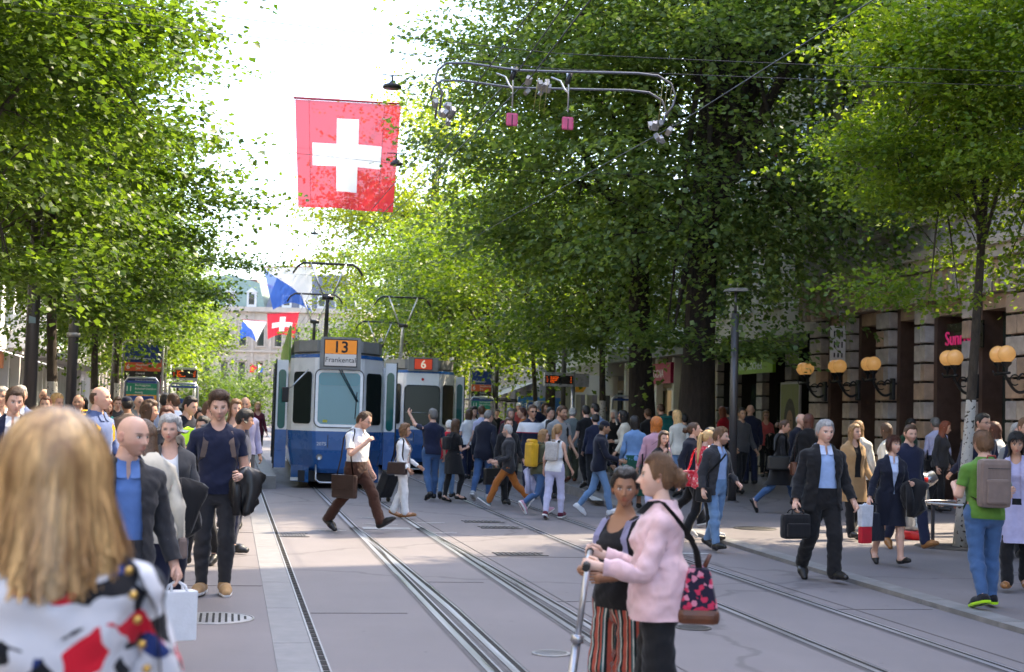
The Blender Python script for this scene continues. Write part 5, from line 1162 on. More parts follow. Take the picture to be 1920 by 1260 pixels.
def hair_fall(length, spread=.10, back=.02, open_deg=62, n=34, m=16, seed=0, wave=.010, top=.07):
    """hair hanging from the crown behind and beside the face: an outer and an inner sheet with locks"""
    a = np.linspace(R_(open_deg), 2*PI-R_(open_deg), n); s = np.linspace(0, 1, m)
    A, S = np.meshgrid(a, s, indexing='ij')
    zt = top-S*(top+length)
    lock = np.array([[mnoise.noise(Vector((math.cos(x)*7, math.sin(x)*7, y*2.2+seed))) for y in s] for x in a])
    lock2 = np.array([[mnoise.noise(Vector((math.cos(x)*20, math.sin(x)*20, y*1.5+seed+9))) for y in s] for x in a])
    rx = np.interp(zt, [-length, -.20, -.12, 0, .07], [spread, max(.088, spread*.9), .088, .094, .070])
    ry = np.interp(zt, [-length, -.20, -.12, 0, .07], [spread*.75, .080, .092, .112, .088])
    wob = 1+ (wave*lock+wave*.5*lock2)*S/.09
    cy = -.008-back*smoothstep(.0, .28, -zt)
    X = rx*np.sin(A)*wob; Y = cy+ry*np.cos(A)*wob
    end = .05*lock+.03*lock2; Z = zt+end*S**3
    outer = np.stack([X, Y, Z], -1).reshape(-1, 3); inner = np.stack([X*.80, (Y-cy)*.72+cy, Z-.004], -1).reshape(-1, 3)
    i = np.arange(n-1)[:, None]; j = np.arange(m-1)[None, :]
    q = np.stack(np.broadcast_arrays(i*m+j, i*m+j+1, (i+1)*m+j+1, (i+1)*m+j), -1).reshape(-1, 4)
    o = n*m; side = []
    for c in (0, n-1):
        for k in range(m-1): side.append((c*m+k, c*m+k+1, o+c*m+k+1, o+c*m+k))
    bot = [(k*m+m-1, (k+1)*m+m-1, o+(k+1)*m+m-1, o+k*m+m-1) for k in range(n-1)]
    return np.concatenate([outer, inner]), np.concatenate([q, q[:, ::-1]+o, np.array(side), np.array(bot)])
def blob(c, r, n=12, seed=0, amp=.25, fr=30):
    lo = np.linspace(0, 2*PI, n, endpoint=False); la = np.linspace(-PI/2, PI/2, n//2+2); m = len(la)
    L, A = np.meshgrid(lo, la, indexing='ij'); D = np.stack([np.cos(A)*np.cos(L), np.cos(A)*np.sin(L), np.sin(A)], -1).reshape(-1, 3)
    nz = np.array([mnoise.noise(Vector(d*fr*.08)+Vector((seed, 0, 0))) for d in D]); V = np.array(c)+D*np.array(r)*(1+amp*nz)[:, None]
    i = np.arange(n)[:, None]; j = np.arange(m-1)[None, :]; i2 = (i+1) % n
    return V, np.stack(np.broadcast_arrays(i*m+j, i2*m+j, i2*m+j+1, i*m+j+1), -1).reshape(-1, 4)[:, ::-1]
def tubes(pts, rs, n=7):
    pts = np.array(pts, float); V = []; prev = None
    for i, p in enumerate(pts):
        t = pts[min(i+1, len(pts)-1)]-pts[max(i-1, 0)]; t = t/(np.linalg.norm(t)+1e-9)
        u = np.cross(t, [0, 0, 1]) if prev is None else prev-t*(prev@t)
        if np.linalg.norm(u) < 1e-3: u = np.cross(t, [1, 0, 0])
        u = u/np.linalg.norm(u); prev = u; w = np.cross(t, u)
        for k in range(n): V.append(p+rs[i]*(u*math.cos(2*PI*k/n)+w*math.sin(2*PI*k/n)))
    F = [(i*n+k, i*n+(k+1) % n, (i+1)*n+(k+1) % n, (i+1)*n+k) for i in range(len(pts)-1) for k in range(n)]
    V.append(pts[0]); V.append(pts[-1]); a = len(V)-2
    F += [(a, (k+1) % n, k, k) for k in range(n)]+[(a+1, (len(pts)-1)*n+k, (len(pts)-1)*n+(k+1) % n, (len(pts)-1)*n+(k+1) % n) for k in range(n)]
    return np.array(V), [f for f in F]

# ---------------------------------------------------------------- garment templates
GRID = {0: .0150, 1: .030, 2: .042}
TPL = {}
def arm_t(V, sex):
    """how far along the arm a point lies: 0 shoulder, 1 elbow, 2 wrist"""
    J = JOINTS[sex]; out = np.full(len(V), -1.0)
    for L, s in (('r', 1), ('l', -1)):
        m = V[:, 0]*s > .0
        d1, t1 = seg_d(V[m], J['sh'+L], J['el'+L]); d2, t2 = seg_d(V[m], J['el'+L], J['wr'+L])
        ax = (J['el'+L]-J['sh'+L]); ax /= np.linalg.norm(ax); raw = ((V[m]-J['sh'+L])@ax)/np.linalg.norm(J['el'+L]-J['sh'+L])
        ax2 = (J['wr'+L]-J['el'+L]); raw2 = ((V[m]-J['el'+L])@ax2)/(ax2@ax2)
        v = np.where(raw2 > 0, 1+raw2, raw)
        v = np.where((np.abs(V[m][:, 0]) < .17) & (V[m][:, 2] < 1.40), -1, v); out[m] = v
    return out
def template(sex, lod, kind):
    key = (sex, lod, kind)
    if key in TPL: return TPL[key]
    h = GRID[lod]; T = TORSO[sex]; J = JOINTS[sex]
    top = kind.split('_')[0]
    if kind == 'body':
        f = Field((-.62, -.22, -.03), (.62, .24, 1.62), (.019, .034, .046)[lod]); f.loft(T, 0); add_limbs(f, sex)
        f.cone((0, -.022, 1.45), (0, .004, 1.60), .058 if sex == 'm' else .049, .053 if sex == 'm' else .045, .03)
        V, Q = f.mesh(); V[:, 2] = np.maximum(V[:, 2], .0)
    elif top in ('tee', 'tank', 'blouse', 'shirt', 'knit'):
        off = {'tee': .014, 'tank': .011, 'blouse': .018, 'shirt': .014, 'knit': .022}[top]
        inner = kind.endswith('_in')
        if inner: off = .007
        f = Field((-.62, -.24, .80), (.62, .24, 1.56), h)
        T2 = T.copy(); T2[:, 1:3] += off; lo = T2[:, 0] < 1.06
        if top == 'shirt' or inner: T2[T2[:, 0] < 1.04, 1:3] -= off-.003
        else:
            T2[lo, 1] = np.maximum(T2[lo, 1], T2[T2[:, 0] < 1.1][:, 1].max()*.98)+.012; T2[lo, 2] += .014
        T2[0, 1:3] = T2[1, 1:3]
        f.loft(T2, 0, zlo=.80); add_limbs(f, sex, arm=off+.002, legs=False, foot=False, hand=False)
        V, Q = f.mesh(); at = arm_t(V, sex)
        cuff = {'tee': .62, 'tank': .02, 'blouse': 1.93, 'shirt': 1.93, 'knit': 1.95}[top]
        if kind.endswith('_short'): cuff = .72
        if inner: cuff = -.05
        hem = {'tee': .885, 'tank': .885, 'blouse': .84, 'shirt': .955, 'knit': .86}[top]
        if inner: hem = .955
        nx, ny, nc = {'tank': (.098, .108, .010), 'shirt': (.066, .066, .0), 'blouse': (.080, .095, .015)}.get(top, (.074, .078, .004))
        neck = (np.sqrt((V[:, 0]/nx)**2+((V[:, 1]-nc)/ny)**2)-1)*.07
        if top == 'shirt': neck = np.minimum(neck, np.where((V[:, 1] > .0) & (V[:, 2] > 1.33), np.abs(V[:, 0])-.30*np.clip(V[:, 2]-1.385, 0, 1), 1))
        neck = np.where(V[:, 2] > 1.30, neck, 1)
        fv = np.minimum(V[:, 2]-hem, np.minimum((cuff-at)*.25, neck))
        if top == 'tank': fv = np.minimum(fv, .118+.02-np.abs(V[:, 0])+.12*np.clip(1.36-V[:, 2], 0, 1)*3)
        V, Q = clip(V, Q, fv)
    elif top in ('jacket', 'coat', 'closed', 'cardigan', 'bomber'):
        off = {'jacket': .028, 'coat': .034, 'closed': .032, 'cardigan': .026, 'bomber': .040}[top]
        f = Field((-.64, -.27, .70), (.64, .27, 1.57), h)
        T2 = T.copy(); T2[:, 1:3] += off; T2 = np.vstack([[.66, .205, .145, -.008], T2[2:]])
        lo = T2[:, 0] < 1.06; T2[lo, 1] = np.maximum(T2[lo, 1], .190 if sex == 'm' else .182); T2[lo, 2] = np.maximum(T2[lo, 2], .135)
        if top == 'bomber': q_ = T2[:, 0] < 1.22; T2[q_, 1] = .210; T2[q_, 2] = .184; T2[q_, 3] = -.012
        f.loft(T2, 0, zlo=.68); add_limbs(f, sex, arm=off*.72, legs=False, foot=False, hand=False)
        V, Q = f.mesh(); at = arm_t(V, sex)
        hem = {'jacket': .775 if sex == 'm' else .84, 'coat': .74, 'closed': .84, 'cardigan': .80, 'bomber': .86}[top]
        if top == 'jacket' and sex == 'f': hem = .86
        neck = np.where(V[:, 2] > 1.36, (np.sqrt((V[:, 0]/.078)**2+((V[:, 1]-.01)/.082)**2)-1)*.07, 1)
        neck = np.minimum(neck, 1.53-V[:, 2])
        fv = np.minimum(V[:, 2]-hem-.0*V[:, 0], np.minimum((1.97-at)*.25, neck))
        if top in ('jacket', 'coat', 'cardigan'):
            z = V[:, 2]; w = np.interp(z, [.70, .95, 1.08, 1.30, 1.46, 1.52], [.060, .012, .004, .045, .062, .060]) if top == 'jacket' else np.interp(z, [.7, 1.0, 1.3, 1.5], [.07, .05, .05, .06])
            if kind.endswith('_open'): w = np.interp(z, [.70, .95, 1.15, 1.35, 1.46, 1.52], [.125, .105, .085, .070, .066, .06])
            fr = np.where(V[:, 1] > -.02, np.abs(V[:, 0])-w, 1.0); fv = np.minimum(fv, fr)
        V, Q = clip(V, Q, fv)
    elif top == 'lapel':
        f = Field((-.30, -.27, .98), (.30, .27, 1.57), h)
        T2 = T.copy(); T2[:, 1:3] += .036; f.loft(T2, 0, zlo=.95); add_limbs(f, sex, arm=.024, legs=False, foot=False, hand=False)
        V, Q = f.mesh(); z = V[:, 2]; opn = kind.endswith('_open')
        w = np.interp(z, [1.06, 1.30, 1.46, 1.52], [.004, .045, .062, .060]) if not opn else np.interp(z, [.95, 1.15, 1.35, 1.46, 1.52], [.105, .085, .070, .066, .06])
        ww = w+np.interp(z, [1.06, 1.33, 1.345, 1.37, 1.375, 1.50], [.004, .060, .064, .040, .052, .05])
        fv = np.minimum(np.abs(V[:, 0])-w, ww-np.abs(V[:, 0])); fv = np.where((V[:, 1] > -.05), fv, -1)
        nk = np.minimum(.085-np.abs(V[:, 0]), z-1.455); fv = np.where(V[:, 1] < 0.0, np.maximum(fv, nk), fv)
        fv = np.minimum(fv, np.minimum(1.522-z-.35*np.clip(V[:, 1], 0, 1), z-1.07))
        V, Q = clip(V, Q, fv)
    elif top == 'collar':
        f = Field((-.2, -.2, 1.40), (.2, .2, 1.60), h)
        T2 = T.copy(); T2[:, 1:3] += .026; f.loft(T2, 0, zlo=1.38); f.cone((0, -.022, 1.45), (0, .004, 1.60), .074 if sex == 'm' else .064, .070 if sex == 'm' else .060, .02)
        V, Q = f.mesh(); z = V[:, 2]; y = V[:, 1]
        fv = np.minimum(1.535-.30*np.clip(y+.02, 0, 1)-z, z-(1.492-.62*np.clip(y+.02, 0, 1)))
        fv = np.minimum(fv, np.where(y > .02, np.abs(V[:, 0])-.012-.25*np.clip(1.475-z, 0, 1)*0, 1)); fv = np.minimum(fv, .066-np.abs(V[:, 0])+.9*np.clip(.02-y, 0, 1))
        V, Q = clip(V, Q, fv)
    elif top in ('trousers', 'jeans', 'leggings', 'wide', 'shorts'):
        leg = {'trousers': .018, 'jeans': .012, 'leggings': .006, 'wide': .010, 'shorts': .022}[top]
        f = Field((-.33, -.24, -.02), (.33, .24, 1.08), h)
        T2 = T[T[:, 0] < 1.10].copy(); T2[:, 1:3] += min(leg, .014); f.loft(T2, 0, zhi=1.06)
        add_limbs(f, sex, leg=leg, arms=False, hand=False, foot=False, calf={'trousers': .072, 'wide': .105, 'shorts': .075}.get(top))
        if top == 'wide':
            for L in 'rl': f.cone(J['hip'+L], J['knee'+L], .090, .102, .03)
        V, Q = f.mesh()
        hem = {'trousers': .035, 'jeans': .055, 'leggings': .09, 'wide': .03, 'shorts': .52}[top]
        V, Q = clip(V, Q, np.minimum(V[:, 2]-hem, 1.03-V[:, 2]))
    elif top in ('shoe', 'sneaker', 'pump'):
        f = Field((-.2, -.14, -.03), (.2, .26, .18), (.014, .021, .028)[lod])
        for L, s in (('r', 1), ('l', -1)):
            a = J['ank'+L]; x = a[0]; e = .008
            f.cone((x, -.058, .045), (x+s*.012, .09, .042), .040+e, .042+e, .03); f.cone((x+s*.012, .09, .040), (x+s*.016, .178, .028), .042+e, .027+e, .03)
            f.cone((x, -.02, .10), (x, -.025, .05), .040+e, .046+e, .02)
        V, Q = f.mesh(); cut = np.interp(V[:, 1], [-.08, -.02, .06, .1, .2], [.098, .090, .10, .2, .2]) if top != 'pump' else np.interp(V[:, 1], [-.08, -.04, .0, .10, .13, .2], [.075, .060, .035, .035, .06, .2])
        V, Q = clip(V, Q, cut-V[:, 2]); V[:, 2] = np.maximum(V[:, 2], .0)
    elif top == 'sole':
        f = Field((-.2, -.14, -.03), (.2, .26, .06), (.014, .018, .02)[lod])
        for L, s in (('r', 1), ('l', -1)):
            x = J['ank'+L][0]
            f.cone((x, -.058, .02), (x+s*.012, .09, .02), .053, .054, .02); f.cone((x+s*.012, .09, .02), (x+s*.016, .182, .02), .052, .037, .02)
        V, Q = f.mesh(); V, Q = clip(V, Q, .026-V[:, 2]); V[:, 2] = np.maximum(V[:, 2], -.002)
    else: raise ValueError(kind)
    TPL[key] = (V, Q, weights(V, sex)); return TPL[key]

# ---------------------------------------------------------------- pose
def rx(a): c, s = math.cos(a), math.sin(a); return np.array([[1, 0, 0], [0, c, -s], [0, s, c]])
def ry(a): c, s = math.cos(a), math.sin(a); return np.array([[c, 0, s], [0, 1, 0], [-s, 0, c]])
def rz(a): c, s = math.cos(a), math.sin(a); return np.array([[c, -s, 0], [s, c, 0], [0, 0, 1]])
ARM_REST = {'r': math.atan2(.165, .23), 'l': math.atan2(.165, .23)}
def skeleton(sex, pose):
    """pose: degrees. hipr/hipl forward swing, kneer/l, ankr/l; shr/shl = (forward, outward, twist); elr/ell; lean, twist, head=(yaw, pitch, roll)"""
    J = JOINTS[sex]; g = lambda k, d=0: pose.get(k, d)
    Rl = {}
    d = R_
    Rl['pelvis'] = rx(-d(g('lean')*.4)) @ rz(d(g('hipturn')))
    Rl['spine'] = rx(-d(g('lean')*.35)) @ rz(d(g('twist')*.5)) @ ry(d(g('side')))
    Rl['chest'] = rx(-d(g('lean')*.25)) @ rz(d(g('twist')*.5))
    hy, hp, hr = g('head', (0, 0, 0))
    Rl['neck'] = rz(d(hy*.4)) @ rx(-d(hp*.4)); Rl['head'] = rz(d(hy*.6)) @ rx(-d(hp*.6)) @ ry(d(hr))
    for L, s in (('r', 1), ('l', -1)):
        Rl['thigh'+L] = rx(d(g('hip'+L))) @ ry(-s*d(g('spread', 0)))@rz(-s*d(g('toeout', 4)))
        Rl['shin'+L] = rx(-d(g('knee'+L))); Rl['foot'+L] = rx(d(g('ank'+L)))
        fw, out, tw = g('sh'+L, (0, 8, 0))
        Rl['uarm'+L] = rx(d(fw)) @ ry(-s*(d(out)-ARM_REST[L])*-1*-1) @ rz(s*d(tw))
        e = d(g('el'+L, 12)); w = d(g('in'+L, 0))
        # forearm: straighten along the upper arm, bend forward, then turn inward
        Rl['farm'+L] = ry(s*d(0)) @ rz(s*w) @ rx(e) ; Rl['hand'+L] = rx(d(g('wr'+L, 5)))
    M = {}
    for n, a, b, p, r in BONES:
        A = np.eye(4); A[:3, :3] = Rl[n]; A[:3, 3] = J[a]-Rl[n]@J[a]
        if n.startswith('farm') or n.startswith('hand'):
            # bend in the frame of the hanging arm so that "forward" means forward
            L = n[-1]; s = 1 if L == 'r' else -1; B = ry(s*ARM_REST[L]*-1) ; Rm = B @ Rl[n] @ B.T
            A[:3, :3] = Rm; A[:3, 3] = J[a]-Rm@J[a]
        M[n] = A if p is None else M[p]@A
    return M
def lbs(V, W, M):
    S = np.stack([M[b[0]] for b in BONES]); Vh = np.c_[V, np.ones(len(V))]
    out = np.zeros((len(V), 3))
    for i in range(len(BONES)):
        m = W[:, i] > 0
        if m.any(): out[m] += W[m, i][:, None]*(Vh[m]@S[i][:3].T)
    return out
def hand_fingers(sex, L, M, curl, n=6, thumb_in=20, lod=1):
    """five separate fingers, unequal and bent, rooted in the palm"""
    J = JOINTS[sex]; s = 1 if L == 'r' else -1; w, h = J['wr'+L], J['hd'+L]
    ax = (h-w)/np.linalg.norm(h-w)                     # along the palm
    fwd = np.array([0, 1.0, 0]); fwd -= ax*(fwd@ax); fwd /= np.linalg.norm(fwd)      # thumb side (front of the body)
    pal = np.cross(fwd, ax)*s; pal = pal if (pal[0]*s) < 0 else -pal               # palm faces the thigh
    Vs, Fs, o = [], [], 0
    segs = [(-.030, .062, .0078), (-.010, .074, .0088), (.011, .080, .0092), (.031, .074, .0088)]   # little .. index
    for k, (off, ln, r) in enumerate(segs):
        p = h+fwd*off*.92-ax*.012; pts = [p]; rs = [r]; d = ax.copy(); c = R_(curl)*(1.0+.12*(1.5-k)*.3)
        for q, fr in enumerate((.18, .40, .25, .17)):
            if q > 0:
                R = math.cos(c), math.sin(c); d = d*R[0]+pal2*R[1]*1.0 if False else d
            pts.append(pts[-1]+d*ln*fr*1.12); rs.append(r*(1, .98, .9, .66)[q])
            ang = c*(.9 if q == 0 else 1.0)
            # rotate d towards the palm
            cr = np.cross(d, pal); pl = pal-d*(pal@d); nl = np.linalg.norm(pl)
            if q < 3:
                axis = np.cross(ax, pal); axis /= np.linalg.norm(axis); ca, sa = math.cos(ang), math.sin(ang)
                d = d*ca+np.cross(axis, d)*sa+axis*(axis@d)*(1-ca)
        V, F = tubes(pts, rs, n); Vs.append(V); Fs += [tuple(i+o for i in f) for f in F]; o += len(V)
    p = w+ax*.028+fwd*.020+pal*.008; d = ax*.62+fwd*.62+pal*.30; d /= np.linalg.norm(d)
    d2 = ax*.92+fwd*.18+pal*.45; d2 /= np.linalg.norm(d2)
    pts = [p, p+d*.032, p+d*.032+d2*.028, p+d*.032+d2*.050]; V, F = tubes(pts, [.0125, .0115, .0098, .0065], n)
    Vs.append(V); Fs += [tuple(i+o for i in f) for f in F]
    V = np.concatenate(Vs); A = M['hand'+L]; return (np.c_[V, np.ones(len(V))]@A[:3].T), Fs

# ---------------------------------------------------------------- skin, hair
def skin_mat(tone):
    key = ('skin', tone)
    if key in _mats: return _mats[key]
    m, nt, b = new_mat('skin'); a = nt.nodes.new('ShaderNodeAttribute'); a.attribute_name = 'tone'
    v = coords(nt); f = noise_fac(nt, 25, 4, .6, v, .3, .7)
    nt.links.new(mixc(nt, f, (.94, .92, .90), (1.04, 1.02, 1.0)), b.inputs['Base Color'])
    c = mixc(nt, 1.0, a.outputs[0], b.inputs['Base Color'].links[0].from_socket, 'MULTIPLY'); nt.links.new(c, b.inputs['Base Color'])
    b.inputs['Roughness'].default_value = .48; b.inputs['Subsurface Weight'].default_value = .0; b.inputs['Specular IOR Level'].default_value = .4
    _mats[key] = m; return m
SKIN = {'fair': (.62, .38, .29), 'pale': (.68, .45, .36), 'tan': (.50, .29, .20), 'olive': (.42, .25, .16), 'brown': (.30, .155, .09), 'dark': (.12, .06, .04)}
HAIRC = {'blonde': (.66, .41, .17), 'darkblonde': (.30, .17, .07), 'brown': (.085, .042, .020), 'light': (.18, .09, .04), 'black': (.012, .009, .008), 'grey': (.42, .41, .40), 'white': (.70, .68, .64),
         'red': (.22, .055, .022), 'orange': (.48, .14, .02), 'auburn': (.10, .032, .018), 'greydark': (.16, .15, .14)}
def hair_mat(c):
    key = ('hair', c)
    if key in _mats: return _mats[key]
    m, nt, b = new_mat('hair_'+c); col = HAIRC[c]; v = coords(nt, 'Object', (60, 60, 6))
    f = noise_fac(nt, 2.2, 4, .65, v, .3, .7); nt.links.new(mixc(nt, f, tuple(x*.45 for x in col), tuple(min(1, x*1.35) for x in col)), b.inputs['Base Color'])
    b.inputs['Roughness'].default_value = .42; b.inputs['Specular IOR Level'].default_value = .45; bump(nt, b, f, .6, .006)
    _mats[key] = m; return m
eye_m = None
def posed_obj(name, V, F, mat, root, smooth=True):
    Fl = F if isinstance(F, list) else [F]
    return link_mesh(name, np_mesh(name, V, Fl, smooth), root, mat)

def fold_noise(V, rest, amp, seed):
    if amp <= 0: return V
    nz = np.array([mnoise.noise(Vector((r[0]*9+seed, r[1]*9, r[2]*15+r[0]*8)))+.5*mnoise.noise(Vector((r[0]*22+seed, r[1]*22, r[2]*30-r[0]*20))) for r in rest])
    return nz*amp
def vnormals(V, T):
    T = T if T.shape[1] == 3 else np.concatenate([T[:, [0, 1, 2]], T[:, [0, 2, 3]]])
    n = np.cross(V[T[:, 1]]-V[T[:, 0]], V[T[:, 2]]-V[T[:, 0]]); N = np.zeros_like(V)
    for k in range(3): np.add.at(N, T[:, k], n)
    return N/(np.linalg.norm(N, axis=1)[:, None]+1e-12)

def make_person(loc, heading, sex='m', height=1.76, lod=1, pose=None, skin='fair', hair=('short', 'brown'), top=None, jacket=None, legs=None, shoes=('shoe', 'black_leather'),
                skirt=None, label='', beard=0.0, glasses=None, build=1.0, seed=0, group=None, hairlen=None, extra=None, fold=1.0, curl=28, collar=None, lapel=None, headscale=1.0, reach=None):
    """heading: degrees, 0 faces up the street (+Y), 180 faces the camera. Returns (root, frames) where frames gives world positions of the joints"""
    pose = dict(pose or {}); M = skeleton(sex, pose); J = JOINTS[sex]; k = height/1.775
    root = empty('person', loc, R_(heading))
    # feet on the ground
    Vs, Qs, Ws = template(sex, 2, 'shoe'); low = lbs(Vs, Ws, M)[:, 2].min()
    drop = np.eye(4); drop[2, 3] = -low
    M = {n: drop@A for n, A in M.items()}
    if reach: k = reach/float((M['head']@np.r_[HEAD_C+np.array([0, 0, .128]), 1])[2])
    root.scale = (k*build, k*build, k)
    hs = np.eye(4); hs[:3, :3] *= headscale*(.97 if sex == 'f' else 1.0)
    # ---- body: one continuous skin mesh
    V, Q, W = template(sex, lod, 'body'); P = lbs(V, W, M)
    tone = np.array(SKIN[skin]); colr = [np.tile(tone, (len(P), 1))]
    Vh, Fh, C = head_tpl(sex, lod); Hm = M['head']
    def to_head(v):
        v = np.asarray(v)@hs[:3, :3].T+HEAD_C; return np.c_[v, np.ones(len(v))]@Hm[:3].T
    Ph = to_head(Vh)
    hb = np.array(HAIRC[hair[1]])*.8 if hair else np.array((.05, .03, .02))
    if hair and hair[1] in ('blonde', 'white', 'grey', 'orange'): hb = hb*.45
    ct = np.tile(tone, (len(Ph), 1)); lipc = tone*np.array([.80, .45, .48]) if sex == 'm' else tone*np.array([.82, .34, .38])
    def mixin(ct, m, c, a): return ct*(1-a*m[:, None])+np.array(c)*a*m[:, None]
    ct = mixin(ct, C[:, 4], tone*np.array([1.05, .82, .80]), .5); ct = mixin(ct, C[:, 0], lipc, .85)
    if beard > 0: ct = mixin(ct, C[:, 2], np.minimum(hb*1.0, .16), beard*.78)
    ct = mixin(ct, C[:, 3], (.60, .57, .55), .85); ct = mixin(ct, C[:, 1], np.minimum(hb, .05), .92)
    parts = [(P, Q, colr[0]), (Ph, Fh, ct)]
    ev, ef = ear((12, 8, 6)[lod])
    for s in (1, -1):
        e = ev.copy(); e[:, 0] = e[:, 0]+.006; e = e@rz(-.35).T if False else e; e[:, 0] *= s
        e = e@rz(s*.38).T+np.array([s*.0745, -.010, -.004]); f = ef if s == 1 else ef[:, ::-1]
        parts.append((to_head(e), f, np.tile(tone*np.array([1.02, .86, .82]), (len(e), 1))))
    tri = []
    for L in 'rl':
        v, f = hand_fingers(sex, L, M, pose.get('curl'+L, curl), n=7 if lod == 0 else 5, lod=lod); q = np.array([x for x in f]); parts.append((v, q, np.tile(tone, (len(v), 1))))
    off = 0; AV, AF, AC = [], [], []
    for v, f, c in parts: AV.append(v); AF.append(np.asarray(f)+off); AC.append(c); off += len(v)
    quads = np.concatenate(AF); deg = quads[:, 2] == quads[:, 3]
    me = np_mesh('body', np.concatenate(AV), [quads[~deg], quads[deg][:, :3]])
    at = me.color_attributes.new('tone', 'FLOAT_COLOR', 'POINT'); at.data.foreach_set('color', np.c_[np.concatenate(AC), np.ones(off)].astype(np.float32).ravel())
    link_mesh('body', me, root, skin_mat('s'))
    # ---- clothes
    def wear(name, kind, mat, amp=.006, thick=True):
        v, q, w = template(sex, lod, kind); p = lbs(v, w, M)
        if lod < 2 and amp > 0:
            nz = fold_noise(p, v, amp*fold*(1.35 if lod == 0 else 1.0), seed*1.7+len(kind)); p = p+vnormals(p, q)*nz[:, None]
        me = np_mesh(name, p, q)
        if kind == 'wide':
            xc = np.sign(v[:, 0])*JOINTS[sex]['kneer'][0]; a_ = (np.arctan2(v[:, 1], v[:, 0]-xc)/(2*PI)+.5)
            at_ = me.attributes.new('stripe', 'FLOAT', 'POINT'); at_.data.foreach_set('value', a_.astype(np.float32))
        o = link_mesh(name, me, root, mat); return o
    if legs: wear(*({'trousers': 'trousers', 'jeans': 'jeans', 'leggings': 'leggings', 'wide': 'wide_trousers', 'shorts': 'shorts'}[legs[0]], legs[0], cloth_of(legs[1]), .007 if legs[0] != 'leggings' else .002))
    if top and jacket and not top[0].endswith('_in'): top = (top[0]+'_in', top[1])
    if top: wear({'tee': 'tshirt', 'tank': 'sleeveless_top', 'shirt': 'shirt', 'blouse': 'blouse', 'knit': 'jumper'}[top[0].split('_')[0]], top[0], cloth_of(top[1]), .006 if not jacket else .002)
    if jacket:
        wear({'jacket': 'jacket', 'coat': 'coat', 'closed': 'jacket', 'cardigan': 'cardigan', 'bomber': 'jacket'}[jacket[0].split('_')[0]], jacket[0], cloth_of(jacket[1]), .009)
        if lapel and lod < 2: wear('lapel', 'lapel_open' if jacket[0].endswith('open') else 'lapel', cloth_of(jacket[1]), .0)
    if collar and lod < 2: wear('shirt_collar', 'collar', cloth_of(collar), 0)
    if shoes:
        for s in (1, -1):
            par = None
            for nm, kd, mt in (('shoe', shoes[0], shoes[1]),)+((('sole', 'sole', shoes[2]),) if len(shoes) > 2 and lod < 2 else ()):
                v, q, w = template(sex, lod, kd); keep = (v[q[:, 0], 0]*s > 0); u, inv = np.unique(q[keep], return_inverse=True)
                o = link_mesh(nm, np_mesh(nm, lbs(v[u], w[u], M), inv.reshape(-1, q.shape[1])), par or root, cloth_of(mt)); par = par or o
    if skirt:      # hangs round both legs from the waist
        zt, zb, flare, mt = skirt; B = lbs(*[template(sex, lod, 'body')[i] for i in (0, 2)], M)
        B = B[np.abs(template(sex, lod, 'body')[0][:, 0]) < .235]
        nA, nz_ = (40, 12) if lod == 0 else (26, 7); A = np.linspace(0, 2*PI, nA, endpoint=False); D = np.stack([np.cos(A), np.sin(A)], 1)
        rings = []; prev = None; c0 = B[np.abs(B[:, 2]-zt) < .04][:, :2].mean(0)
        for i, z in enumerate(np.linspace(zt, zb, nz_)):
            sl = B[(np.abs(B[:, 2]-z) < .05)][:, :2]
            sup = ((sl-c0)@D.T).max(0)+.018 if len(sl) else prev
            if prev is not None: sup = np.maximum(sup, prev*(.985 if flare > 0 else .93))
            sup = sup+(flare/nz_ if i else 0); prev = sup
            fl = 1+ (.05*np.sin(A*7+seed)+.04*np.sin(A*12+seed*2+z*5))*(i/nz_)*(1.0 if flare > .02 else .35)
            rings.append(np.c_[c0+D*(sup*fl)[:, None], np.full(nA, z)])
        V = np.concatenate(rings); i = np.arange(nz_-1)[:, None]; j = np.arange(nA)[None, :]; j2 = (j+1) % nA
        q = np.stack(np.broadcast_arrays(i*nA+j, (i+1)*nA+j, (i+1)*nA+j2, i*nA+j2), -1).reshape(-1, 4)
        link_mesh('skirt', np_mesh('skirt', V, q), root, cloth_of(mt))
    # ---- hair
    if hair and hair[0] not in ('bald', 'strands'):
        hv = []; hf = []; o = 0
        cap = hair_cap(sex, lod, hair[0], seed)
        if cap is not None: hv.append(cap[0]); hf.append(np.c_[cap[1], cap[1][:, 2]]); o = len(cap[0])
        if hair[0] in ('long', 'bob', 'curly', 'fringe') or hairlen:
            ln = hairlen or {'long': .34, 'bob': .14, 'curly': .26, 'fringe': .30}[hair[0]]
            v, f = hair_fall(ln, spread={'curly': .16, 'bob': .10}.get(hair[0], .125), open_deg=58 if hair[0] != 'curly' else 50, seed=seed, wave=.022 if hair[0] == 'curly' else .012, n=40 if lod == 0 else 24, m=16 if lod == 0 else 9)
            hv.append(v); hf.append(f+o); o += len(v)
        if hair[0] in ('bun', 'puff'):
            v, f = blob((0, -.138, .0), (.058, .050, .055), 16 if lod == 0 else 10, seed, .5, 40); hv.append(v); hf.append(f+o); o += len(v)
        if hair[0] == 'pony':
            pts = [(0, -.10, .05), (0, -.135, .045), (0, -.150, -.01), (.0, -.14, -.12), (.01, -.13, -.26), (.015, -.13, -.38), (.02, -.125, -.45)]
            v, f = tubes(pts, [.018, .026, .036, .042, .036, .024, .008], 9); hv.append(v); hf.append(np.array(f)+o); o += len(v)
        q = np.concatenate(hf); dg = q[:, 2] == q[:, 3]; V = to_head(np.concatenate(hv))
        nm = 'cap' if hair[0] == 'cap' else 'hair'
        link_mesh(nm, np_mesh(nm, V, [q[~dg], q[dg][:, :3]]), root, hair_mat(hair[1]) if nm == 'hair' else cloth_of(hair[2]))
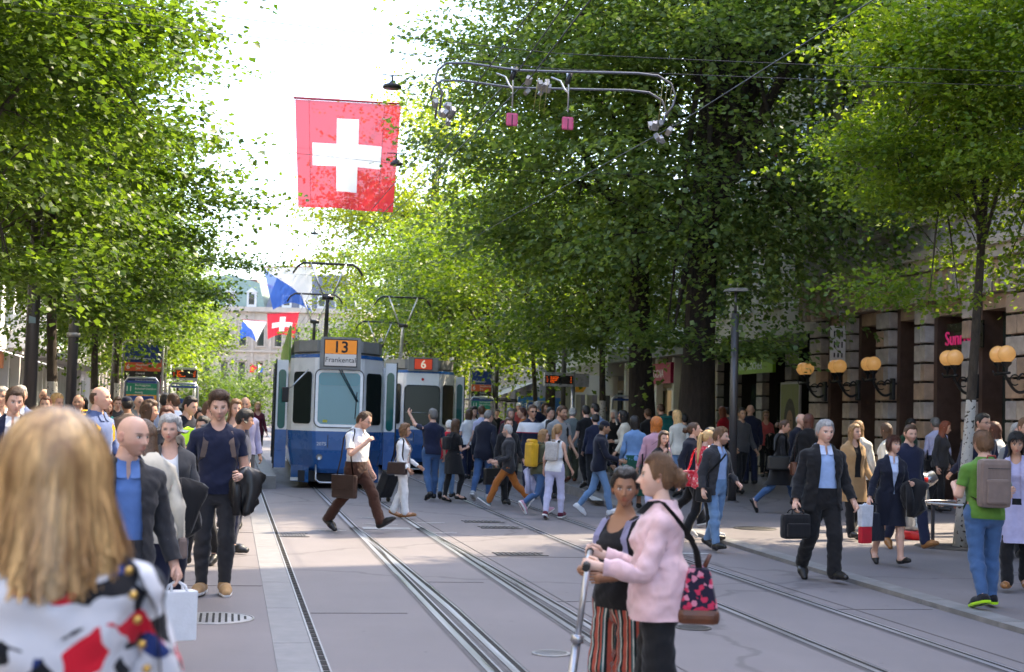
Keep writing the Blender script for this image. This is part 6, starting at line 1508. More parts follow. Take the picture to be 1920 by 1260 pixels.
        if nm == 'cap':
            c2 = hair_cap(sex, lod, 'crop', seed)
            if c2 is not None: link_mesh('hair', np_mesh('hair', to_head(c2[0]*np.array([1.01, 1.01, .96])), c2[1]), root, hair_mat(hair[1]))
    if lod == 0 and hair and hair[0] not in ('bald', 'strands', 'cap', 'curly', 'puff') and cap is not None:
        # single locks over the scalp so that the hair is not one shell
        rg = np.random.default_rng(seed); cv, cf = cap; fi = rg.integers(0, len(cf), 1900); bc = rg.dirichlet((1, 1, 1), len(fi)); p0 = (cv[cf[fi]]*bc[..., None]).sum(1)
        nr = p0/np.array([.076, .1, .12])**2; nr /= np.linalg.norm(nr, axis=1)[:, None]
        if hair[0] in ('bun', 'pony'): cb_ = np.array([0, -.13, .02])-p0
        elif hair[0] in ('long', 'bob', 'fringe'): cb_ = np.stack([p0[:, 0]*2, np.zeros(len(p0)), -np.ones(len(p0))*.12], 1)+np.array([0, -.01, 0])
        else: cb_ = np.stack([p0[:, 0]*.8, np.where(p0[:, 2] > .07, -.05, -.06), np.where(p0[:, 2] > .07, .0, -.08)], 1)
        cb_ = cb_+rg.normal(scale=.022, size=cb_.shape); cb_ -= nr*(cb_*nr).sum(1)[:, None]; cb_ /= np.linalg.norm(cb_, axis=1)[:, None]+1e-9
        L_ = (.022+.022*rg.random(len(p0)))[:, None]*(1.6 if hair[0] in ('bun', 'pony', 'long', 'bob') else 1.0); sdv = np.cross(nr, cb_)*.0011
        pts = [p0-nr*.002, p0+cb_*L_*.5+nr*.004, p0+cb_*L_+nr*(.001+.004*rg.random((len(p0), 1)))]; VV = np.concatenate([q for p_ in pts for q in (p_-sdv, p_+sdv)]); nn = len(p0); ii = np.arange(nn)
        FF = np.concatenate([np.stack([ii, ii+nn, ii+3*nn, ii+2*nn], 1), np.stack([ii+2*nn, ii+3*nn, ii+5*nn, ii+4*nn], 1)])
        lo_ = link_mesh('locks', np_mesh('locks', to_head(VV), FF), root, hair_mat(hair[1])); lo_['kind'] = 'stuff'
    if lod == 0:
        b = []; fs = []; o = 0
        for s in (1, -1):
            v, f = blob((s*.031, .0800, .0035), (.0128, .0110, .0068), 16, 0, 0); b.append(v); fs.append(f+o); o += len(v)
        for v, f in zip(b, [fs[0], fs[1]-len(b[0])]):
            eo = link_mesh('eye', np_mesh('eye', to_head(v), f), root, cloth_of('eye_white')); ms = eo.data; ms.materials.append(cloth_of('iris'))
            mi = [0 if np.linalg.norm((v[list(p.vertices)].mean(0)-np.array([math.copysign(.031, v[p.vertices[0]][0]), .0905, .004]))*np.array([1, .4, 1])) > .0062 else 1 for p in ms.polygons]
            ms.polygons.foreach_set('material_index', mi)
    if glasses and lod < 2:
        mbp = []; fs = []; o = 0
        for s in (1, -1):
            ring = [(s*.033+.022*math.cos(t), .103-.10*(s*.033+.022*math.cos(t))**2*30*.3, .004+.016*math.sin(t)) for t in np.linspace(0, 2*PI, 13)]
            v, f = tubes(ring, [.0016]*13, 5); mbp.append(v); fs.append(np.array(f)+o); o += len(v)
            v, f = tubes([(s*.055, .092, .006), (s*.074, .05, .008), (s*.079, -.01, .006)], [.0016]*3, 5); mbp.append(v); fs.append(np.array(f)+o); o += len(v)
        v, f = tubes([(-.012, .104, .008), (.012, .104, .008)], [.0016]*2, 5); mbp.append(v); fs.append(np.array(f)+o); o += len(v)
        q = np.concatenate(fs); dg = q[:, 2] == q[:, 3]
        go = link_mesh('glasses', np_mesh('glasses', to_head(np.concatenate(mbp)), [q[~dg], q[dg][:, :3]]), root, cloth_of('black_leather'))
        if glasses == 'sun':
            L_ = []; fq = []; o = 0
            for s in (1, -1):
                ring = [(s*.033+.021*math.cos(t), .1025-.10*(s*.033)**2*9, .004+.0155*math.sin(t)) for t in np.linspace(0, 2*PI, 10, endpoint=False)]
                L_ += ring; fq += [(o, o+i, o+i+1) for i in range(1, 9)]; o += 10
            link_mesh('lens', np_mesh('lens', to_head(np.array(L_)), np.array(fq)), go, cloth_of('black_leather'))
    tag(root, label, 'person', group)
    root['n'] = seed; del root['n']
    Rm = Matrix.Translation(Vector(loc)) @ Matrix.Rotation(R_(heading), 4, 'Z') @ Matrix.Diagonal((k*build, k*build, k, 1))
    fr = {}
    for b in BONES:
        A = M[b[0]]; p = A[:3]@np.r_[J[b[2]], 1]; p0 = A[:3]@np.r_[J[b[1]], 1]
        fr[b[0]] = (Rm@Vector(p0), Rm@Vector(p), (Rm.to_3x3().normalized() @ Matrix(A[:3, :3].tolist())))
    fr['root'] = Rm; fr['head_rest'] = M['head']
    return root, fr
CLOTH = {
 'white': (.78, .78, .80), 'offwhite': (.66, .63, .56), 'cream': (.60, .55, .45), 'black': (.012, .012, .014), 'charcoal': (.035, .035, .040), 'darkgrey': (.06, .06, .065), 'grey': (.25, .26, .27), 'slate': (.14, .17, .18), 'lightgrey': (.45, .46, .48),
 'navy': (.014, .018, .045), 'darknavy': (.010, .012, .024), 'blue': (.10, .19, .45), 'skyblue': (.33, .45, .72), 'paleblue': (.52, .60, .80), 'denim': (.055, .115, .25), 'lightdenim': (.15, .26, .44), 'royal': (.05, .10, .38), 'denimblue': (.16, .28, .50), 'steel': (.11, .15, .30),
 'brown': (.055, .022, .014), 'rust': (.36, .12, .025), 'tan': (.40, .25, .12), 'beige': (.42, .36, .28), 'taupe': (.20, .15, .13), 'olive': (.08, .085, .05), 'green': (.10, .22, .035), 'teal': (.02, .18, .18), 'darkgreen': (.012, .075, .050), 'bottle': (.02, .06, .03),
 'red': (.50, .012, .03), 'coral': (.55, .10, .10), 'pink': (.66, .44, .47), 'palepink': (.72, .52, .55), 'lilac': (.40, .38, .56), 'maroon': (.10, .012, .03), 'palelilac': (.52, .52, .72), 'dustypink': (.52, .30, .38), 'yellow': (.62, .36, .02), 'neon': (.45, .80, .02), 'orange': (.5, .14, .02),
}
def pat_print(nt, v):          # white cloth with big red, black and navy brush shapes
    n = nt.nodes.new('ShaderNodeTexVoronoi'); n.inputs['Scale'].default_value = 21; n.inputs['Randomness'].default_value = 1.0
    w = nt.nodes.new('ShaderNodeTexNoise'); w.inputs['Scale'].default_value = 5; nt.links.new(v, w.inputs['Vector'])
    mx = nt.nodes.new('ShaderNodeMix'); mx.data_type = 'VECTOR'; mx.inputs[0].default_value = .22
    nt.links.new(v, mx.inputs[4]); nt.links.new(w.outputs[1], mx.inputs[5]); nt.links.new(mx.outputs[1], n.inputs['Vector'])
    sep = nt.nodes.new('ShaderNodeSeparateColor'); nt.links.new(n.outputs['Color'], sep.inputs[0])
    r = nt.nodes.new('ShaderNodeValToRGB'); nt.links.new(sep.outputs[0], r.inputs[0]); r.color_ramp.interpolation = 'CONSTANT'
    e = r.color_ramp.elements; e[0].position = 0; e[0].color = (.012, .012, .016, 1); e[1].position = .24; e[1].color = (.60, .012, .03, 1)
    for p, c in ((.40, (.02, .04, .16, 1)), (.46, (.62, .62, .66, 1))): x = e.new(p); x.color = c
    return r.outputs[0]
def pat_floral(dark, a, b, scale=55):
    def f(nt, v):
        n = nt.nodes.new('ShaderNodeTexVoronoi'); n.inputs['Scale'].default_value = scale; nt.links.new(v, n.inputs['Vector'])
        sep = nt.nodes.new('ShaderNodeSeparateColor'); nt.links.new(n.outputs['Color'], sep.inputs[0])
        r = nt.nodes.new('ShaderNodeValToRGB'); r.color_ramp.interpolation = 'CONSTANT'; nt.links.new(sep.outputs[0], r.inputs[0])
        e = r.color_ramp.elements; e[0].color = rgba(dark); e[1].position = .45; e[1].color = rgba(a); x = e.new(.72); x.color = rgba(b); x = e.new(.86); x.color = rgba(dark)
        return r.outputs[0]
    return f
def pat_stripes(cols, freq, axis=0):
    def f(nt, v):
        s = nt.nodes.new('ShaderNodeAttribute'); s.attribute_name = 'stripe'
        r = nt.nodes.new('ShaderNodeValToRGB'); r.color_ramp.interpolation = 'CONSTANT'
        m = nt.nodes.new('ShaderNodeMath'); m.operation = 'MULTIPLY'; m.inputs[1].default_value = freq; nt.links.new(s.outputs['Fac'], m.inputs[0])
        q = nt.nodes.new('ShaderNodeMath'); q.operation = 'FRACT'; nt.links.new(m.outputs[0], q.inputs[0]); nt.links.new(q.outputs[0], r.inputs[0])
        e = r.color_ramp.elements; e[0].color = rgba(cols[0][1]); e[1].position = cols[1][0]; e[1].color = rgba(cols[1][1])
        for p, c in cols[2:]: x = e.new(p); x.color = rgba(c)
        return r.outputs[0]
    return f
def pat_band(bands):           # colour by height of the garment (object Z)
    def f(nt, v):
        s = nt.nodes.new('ShaderNodeSeparateXYZ'); nt.links.new(v, s.inputs[0])
        m = nt.nodes.new('ShaderNodeMapRange'); m.inputs[1].default_value = 0; m.inputs[2].default_value = 2; nt.links.new(s.outputs[2], m.inputs[0])
        r = nt.nodes.new('ShaderNodeValToRGB'); r.color_ramp.interpolation = 'CONSTANT'; nt.links.new(m.outputs[0], r.inputs[0])
        e = r.color_ramp.elements; e[0].color = rgba(bands[0][1]); e[1].position = bands[1][0]/2; e[1].color = rgba(bands[1][1])
        for z, c in bands[2:]: x = e.new(z/2); x.color = rgba(c)
        return r.outputs[0]
    return f
PATTERNS = {
 'brush_print': pat_print,
 'flower_print': pat_floral((.66, .64, .60), (.55, .16, .16), (.22, .30, .25), 45),
 'dark_flowers': pat_floral((.015, .012, .03), (.50, .03, .08), (.55, .20, .28), 38),
 'red_pattern': pat_floral((.55, .02, .04), (.60, .10, .12), (.65, .45, .40), 30),
 'mottled': pat_floral((.50, .48, .46), (.25, .22, .22), (.60, .58, .56), 160),
 'band_sweater': pat_band([(0, (.012, .015, .035)), (1.27, (.45, .02, .04)), (1.285, (.70, .70, .74)), (1.47, (.012, .015, .035))]),
 'stripe_trousers': pat_stripes([(0, (.012, .012, .014)), (.16, (.36, .075, .05)), (.42, (.50, .42, .34)), (.47, (.02, .02, .02)), (.60, (.40, .09, .06)), (.74, (.015, .10, .11)), (.86, (.55, .55, .52)), (.95, (.015, .10, .11))], 7.0),
}
def cloth_of(n):
    if n in PATTERNS: return cloth(n, (1, 1, 1), pattern=PATTERNS[n])
    if n == 'eye_white': return simple('eye_white', (.62, .58, .55), .2, var=.03)
    if n == 'iris': return simple('iris', (.03, .02, .015), .1, var=.05)
    if n.endswith('_leather'):
        c = {'black_leather': (.012, .012, .013), 'brown_leather': (.13, .04, .015), 'tan_leather': (.32, .14, .04), 'dark_leather': (.03, .014, .012), 'red_leather': (.30, .05, .03)}[n]
        return simple(n, c, .38, var=.2, scale=14, bumpy=.002)
    if n == 'satin_pink': return cloth('satin_pink', (.70, .47, .50), rough=.5, fold=.016, sheen=.3, spec=.4)
    return cloth(n, CLOTH[n])
# ================================================================== the people in the picture
def ground_z(x, y):
    if x > np.interp(y, KERB[:, 1], KERB[:, 0])+.1: return kerb_h(y)
    if x < .70 and y > 25: return float(np.interp(y, [25, 34], [.003, .27]))
    return 0.0
WR = {'hipr': 22, 'kneer': 6, 'ankr': 2, 'hipl': -16, 'kneel': 22, 'ankl': -4, 'shr': (-16, 8, 0), 'elr': 14, 'shl': (18, 8, 0), 'ell': 26, 'lean': 2}
WL = {'hipl': 22, 'kneel': 6, 'ankl': 2, 'hipr': -16, 'kneer': 22, 'ankr': -4, 'shl': (-16, 8, 0), 'ell': 14, 'shr': (18, 8, 0), 'elr': 26, 'lean': 2}
WS = {'hipr': 11, 'kneer': 4, 'hipl': -8, 'kneel': 12, 'shr': (-8, 8, 0), 'elr': 12, 'shl': (9, 8, 0), 'ell': 18, 'lean': 1}
ST = {'hipr': 2, 'hipl': -2, 'kneer': 3, 'shr': (2, 7, 0), 'shl': (4, 7, 0), 'elr': 14, 'ell': 16}
BIG_R = {'hipr': 30, 'kneer': 8, 'ankr': 8, 'hipl': -24, 'kneel': 16, 'ankl': -18, 'shr': (-20, 8, 0), 'elr': 14, 'shl': (22, 8, 0), 'ell': 30, 'lean': 3}
BIG_L = {'hipl': 30, 'kneel': 8, 'ankl': 8, 'hipr': -24, 'kneer': 16, 'ankr': -18, 'shl': (-20, 8, 0), 'ell': 14, 'shr': (22, 8, 0), 'elr': 30, 'lean': 3}
HOLD = {'shr': (12, 8, 0), 'elr': 75, 'inr': 25}; HOLDL = {'shl': (12, 8, 0), 'ell': 75, 'inl': 25}
PHONE = {'shr': (40, 14, 0), 'elr': 125, 'inr': 20}; BAGR = {'shr': (0, 10, 0), 'elr': 6}; BAGL = {'shl': (0, 10, 0), 'ell': 6}
def mix(*d):
    o = {}
    for x in d: o.update(x)
    return o
PEOPLE_GROUP = {'l': 'people on the near pavement', 'c': 'people crossing the tracks', 'r': 'people on the far pavement'}
_pn = [0]
def person(label, px, head_y, heading, foot=None, Y=None, grp='r', **kw):
    _pn[0] += 1
    if foot: 
        p = on_ground(foot[0], foot[1]); p = on_ground(foot[0], foot[1], ground_z(p[0], p[1]))
    else: p = at_depth(px, head_y, Y)
    x, y = p[0], p[1]; z0 = ground_z(x, y)
    top = at_depth(px, head_y, y)[2]-z0; lo, hi = kw.pop('range', (1.45, 2.0)); top = min(max(top, lo), hi)
    kw.setdefault('seed', _pn[0]); d = y; rg = random.Random(_pn[0]*7+1)
    ps = dict(kw.get('pose') or {})
    for k_ in ('hipr', 'hipl', 'kneer', 'kneel', 'elr', 'ell', 'lean'): ps[k_] = ps.get(k_, 0)+rg.uniform(-3, 3)+(rg.uniform(0, 9) if k_ in ('elr', 'ell') else 0)
    for k_ in ('shr', 'shl'): a_ = ps.get(k_, (0, 8, 0)); ps[k_] = (a_[0]+rg.uniform(-5, 5), a_[1]+rg.uniform(-1, 4), a_[2])
    ps.setdefault('twist', rg.uniform(-6, 6)); ps.setdefault('side', rg.uniform(-2, 2)); ps.setdefault('head', (rg.uniform(-22, 22), rg.uniform(-3, 10), rg.uniform(-4, 4))); kw['pose'] = ps
    kw.setdefault('lod', 0 if d < 15 else (1 if d < 33 else 2))
    return make_person((x, y, z0), heading, label=label, group=PEOPLE_GROUP[grp], reach=top, **kw)

# ---------------------------------------------------------------- things they carry
def frame_at(pos, R3): 
    M = R3.to_4x4() if isinstance(R3, Matrix) else Matrix.Rotation(R3, 4, 'Z'); M.translation = Vector(pos); return M
def ribbon(pts, w, side, th=.006):
    """flat strap through the points; side = direction of its width"""
    b = MB(); s = Vector(side).normalized()*w/2; rows = []
    for p in pts: p = Vector(p); rows.append((b.bm.verts.new(p-s), b.bm.verts.new(p+s)))
    for a, c in zip(rows, rows[1:]): f = b.bm.faces.new((a[0], a[1], c[1], c[0])); f.smooth = True
    r = bmesh.ops.solidify(b.bm, geom=list(b.bm.faces), thickness=th); return b
def backpack(fr, label, mat, w=.30, h=.46, d=.17, strap=None, z=-.02, pocket=True, badge=None, roll=False):
    p0, p1, R3 = fr['chest']; k = fr['root'].to_scale()[2]
    root = empty('backpack'); root.matrix_world = frame_at(p0, R3); root.scale = (k, k, k); tag(root, label, 'backpack', 'backpacks'); y0 = -.135
    MB().box((0, y0-d/2, z), (w, d, h), bev=.055).build('bag_body', mat, root)
    if pocket: MB().box((0, y0-d-.012, z-.08), (w*.74, .05, h*.5), bev=.022).build('front_pocket', mat, root); MB().tube([(-w*.36, y0-d-.03, z+.155), (w*.36, y0-d-.03, z+.155)], .004, 5).build('zip', black_m, root)
    if roll: MB().tube([(-w*.46, y0-d/2, z+h/2+.02), (w*.46, y0-d/2, z+h/2+.02)], .045, 10).build('rolled_top', mat, root)
    else: MB().tube([(-.05, y0-.03, z+h/2-.01), (-.04, y0-.03, z+h/2+.03), (.04, y0-.03, z+h/2+.03), (.05, y0-.03, z+h/2-.01)], .010, 6).build('grab_handle', cloth_of('red_leather') if badge else mat, root)
    if badge: MB().lathe([(0, 0), (.022, 0), (.022, .006)], (w*.27, y0-d-.006, z-.15), 12, Matrix.Rotation(R_(90), 3, 'X')).build('badge', cloth_of('tan_leather'), root)
    for s in (-1, 1):
        pts = [(s*.085, y0-.0, z+h*.40), (s*.095, -.10, .185), (s*.098, -.02, .200), (s*.102, .07, .165), (s*.115, .135, .06), (s*.135, .12, -.06), (s*.155, .02, -.14), (s*.13, y0, z-h*.36)]
        ribbon(pts, .05, (1, 0, 0)).build('strap', strap or mat, root)
    return root
def hand_bag(pos, heading, label, mat, w=.36, h=.28, d=.10, handle=.14, name='handbag', cat='bag', flap=False, bev=.025, taper=1.0, hmat=None, group='bags'):
    root = empty(name, tuple(pos), heading); tag(root, label, cat, group)
    b = MB(); b.box((0, 0, -handle-h/2), (w, d, h), bev=bev)
    if taper != 1.0:
        for v in b.bm.verts: t = (v.co.z+handle+h)/h; v.co.x *= taper+(1-taper)*t; v.co.y *= (1.25 if name == 'shoulder_bag' else 1.0)*(1-t)+t
    b.build('bag_body', mat, root)
    for s in (-1, 1): MB().tube([(-w*.22, s*d*.42, -handle-.005), (-w*.18, s*d*.25, -.03), (0, s*.012, -.004), (w*.18, s*d*.25, -.03), (w*.22, s*d*.42, -handle-.005)], .008, 6).build('handle', hmat or mat, root)
    if flap: MB().box((0, -d/2-.004, -handle-h*.30), (w*.96, .014, h*.56), bev=.005).build('flap', mat, root); MB().box((0, -d/2-.014, -handle-h*.56), (.035, .012, .05), bev=.003).build('clasp', alu_m, root)
    return root
def shoulder_bag(fr, side, label, mat, w=.32, h=.26, d=.12, drop=.42, cross=False, strapmat=None, fwd=-.02, flap=False, base=None, out=.05, taper=1.12):
    """hangs from a shoulder (or across the chest) on a strap"""
    p0, p1, R3 = fr['chest']; k = fr['root'].to_scale()[2]; s = 1 if side == 'r' else -1
    root = empty('shoulder_bag'); root.matrix_world = frame_at(p0, Matrix.Rotation(math.atan2(R3[1][0], R3[0][0]), 3, 'Z')); root.scale = (k, k, k); tag(root, label, 'bag', 'shoulder bags')
    x = s*(.19+out); zb = .18-drop
    b = MB(); b.box((x, fwd, zb-h/2), (d, w, h), bev=.03)
    for v in b.bm.verts: t = np.clip((v.co.z-(zb-h))/h, 0, 1); v.co.y = fwd+(v.co.y-fwd)*(taper+(1-taper)*t)
    b.build('bag_body', mat, root)
    if base:
        b = MB(); b.box((x, fwd, zb-h+.055), (d*1.03, w*1.02*taper, .12), bev=.03); b.build('leather_base', base, root)
    sx = -s*.10 if cross else s*.12
    for q in (-1, 1):
        pts = [(x, fwd+q*w*.36, zb-.02), (s*(.205+out*.7), fwd*.6+q*.09, (zb+.05)/2)]+([(s*.10, q*.175, .02), (-s*.03, q*.150, .11), (-s*.08, q*.08, .185)] if cross else [(s*(.185+out*.5), fwd*.4+q*.085, .08), (s*(.15+out*.3), q*.07, .175)])+[(sx, q*.03, .222), (sx, 0, .230)]
        ribbon(pts, .035, (0, 1, .2) if abs(x) > .5 else (.3, 1, 0) if not cross else (1, .2, 1)).build('strap', strapmat or mat, root)
    if flap: MB().box((x+s*(d/2+.006), fwd, zb-h*.3), (.014, w*.96, h*.6), bev=.005).build('flap', mat, root)
    return root
def coat_over(pos, heading, label, mat, w=.34, h=.50, d=.16, seed=0):
    """folded coat hanging over a forearm"""
    root = empty('folded_coat', tuple(pos), heading); tag(root, label, 'coat', 'coats carried over an arm'); n, m = 26, 12; V = []; rg = np.linspace(0, 2*PI, n, endpoint=False)
    for j in range(m):
        t = j/(m-1); z = .07-h*t
        for a in rg:
            e = 1+.24*math.sin(3*a+seed+t*5)+.16*math.sin(7*a+seed*2+t*4)+.07*math.sin(13*a-t*9); f = math.sin(min(1, t*4+.15)*PI/2); V.append((w/2*math.cos(a)*e*f*(1-.25*t), d/2*math.sin(a)*e*f*(1-.1*t), z+.05*math.sin(2*a+seed)*t))
    F = [(j*n+k, j*n+(k+1) % n, (j+1)*n+(k+1) % n, (j+1)*n+k) for j in range(m-1) for k in range(n)]; V += [(0, 0, .08), (0, 0, -h)]; q = np.array(F)
    tri = np.array([(n*m, (k+1) % n, k) for k in range(n)]+[(n*m+1, (m-1)*n+k, (m-1)*n+(k+1) % n) for k in range(n)])
    link_mesh('coat_folds', np_mesh('coat_folds', np.array(V), [q, tri]), root, mat); MB().tube([(-w*.36, -d*.3, .0), (-w*.30, -d*.42, -h*.45), (-w*.26, -d*.3, -h*.95)], [.035, .05, .04], 9).build('sleeve', mat, root)
    return root
LEATHER = cloth_of

# ================================================================== near pavement
# --- woman in the foreground, seen from behind
blonde, fr = person('blonde woman from behind in a white, red and black print blouse, closest to the camera', 122, 778, 8, Y=3.1, grp='l', sex='f', lod=0, skin='pale', hair=('strands', 'blonde'), top=('blouse', 'brush_print'), legs=('trousers', 'navy'), pose=mix(ST, {'head': (-6, 0, 0)}), fold=1.6, build=1.16, range=(1.60, 1.74))
def strand_hair(fr, root, col, n=3400, length=.40, seed=3, width=.0022):
    """long loose hair as thousands of thin ribbons combed from the crown"""
    rng = np.random.default_rng(seed); V = []; F = []; k = fr['root'].to_scale()[2]; T = []
    H = fr['head']; Rm = np.array(H[2]); inv = fr['root'].inverted()
    hc = HEAD_C-np.array([0, 0, 0]); head_rest = JOINTS['f']['head']
    def place(p): # head space -> root space
        return p
    m = 11; o = 0
    for i in range(n):
        a = rng.uniform(-PI*.80, PI*.80); a0 = a                      # 0 = back of the head
        e0 = rng.uniform(.05, 1.0)**.6; part = rng.normal(0, .004)
        L = length*(rng.uniform(.70, 1.08)) ; pts = []
        wav = rng.uniform(0, 6.28); amp = rng.uniform(.003, .016); off = rng.uniform(.006, .030); cl = math.sin(a*9+1.3)*.010+math.sin(a*4+.5)*.014
        for j in range(m):
            t = j/(m-1); ph = (1-e0*.55)*PI/2-t*2.6 if False else PI/2*(1-e0*.7)-t*2.2
            if ph > -.35:
                r = np.array([.079, .104, .122])+off; p = np.array([r[0]*math.cos(ph)*math.sin(a), -r[1]*math.cos(ph)*math.cos(a)-.004, r[2]*math.sin(ph)]); last = p; tl = t; zl = p[2]
            else:
                q = (t-tl)/(1-tl+1e-6); drop = (L)*q; flare = 1+.34*q+cl*q*2.5; p = np.array([last[0]*flare+.010*math.sin(q*5+wav)*q, last[1]*(1+.10*q)-.020*q*math.cos(a)+cl*q*.6, zl-drop])
            pts.append(p+np.array([math.sin(t*7+wav), math.cos(t*6+wav), 0])*amp*t)
        pts = np.array(pts); s = np.array([math.cos(a), math.sin(a), 0])*width*(.6+.8*rng.random())
        V.append(np.concatenate([pts-s, pts+s])); j = np.arange(m-1); F.append(np.stack([j, j+1, j+m+1, j+m], 1)+o); T.append(np.full(2*m, rng.random())); o += 2*m
    V = np.concatenate(V)+HEAD_C; P = V
    Mh = fr['head_rest']; P = np.c_[V, np.ones(len(V))]@Mh[:3].T
    me = np_mesh('hair', P, np.concatenate(F)); at = me.attributes.new('tone', 'FLOAT', 'POINT'); at.data.foreach_set('value', np.concatenate(T).astype(np.float32))
    mt, nt, b = new_mat('strand_hair_'+col); av = nt.nodes.new('ShaderNodeAttribute'); av.attribute_name = 'tone'; c = HAIRC[col]
    nz = noise_fac(nt, 16, 3, .6, coords(nt, 'Object', (1.6, 1.6, .18)), .35, .65)
    c1 = mixc(nt, av.outputs['Fac'], tuple(x*.62 for x in c), tuple(min(1, x*1.25) for x in c)); c2 = mixc(nt, nz, tuple(x*f for x, f in zip(c, (.36, .30, .26))), c1)
    nt.links.new(c2, b.inputs['Base Color']); b.inputs['Roughness'].default_value = .38; b.inputs['Specular IOR Level'].default_value = .5
    o = link_mesh('hair', me, root, mt); o['kind'] = 'stuff'; return o
strand_hair(fr, blonde, 'blonde', 4600, .21, width=.0026)
p0, p1, R3 = fr['chest']; sb_ = shoulder_bag(fr, 'r', 'dark brown bag with gold studded strap on the blonde woman', cloth_of('dark_leather'), w=.30, h=.24, d=.10, drop=.62, out=.045)
for k in range(9):
    t = k/8; MB().lathe([(0, 0), (.008, 0), (.010, .004), (0, .010)], (.14+.09*t, -.118-.02*t+.0, .17-.42*t), 8, Matrix.Rotation(R_(80), 3, 'X')).build('gold_stud', simple('gold', (.60, .38, .10), .3, metal=.8), sb_)
# --- bald man with the paper bag
_, fr = person('bald man in dark jacket and blue shirt carrying a white paper bag', 237, 781, 196, Y=8.4, grp='l', lod=0, skin='fair', hair=('bald', 'brown'), beard=.30, top=('shirt', 'blue'), collar='blue', jacket=('jacket_open', 'charcoal'), legs=('trousers', 'charcoal'), pose=mix(WL, {'head': (34, 3, 0), 'shl': (-4, 12, 0), 'ell': 8, 'lean': 1}), range=(1.66, 1.80), build=1.05)
hp = fr['handl'][1]; hand_bag((hp.x, hp.y, hp.z-.02), R_(20), 'white folded paper carrier bag in the bald man\'s hand', simple('paper_white', (.72, .74, .78), .6, var=.06, scale=8, bumpy=.004), w=.22, h=.28, d=.10, handle=.06, name='paper_bag', bev=.006, group='carrier bags')
# --- man in the navy t-shirt
_, fr = person('smiling man in navy t-shirt with a black jacket over his arm', 421, 738, 178, foot=(398, 1116), grp='l', lod=0, skin='fair', hair=('quiff', 'brown'), beard=.32, top=('tee', 'navy'), legs=('jeans', 'charcoal'), shoes=('sneaker', 'tan', 'white'), pose=mix(WS, {'hipr': -3, 'hipl': 6, 'kneel': 6, 'kneer': 2, 'shr': (-4, 13, 0), 'elr': 16, 'shl': (2, 10, 0), 'ell': 74, 'inl': 14, 'head': (0, 4, 0), 'curlr': 55}), build=1.04)
backpack(fr, 'grey backpack with pale edged straps worn by the navy t-shirt man', cloth_of('darkgrey'), strap=cloth_of('taupe'))
hp = fr['handl'][0]; coat_over((hp.x+.05, hp.y, hp.z-.0), R_(0), 'black leather jacket folded over the navy t-shirt man\'s arm', cloth_of('black_leather'), .27, .38, .15, 1)
_, fr = person('grey haired woman in white blouse and dark cardigan', 322, 780, 184, Y=12.5, grp='l', sex='f', lod=1, skin='fair', hair=('curly', 'grey'), hairlen=.02, top=('blouse', 'white'), jacket=('cardigan_open', 'darkgrey'), legs=('trousers', 'navy'), pose=mix(WS, HOLDL, {'head': (-6, 6, 0)}), build=1.12)
hp = fr['handl'][0]; coat_over((hp.x, hp.y-.05, hp.z), R_(10), 'black coat carried by the grey haired woman', cloth_of('black'), .36, .46, .2, 2)
_, fr = person('woman with brown hair in a cream knitted cardigan leaning away', 285, 792, 20, Y=9.8, grp='l', sex='f', lod=1, skin='fair', hair=('long', 'brown'), top=('knit', 'cream'), legs=('trousers', 'navy'), pose=mix(WS, {'lean': 16, 'head': (30, 10, 0)}), range=(1.40, 1.62))
shoulder_bag(fr, 'r', 'small grey bag at the hip of the cream cardigan woman', cloth_of('taupe'), .22, .16, .07, .55)
_, fr = person('woman with dark curly hair and bare shoulders looking aside', 278, 752, 230, Y=18.5, grp='l', sex='f', skin='tan', hair=('curly', 'brown'), top=('tank', 'black'), legs=('jeans', 'black'), pose=mix(WS, HOLD, {'head': (20, 4, 0)}))
person('woman with long auburn hair in a dark top facing us', 314, 762, 182, Y=17.0, grp='l', sex='f', skin='fair', hair=('long', 'auburn'), top=('blouse', 'charcoal'), legs=('jeans', 'black'), pose=mix(WS, {'head': (0, 6, 6)}))
_, fr = person('man with headphones in a dark sweatshirt with a neon pouch', 352, 744, 214, Y=20.5, grp='l', skin='fair', hair=('short', 'black'), top=('knit', 'darknavy'), legs=('jeans', 'charcoal'), pose=mix(ST, HOLD, {'head': (20, 12, 0)}))
hp = fr['chest'][0]; hand_bag((hp.x+.03, hp.y-.2, hp.z+.1), R_(25), 'neon yellow pouch held by the man with headphones', simple('neon_cloth', (.42, .80, .02), .6), .30, .30, .05, .02, 'pouch', bev=.01)
person('man in pale blue shirt and glasses looking towards the trams', 388, 752, 236, Y=19, grp='l', skin='fair', hair=('short', 'brown'), glasses='clear', top=('shirt', 'paleblue'), collar='paleblue', legs=('trousers', 'navy'), pose=mix(ST, {'head': (16, 2, 0)}))
person('dark haired person whose head shows beside the navy t-shirt man', 384, 782, 150, Y=16, grp='l', sex='f', skin='tan', hair=('bob', 'black'), top=('tee', 'black'), legs=('jeans', 'black'), pose=WS)
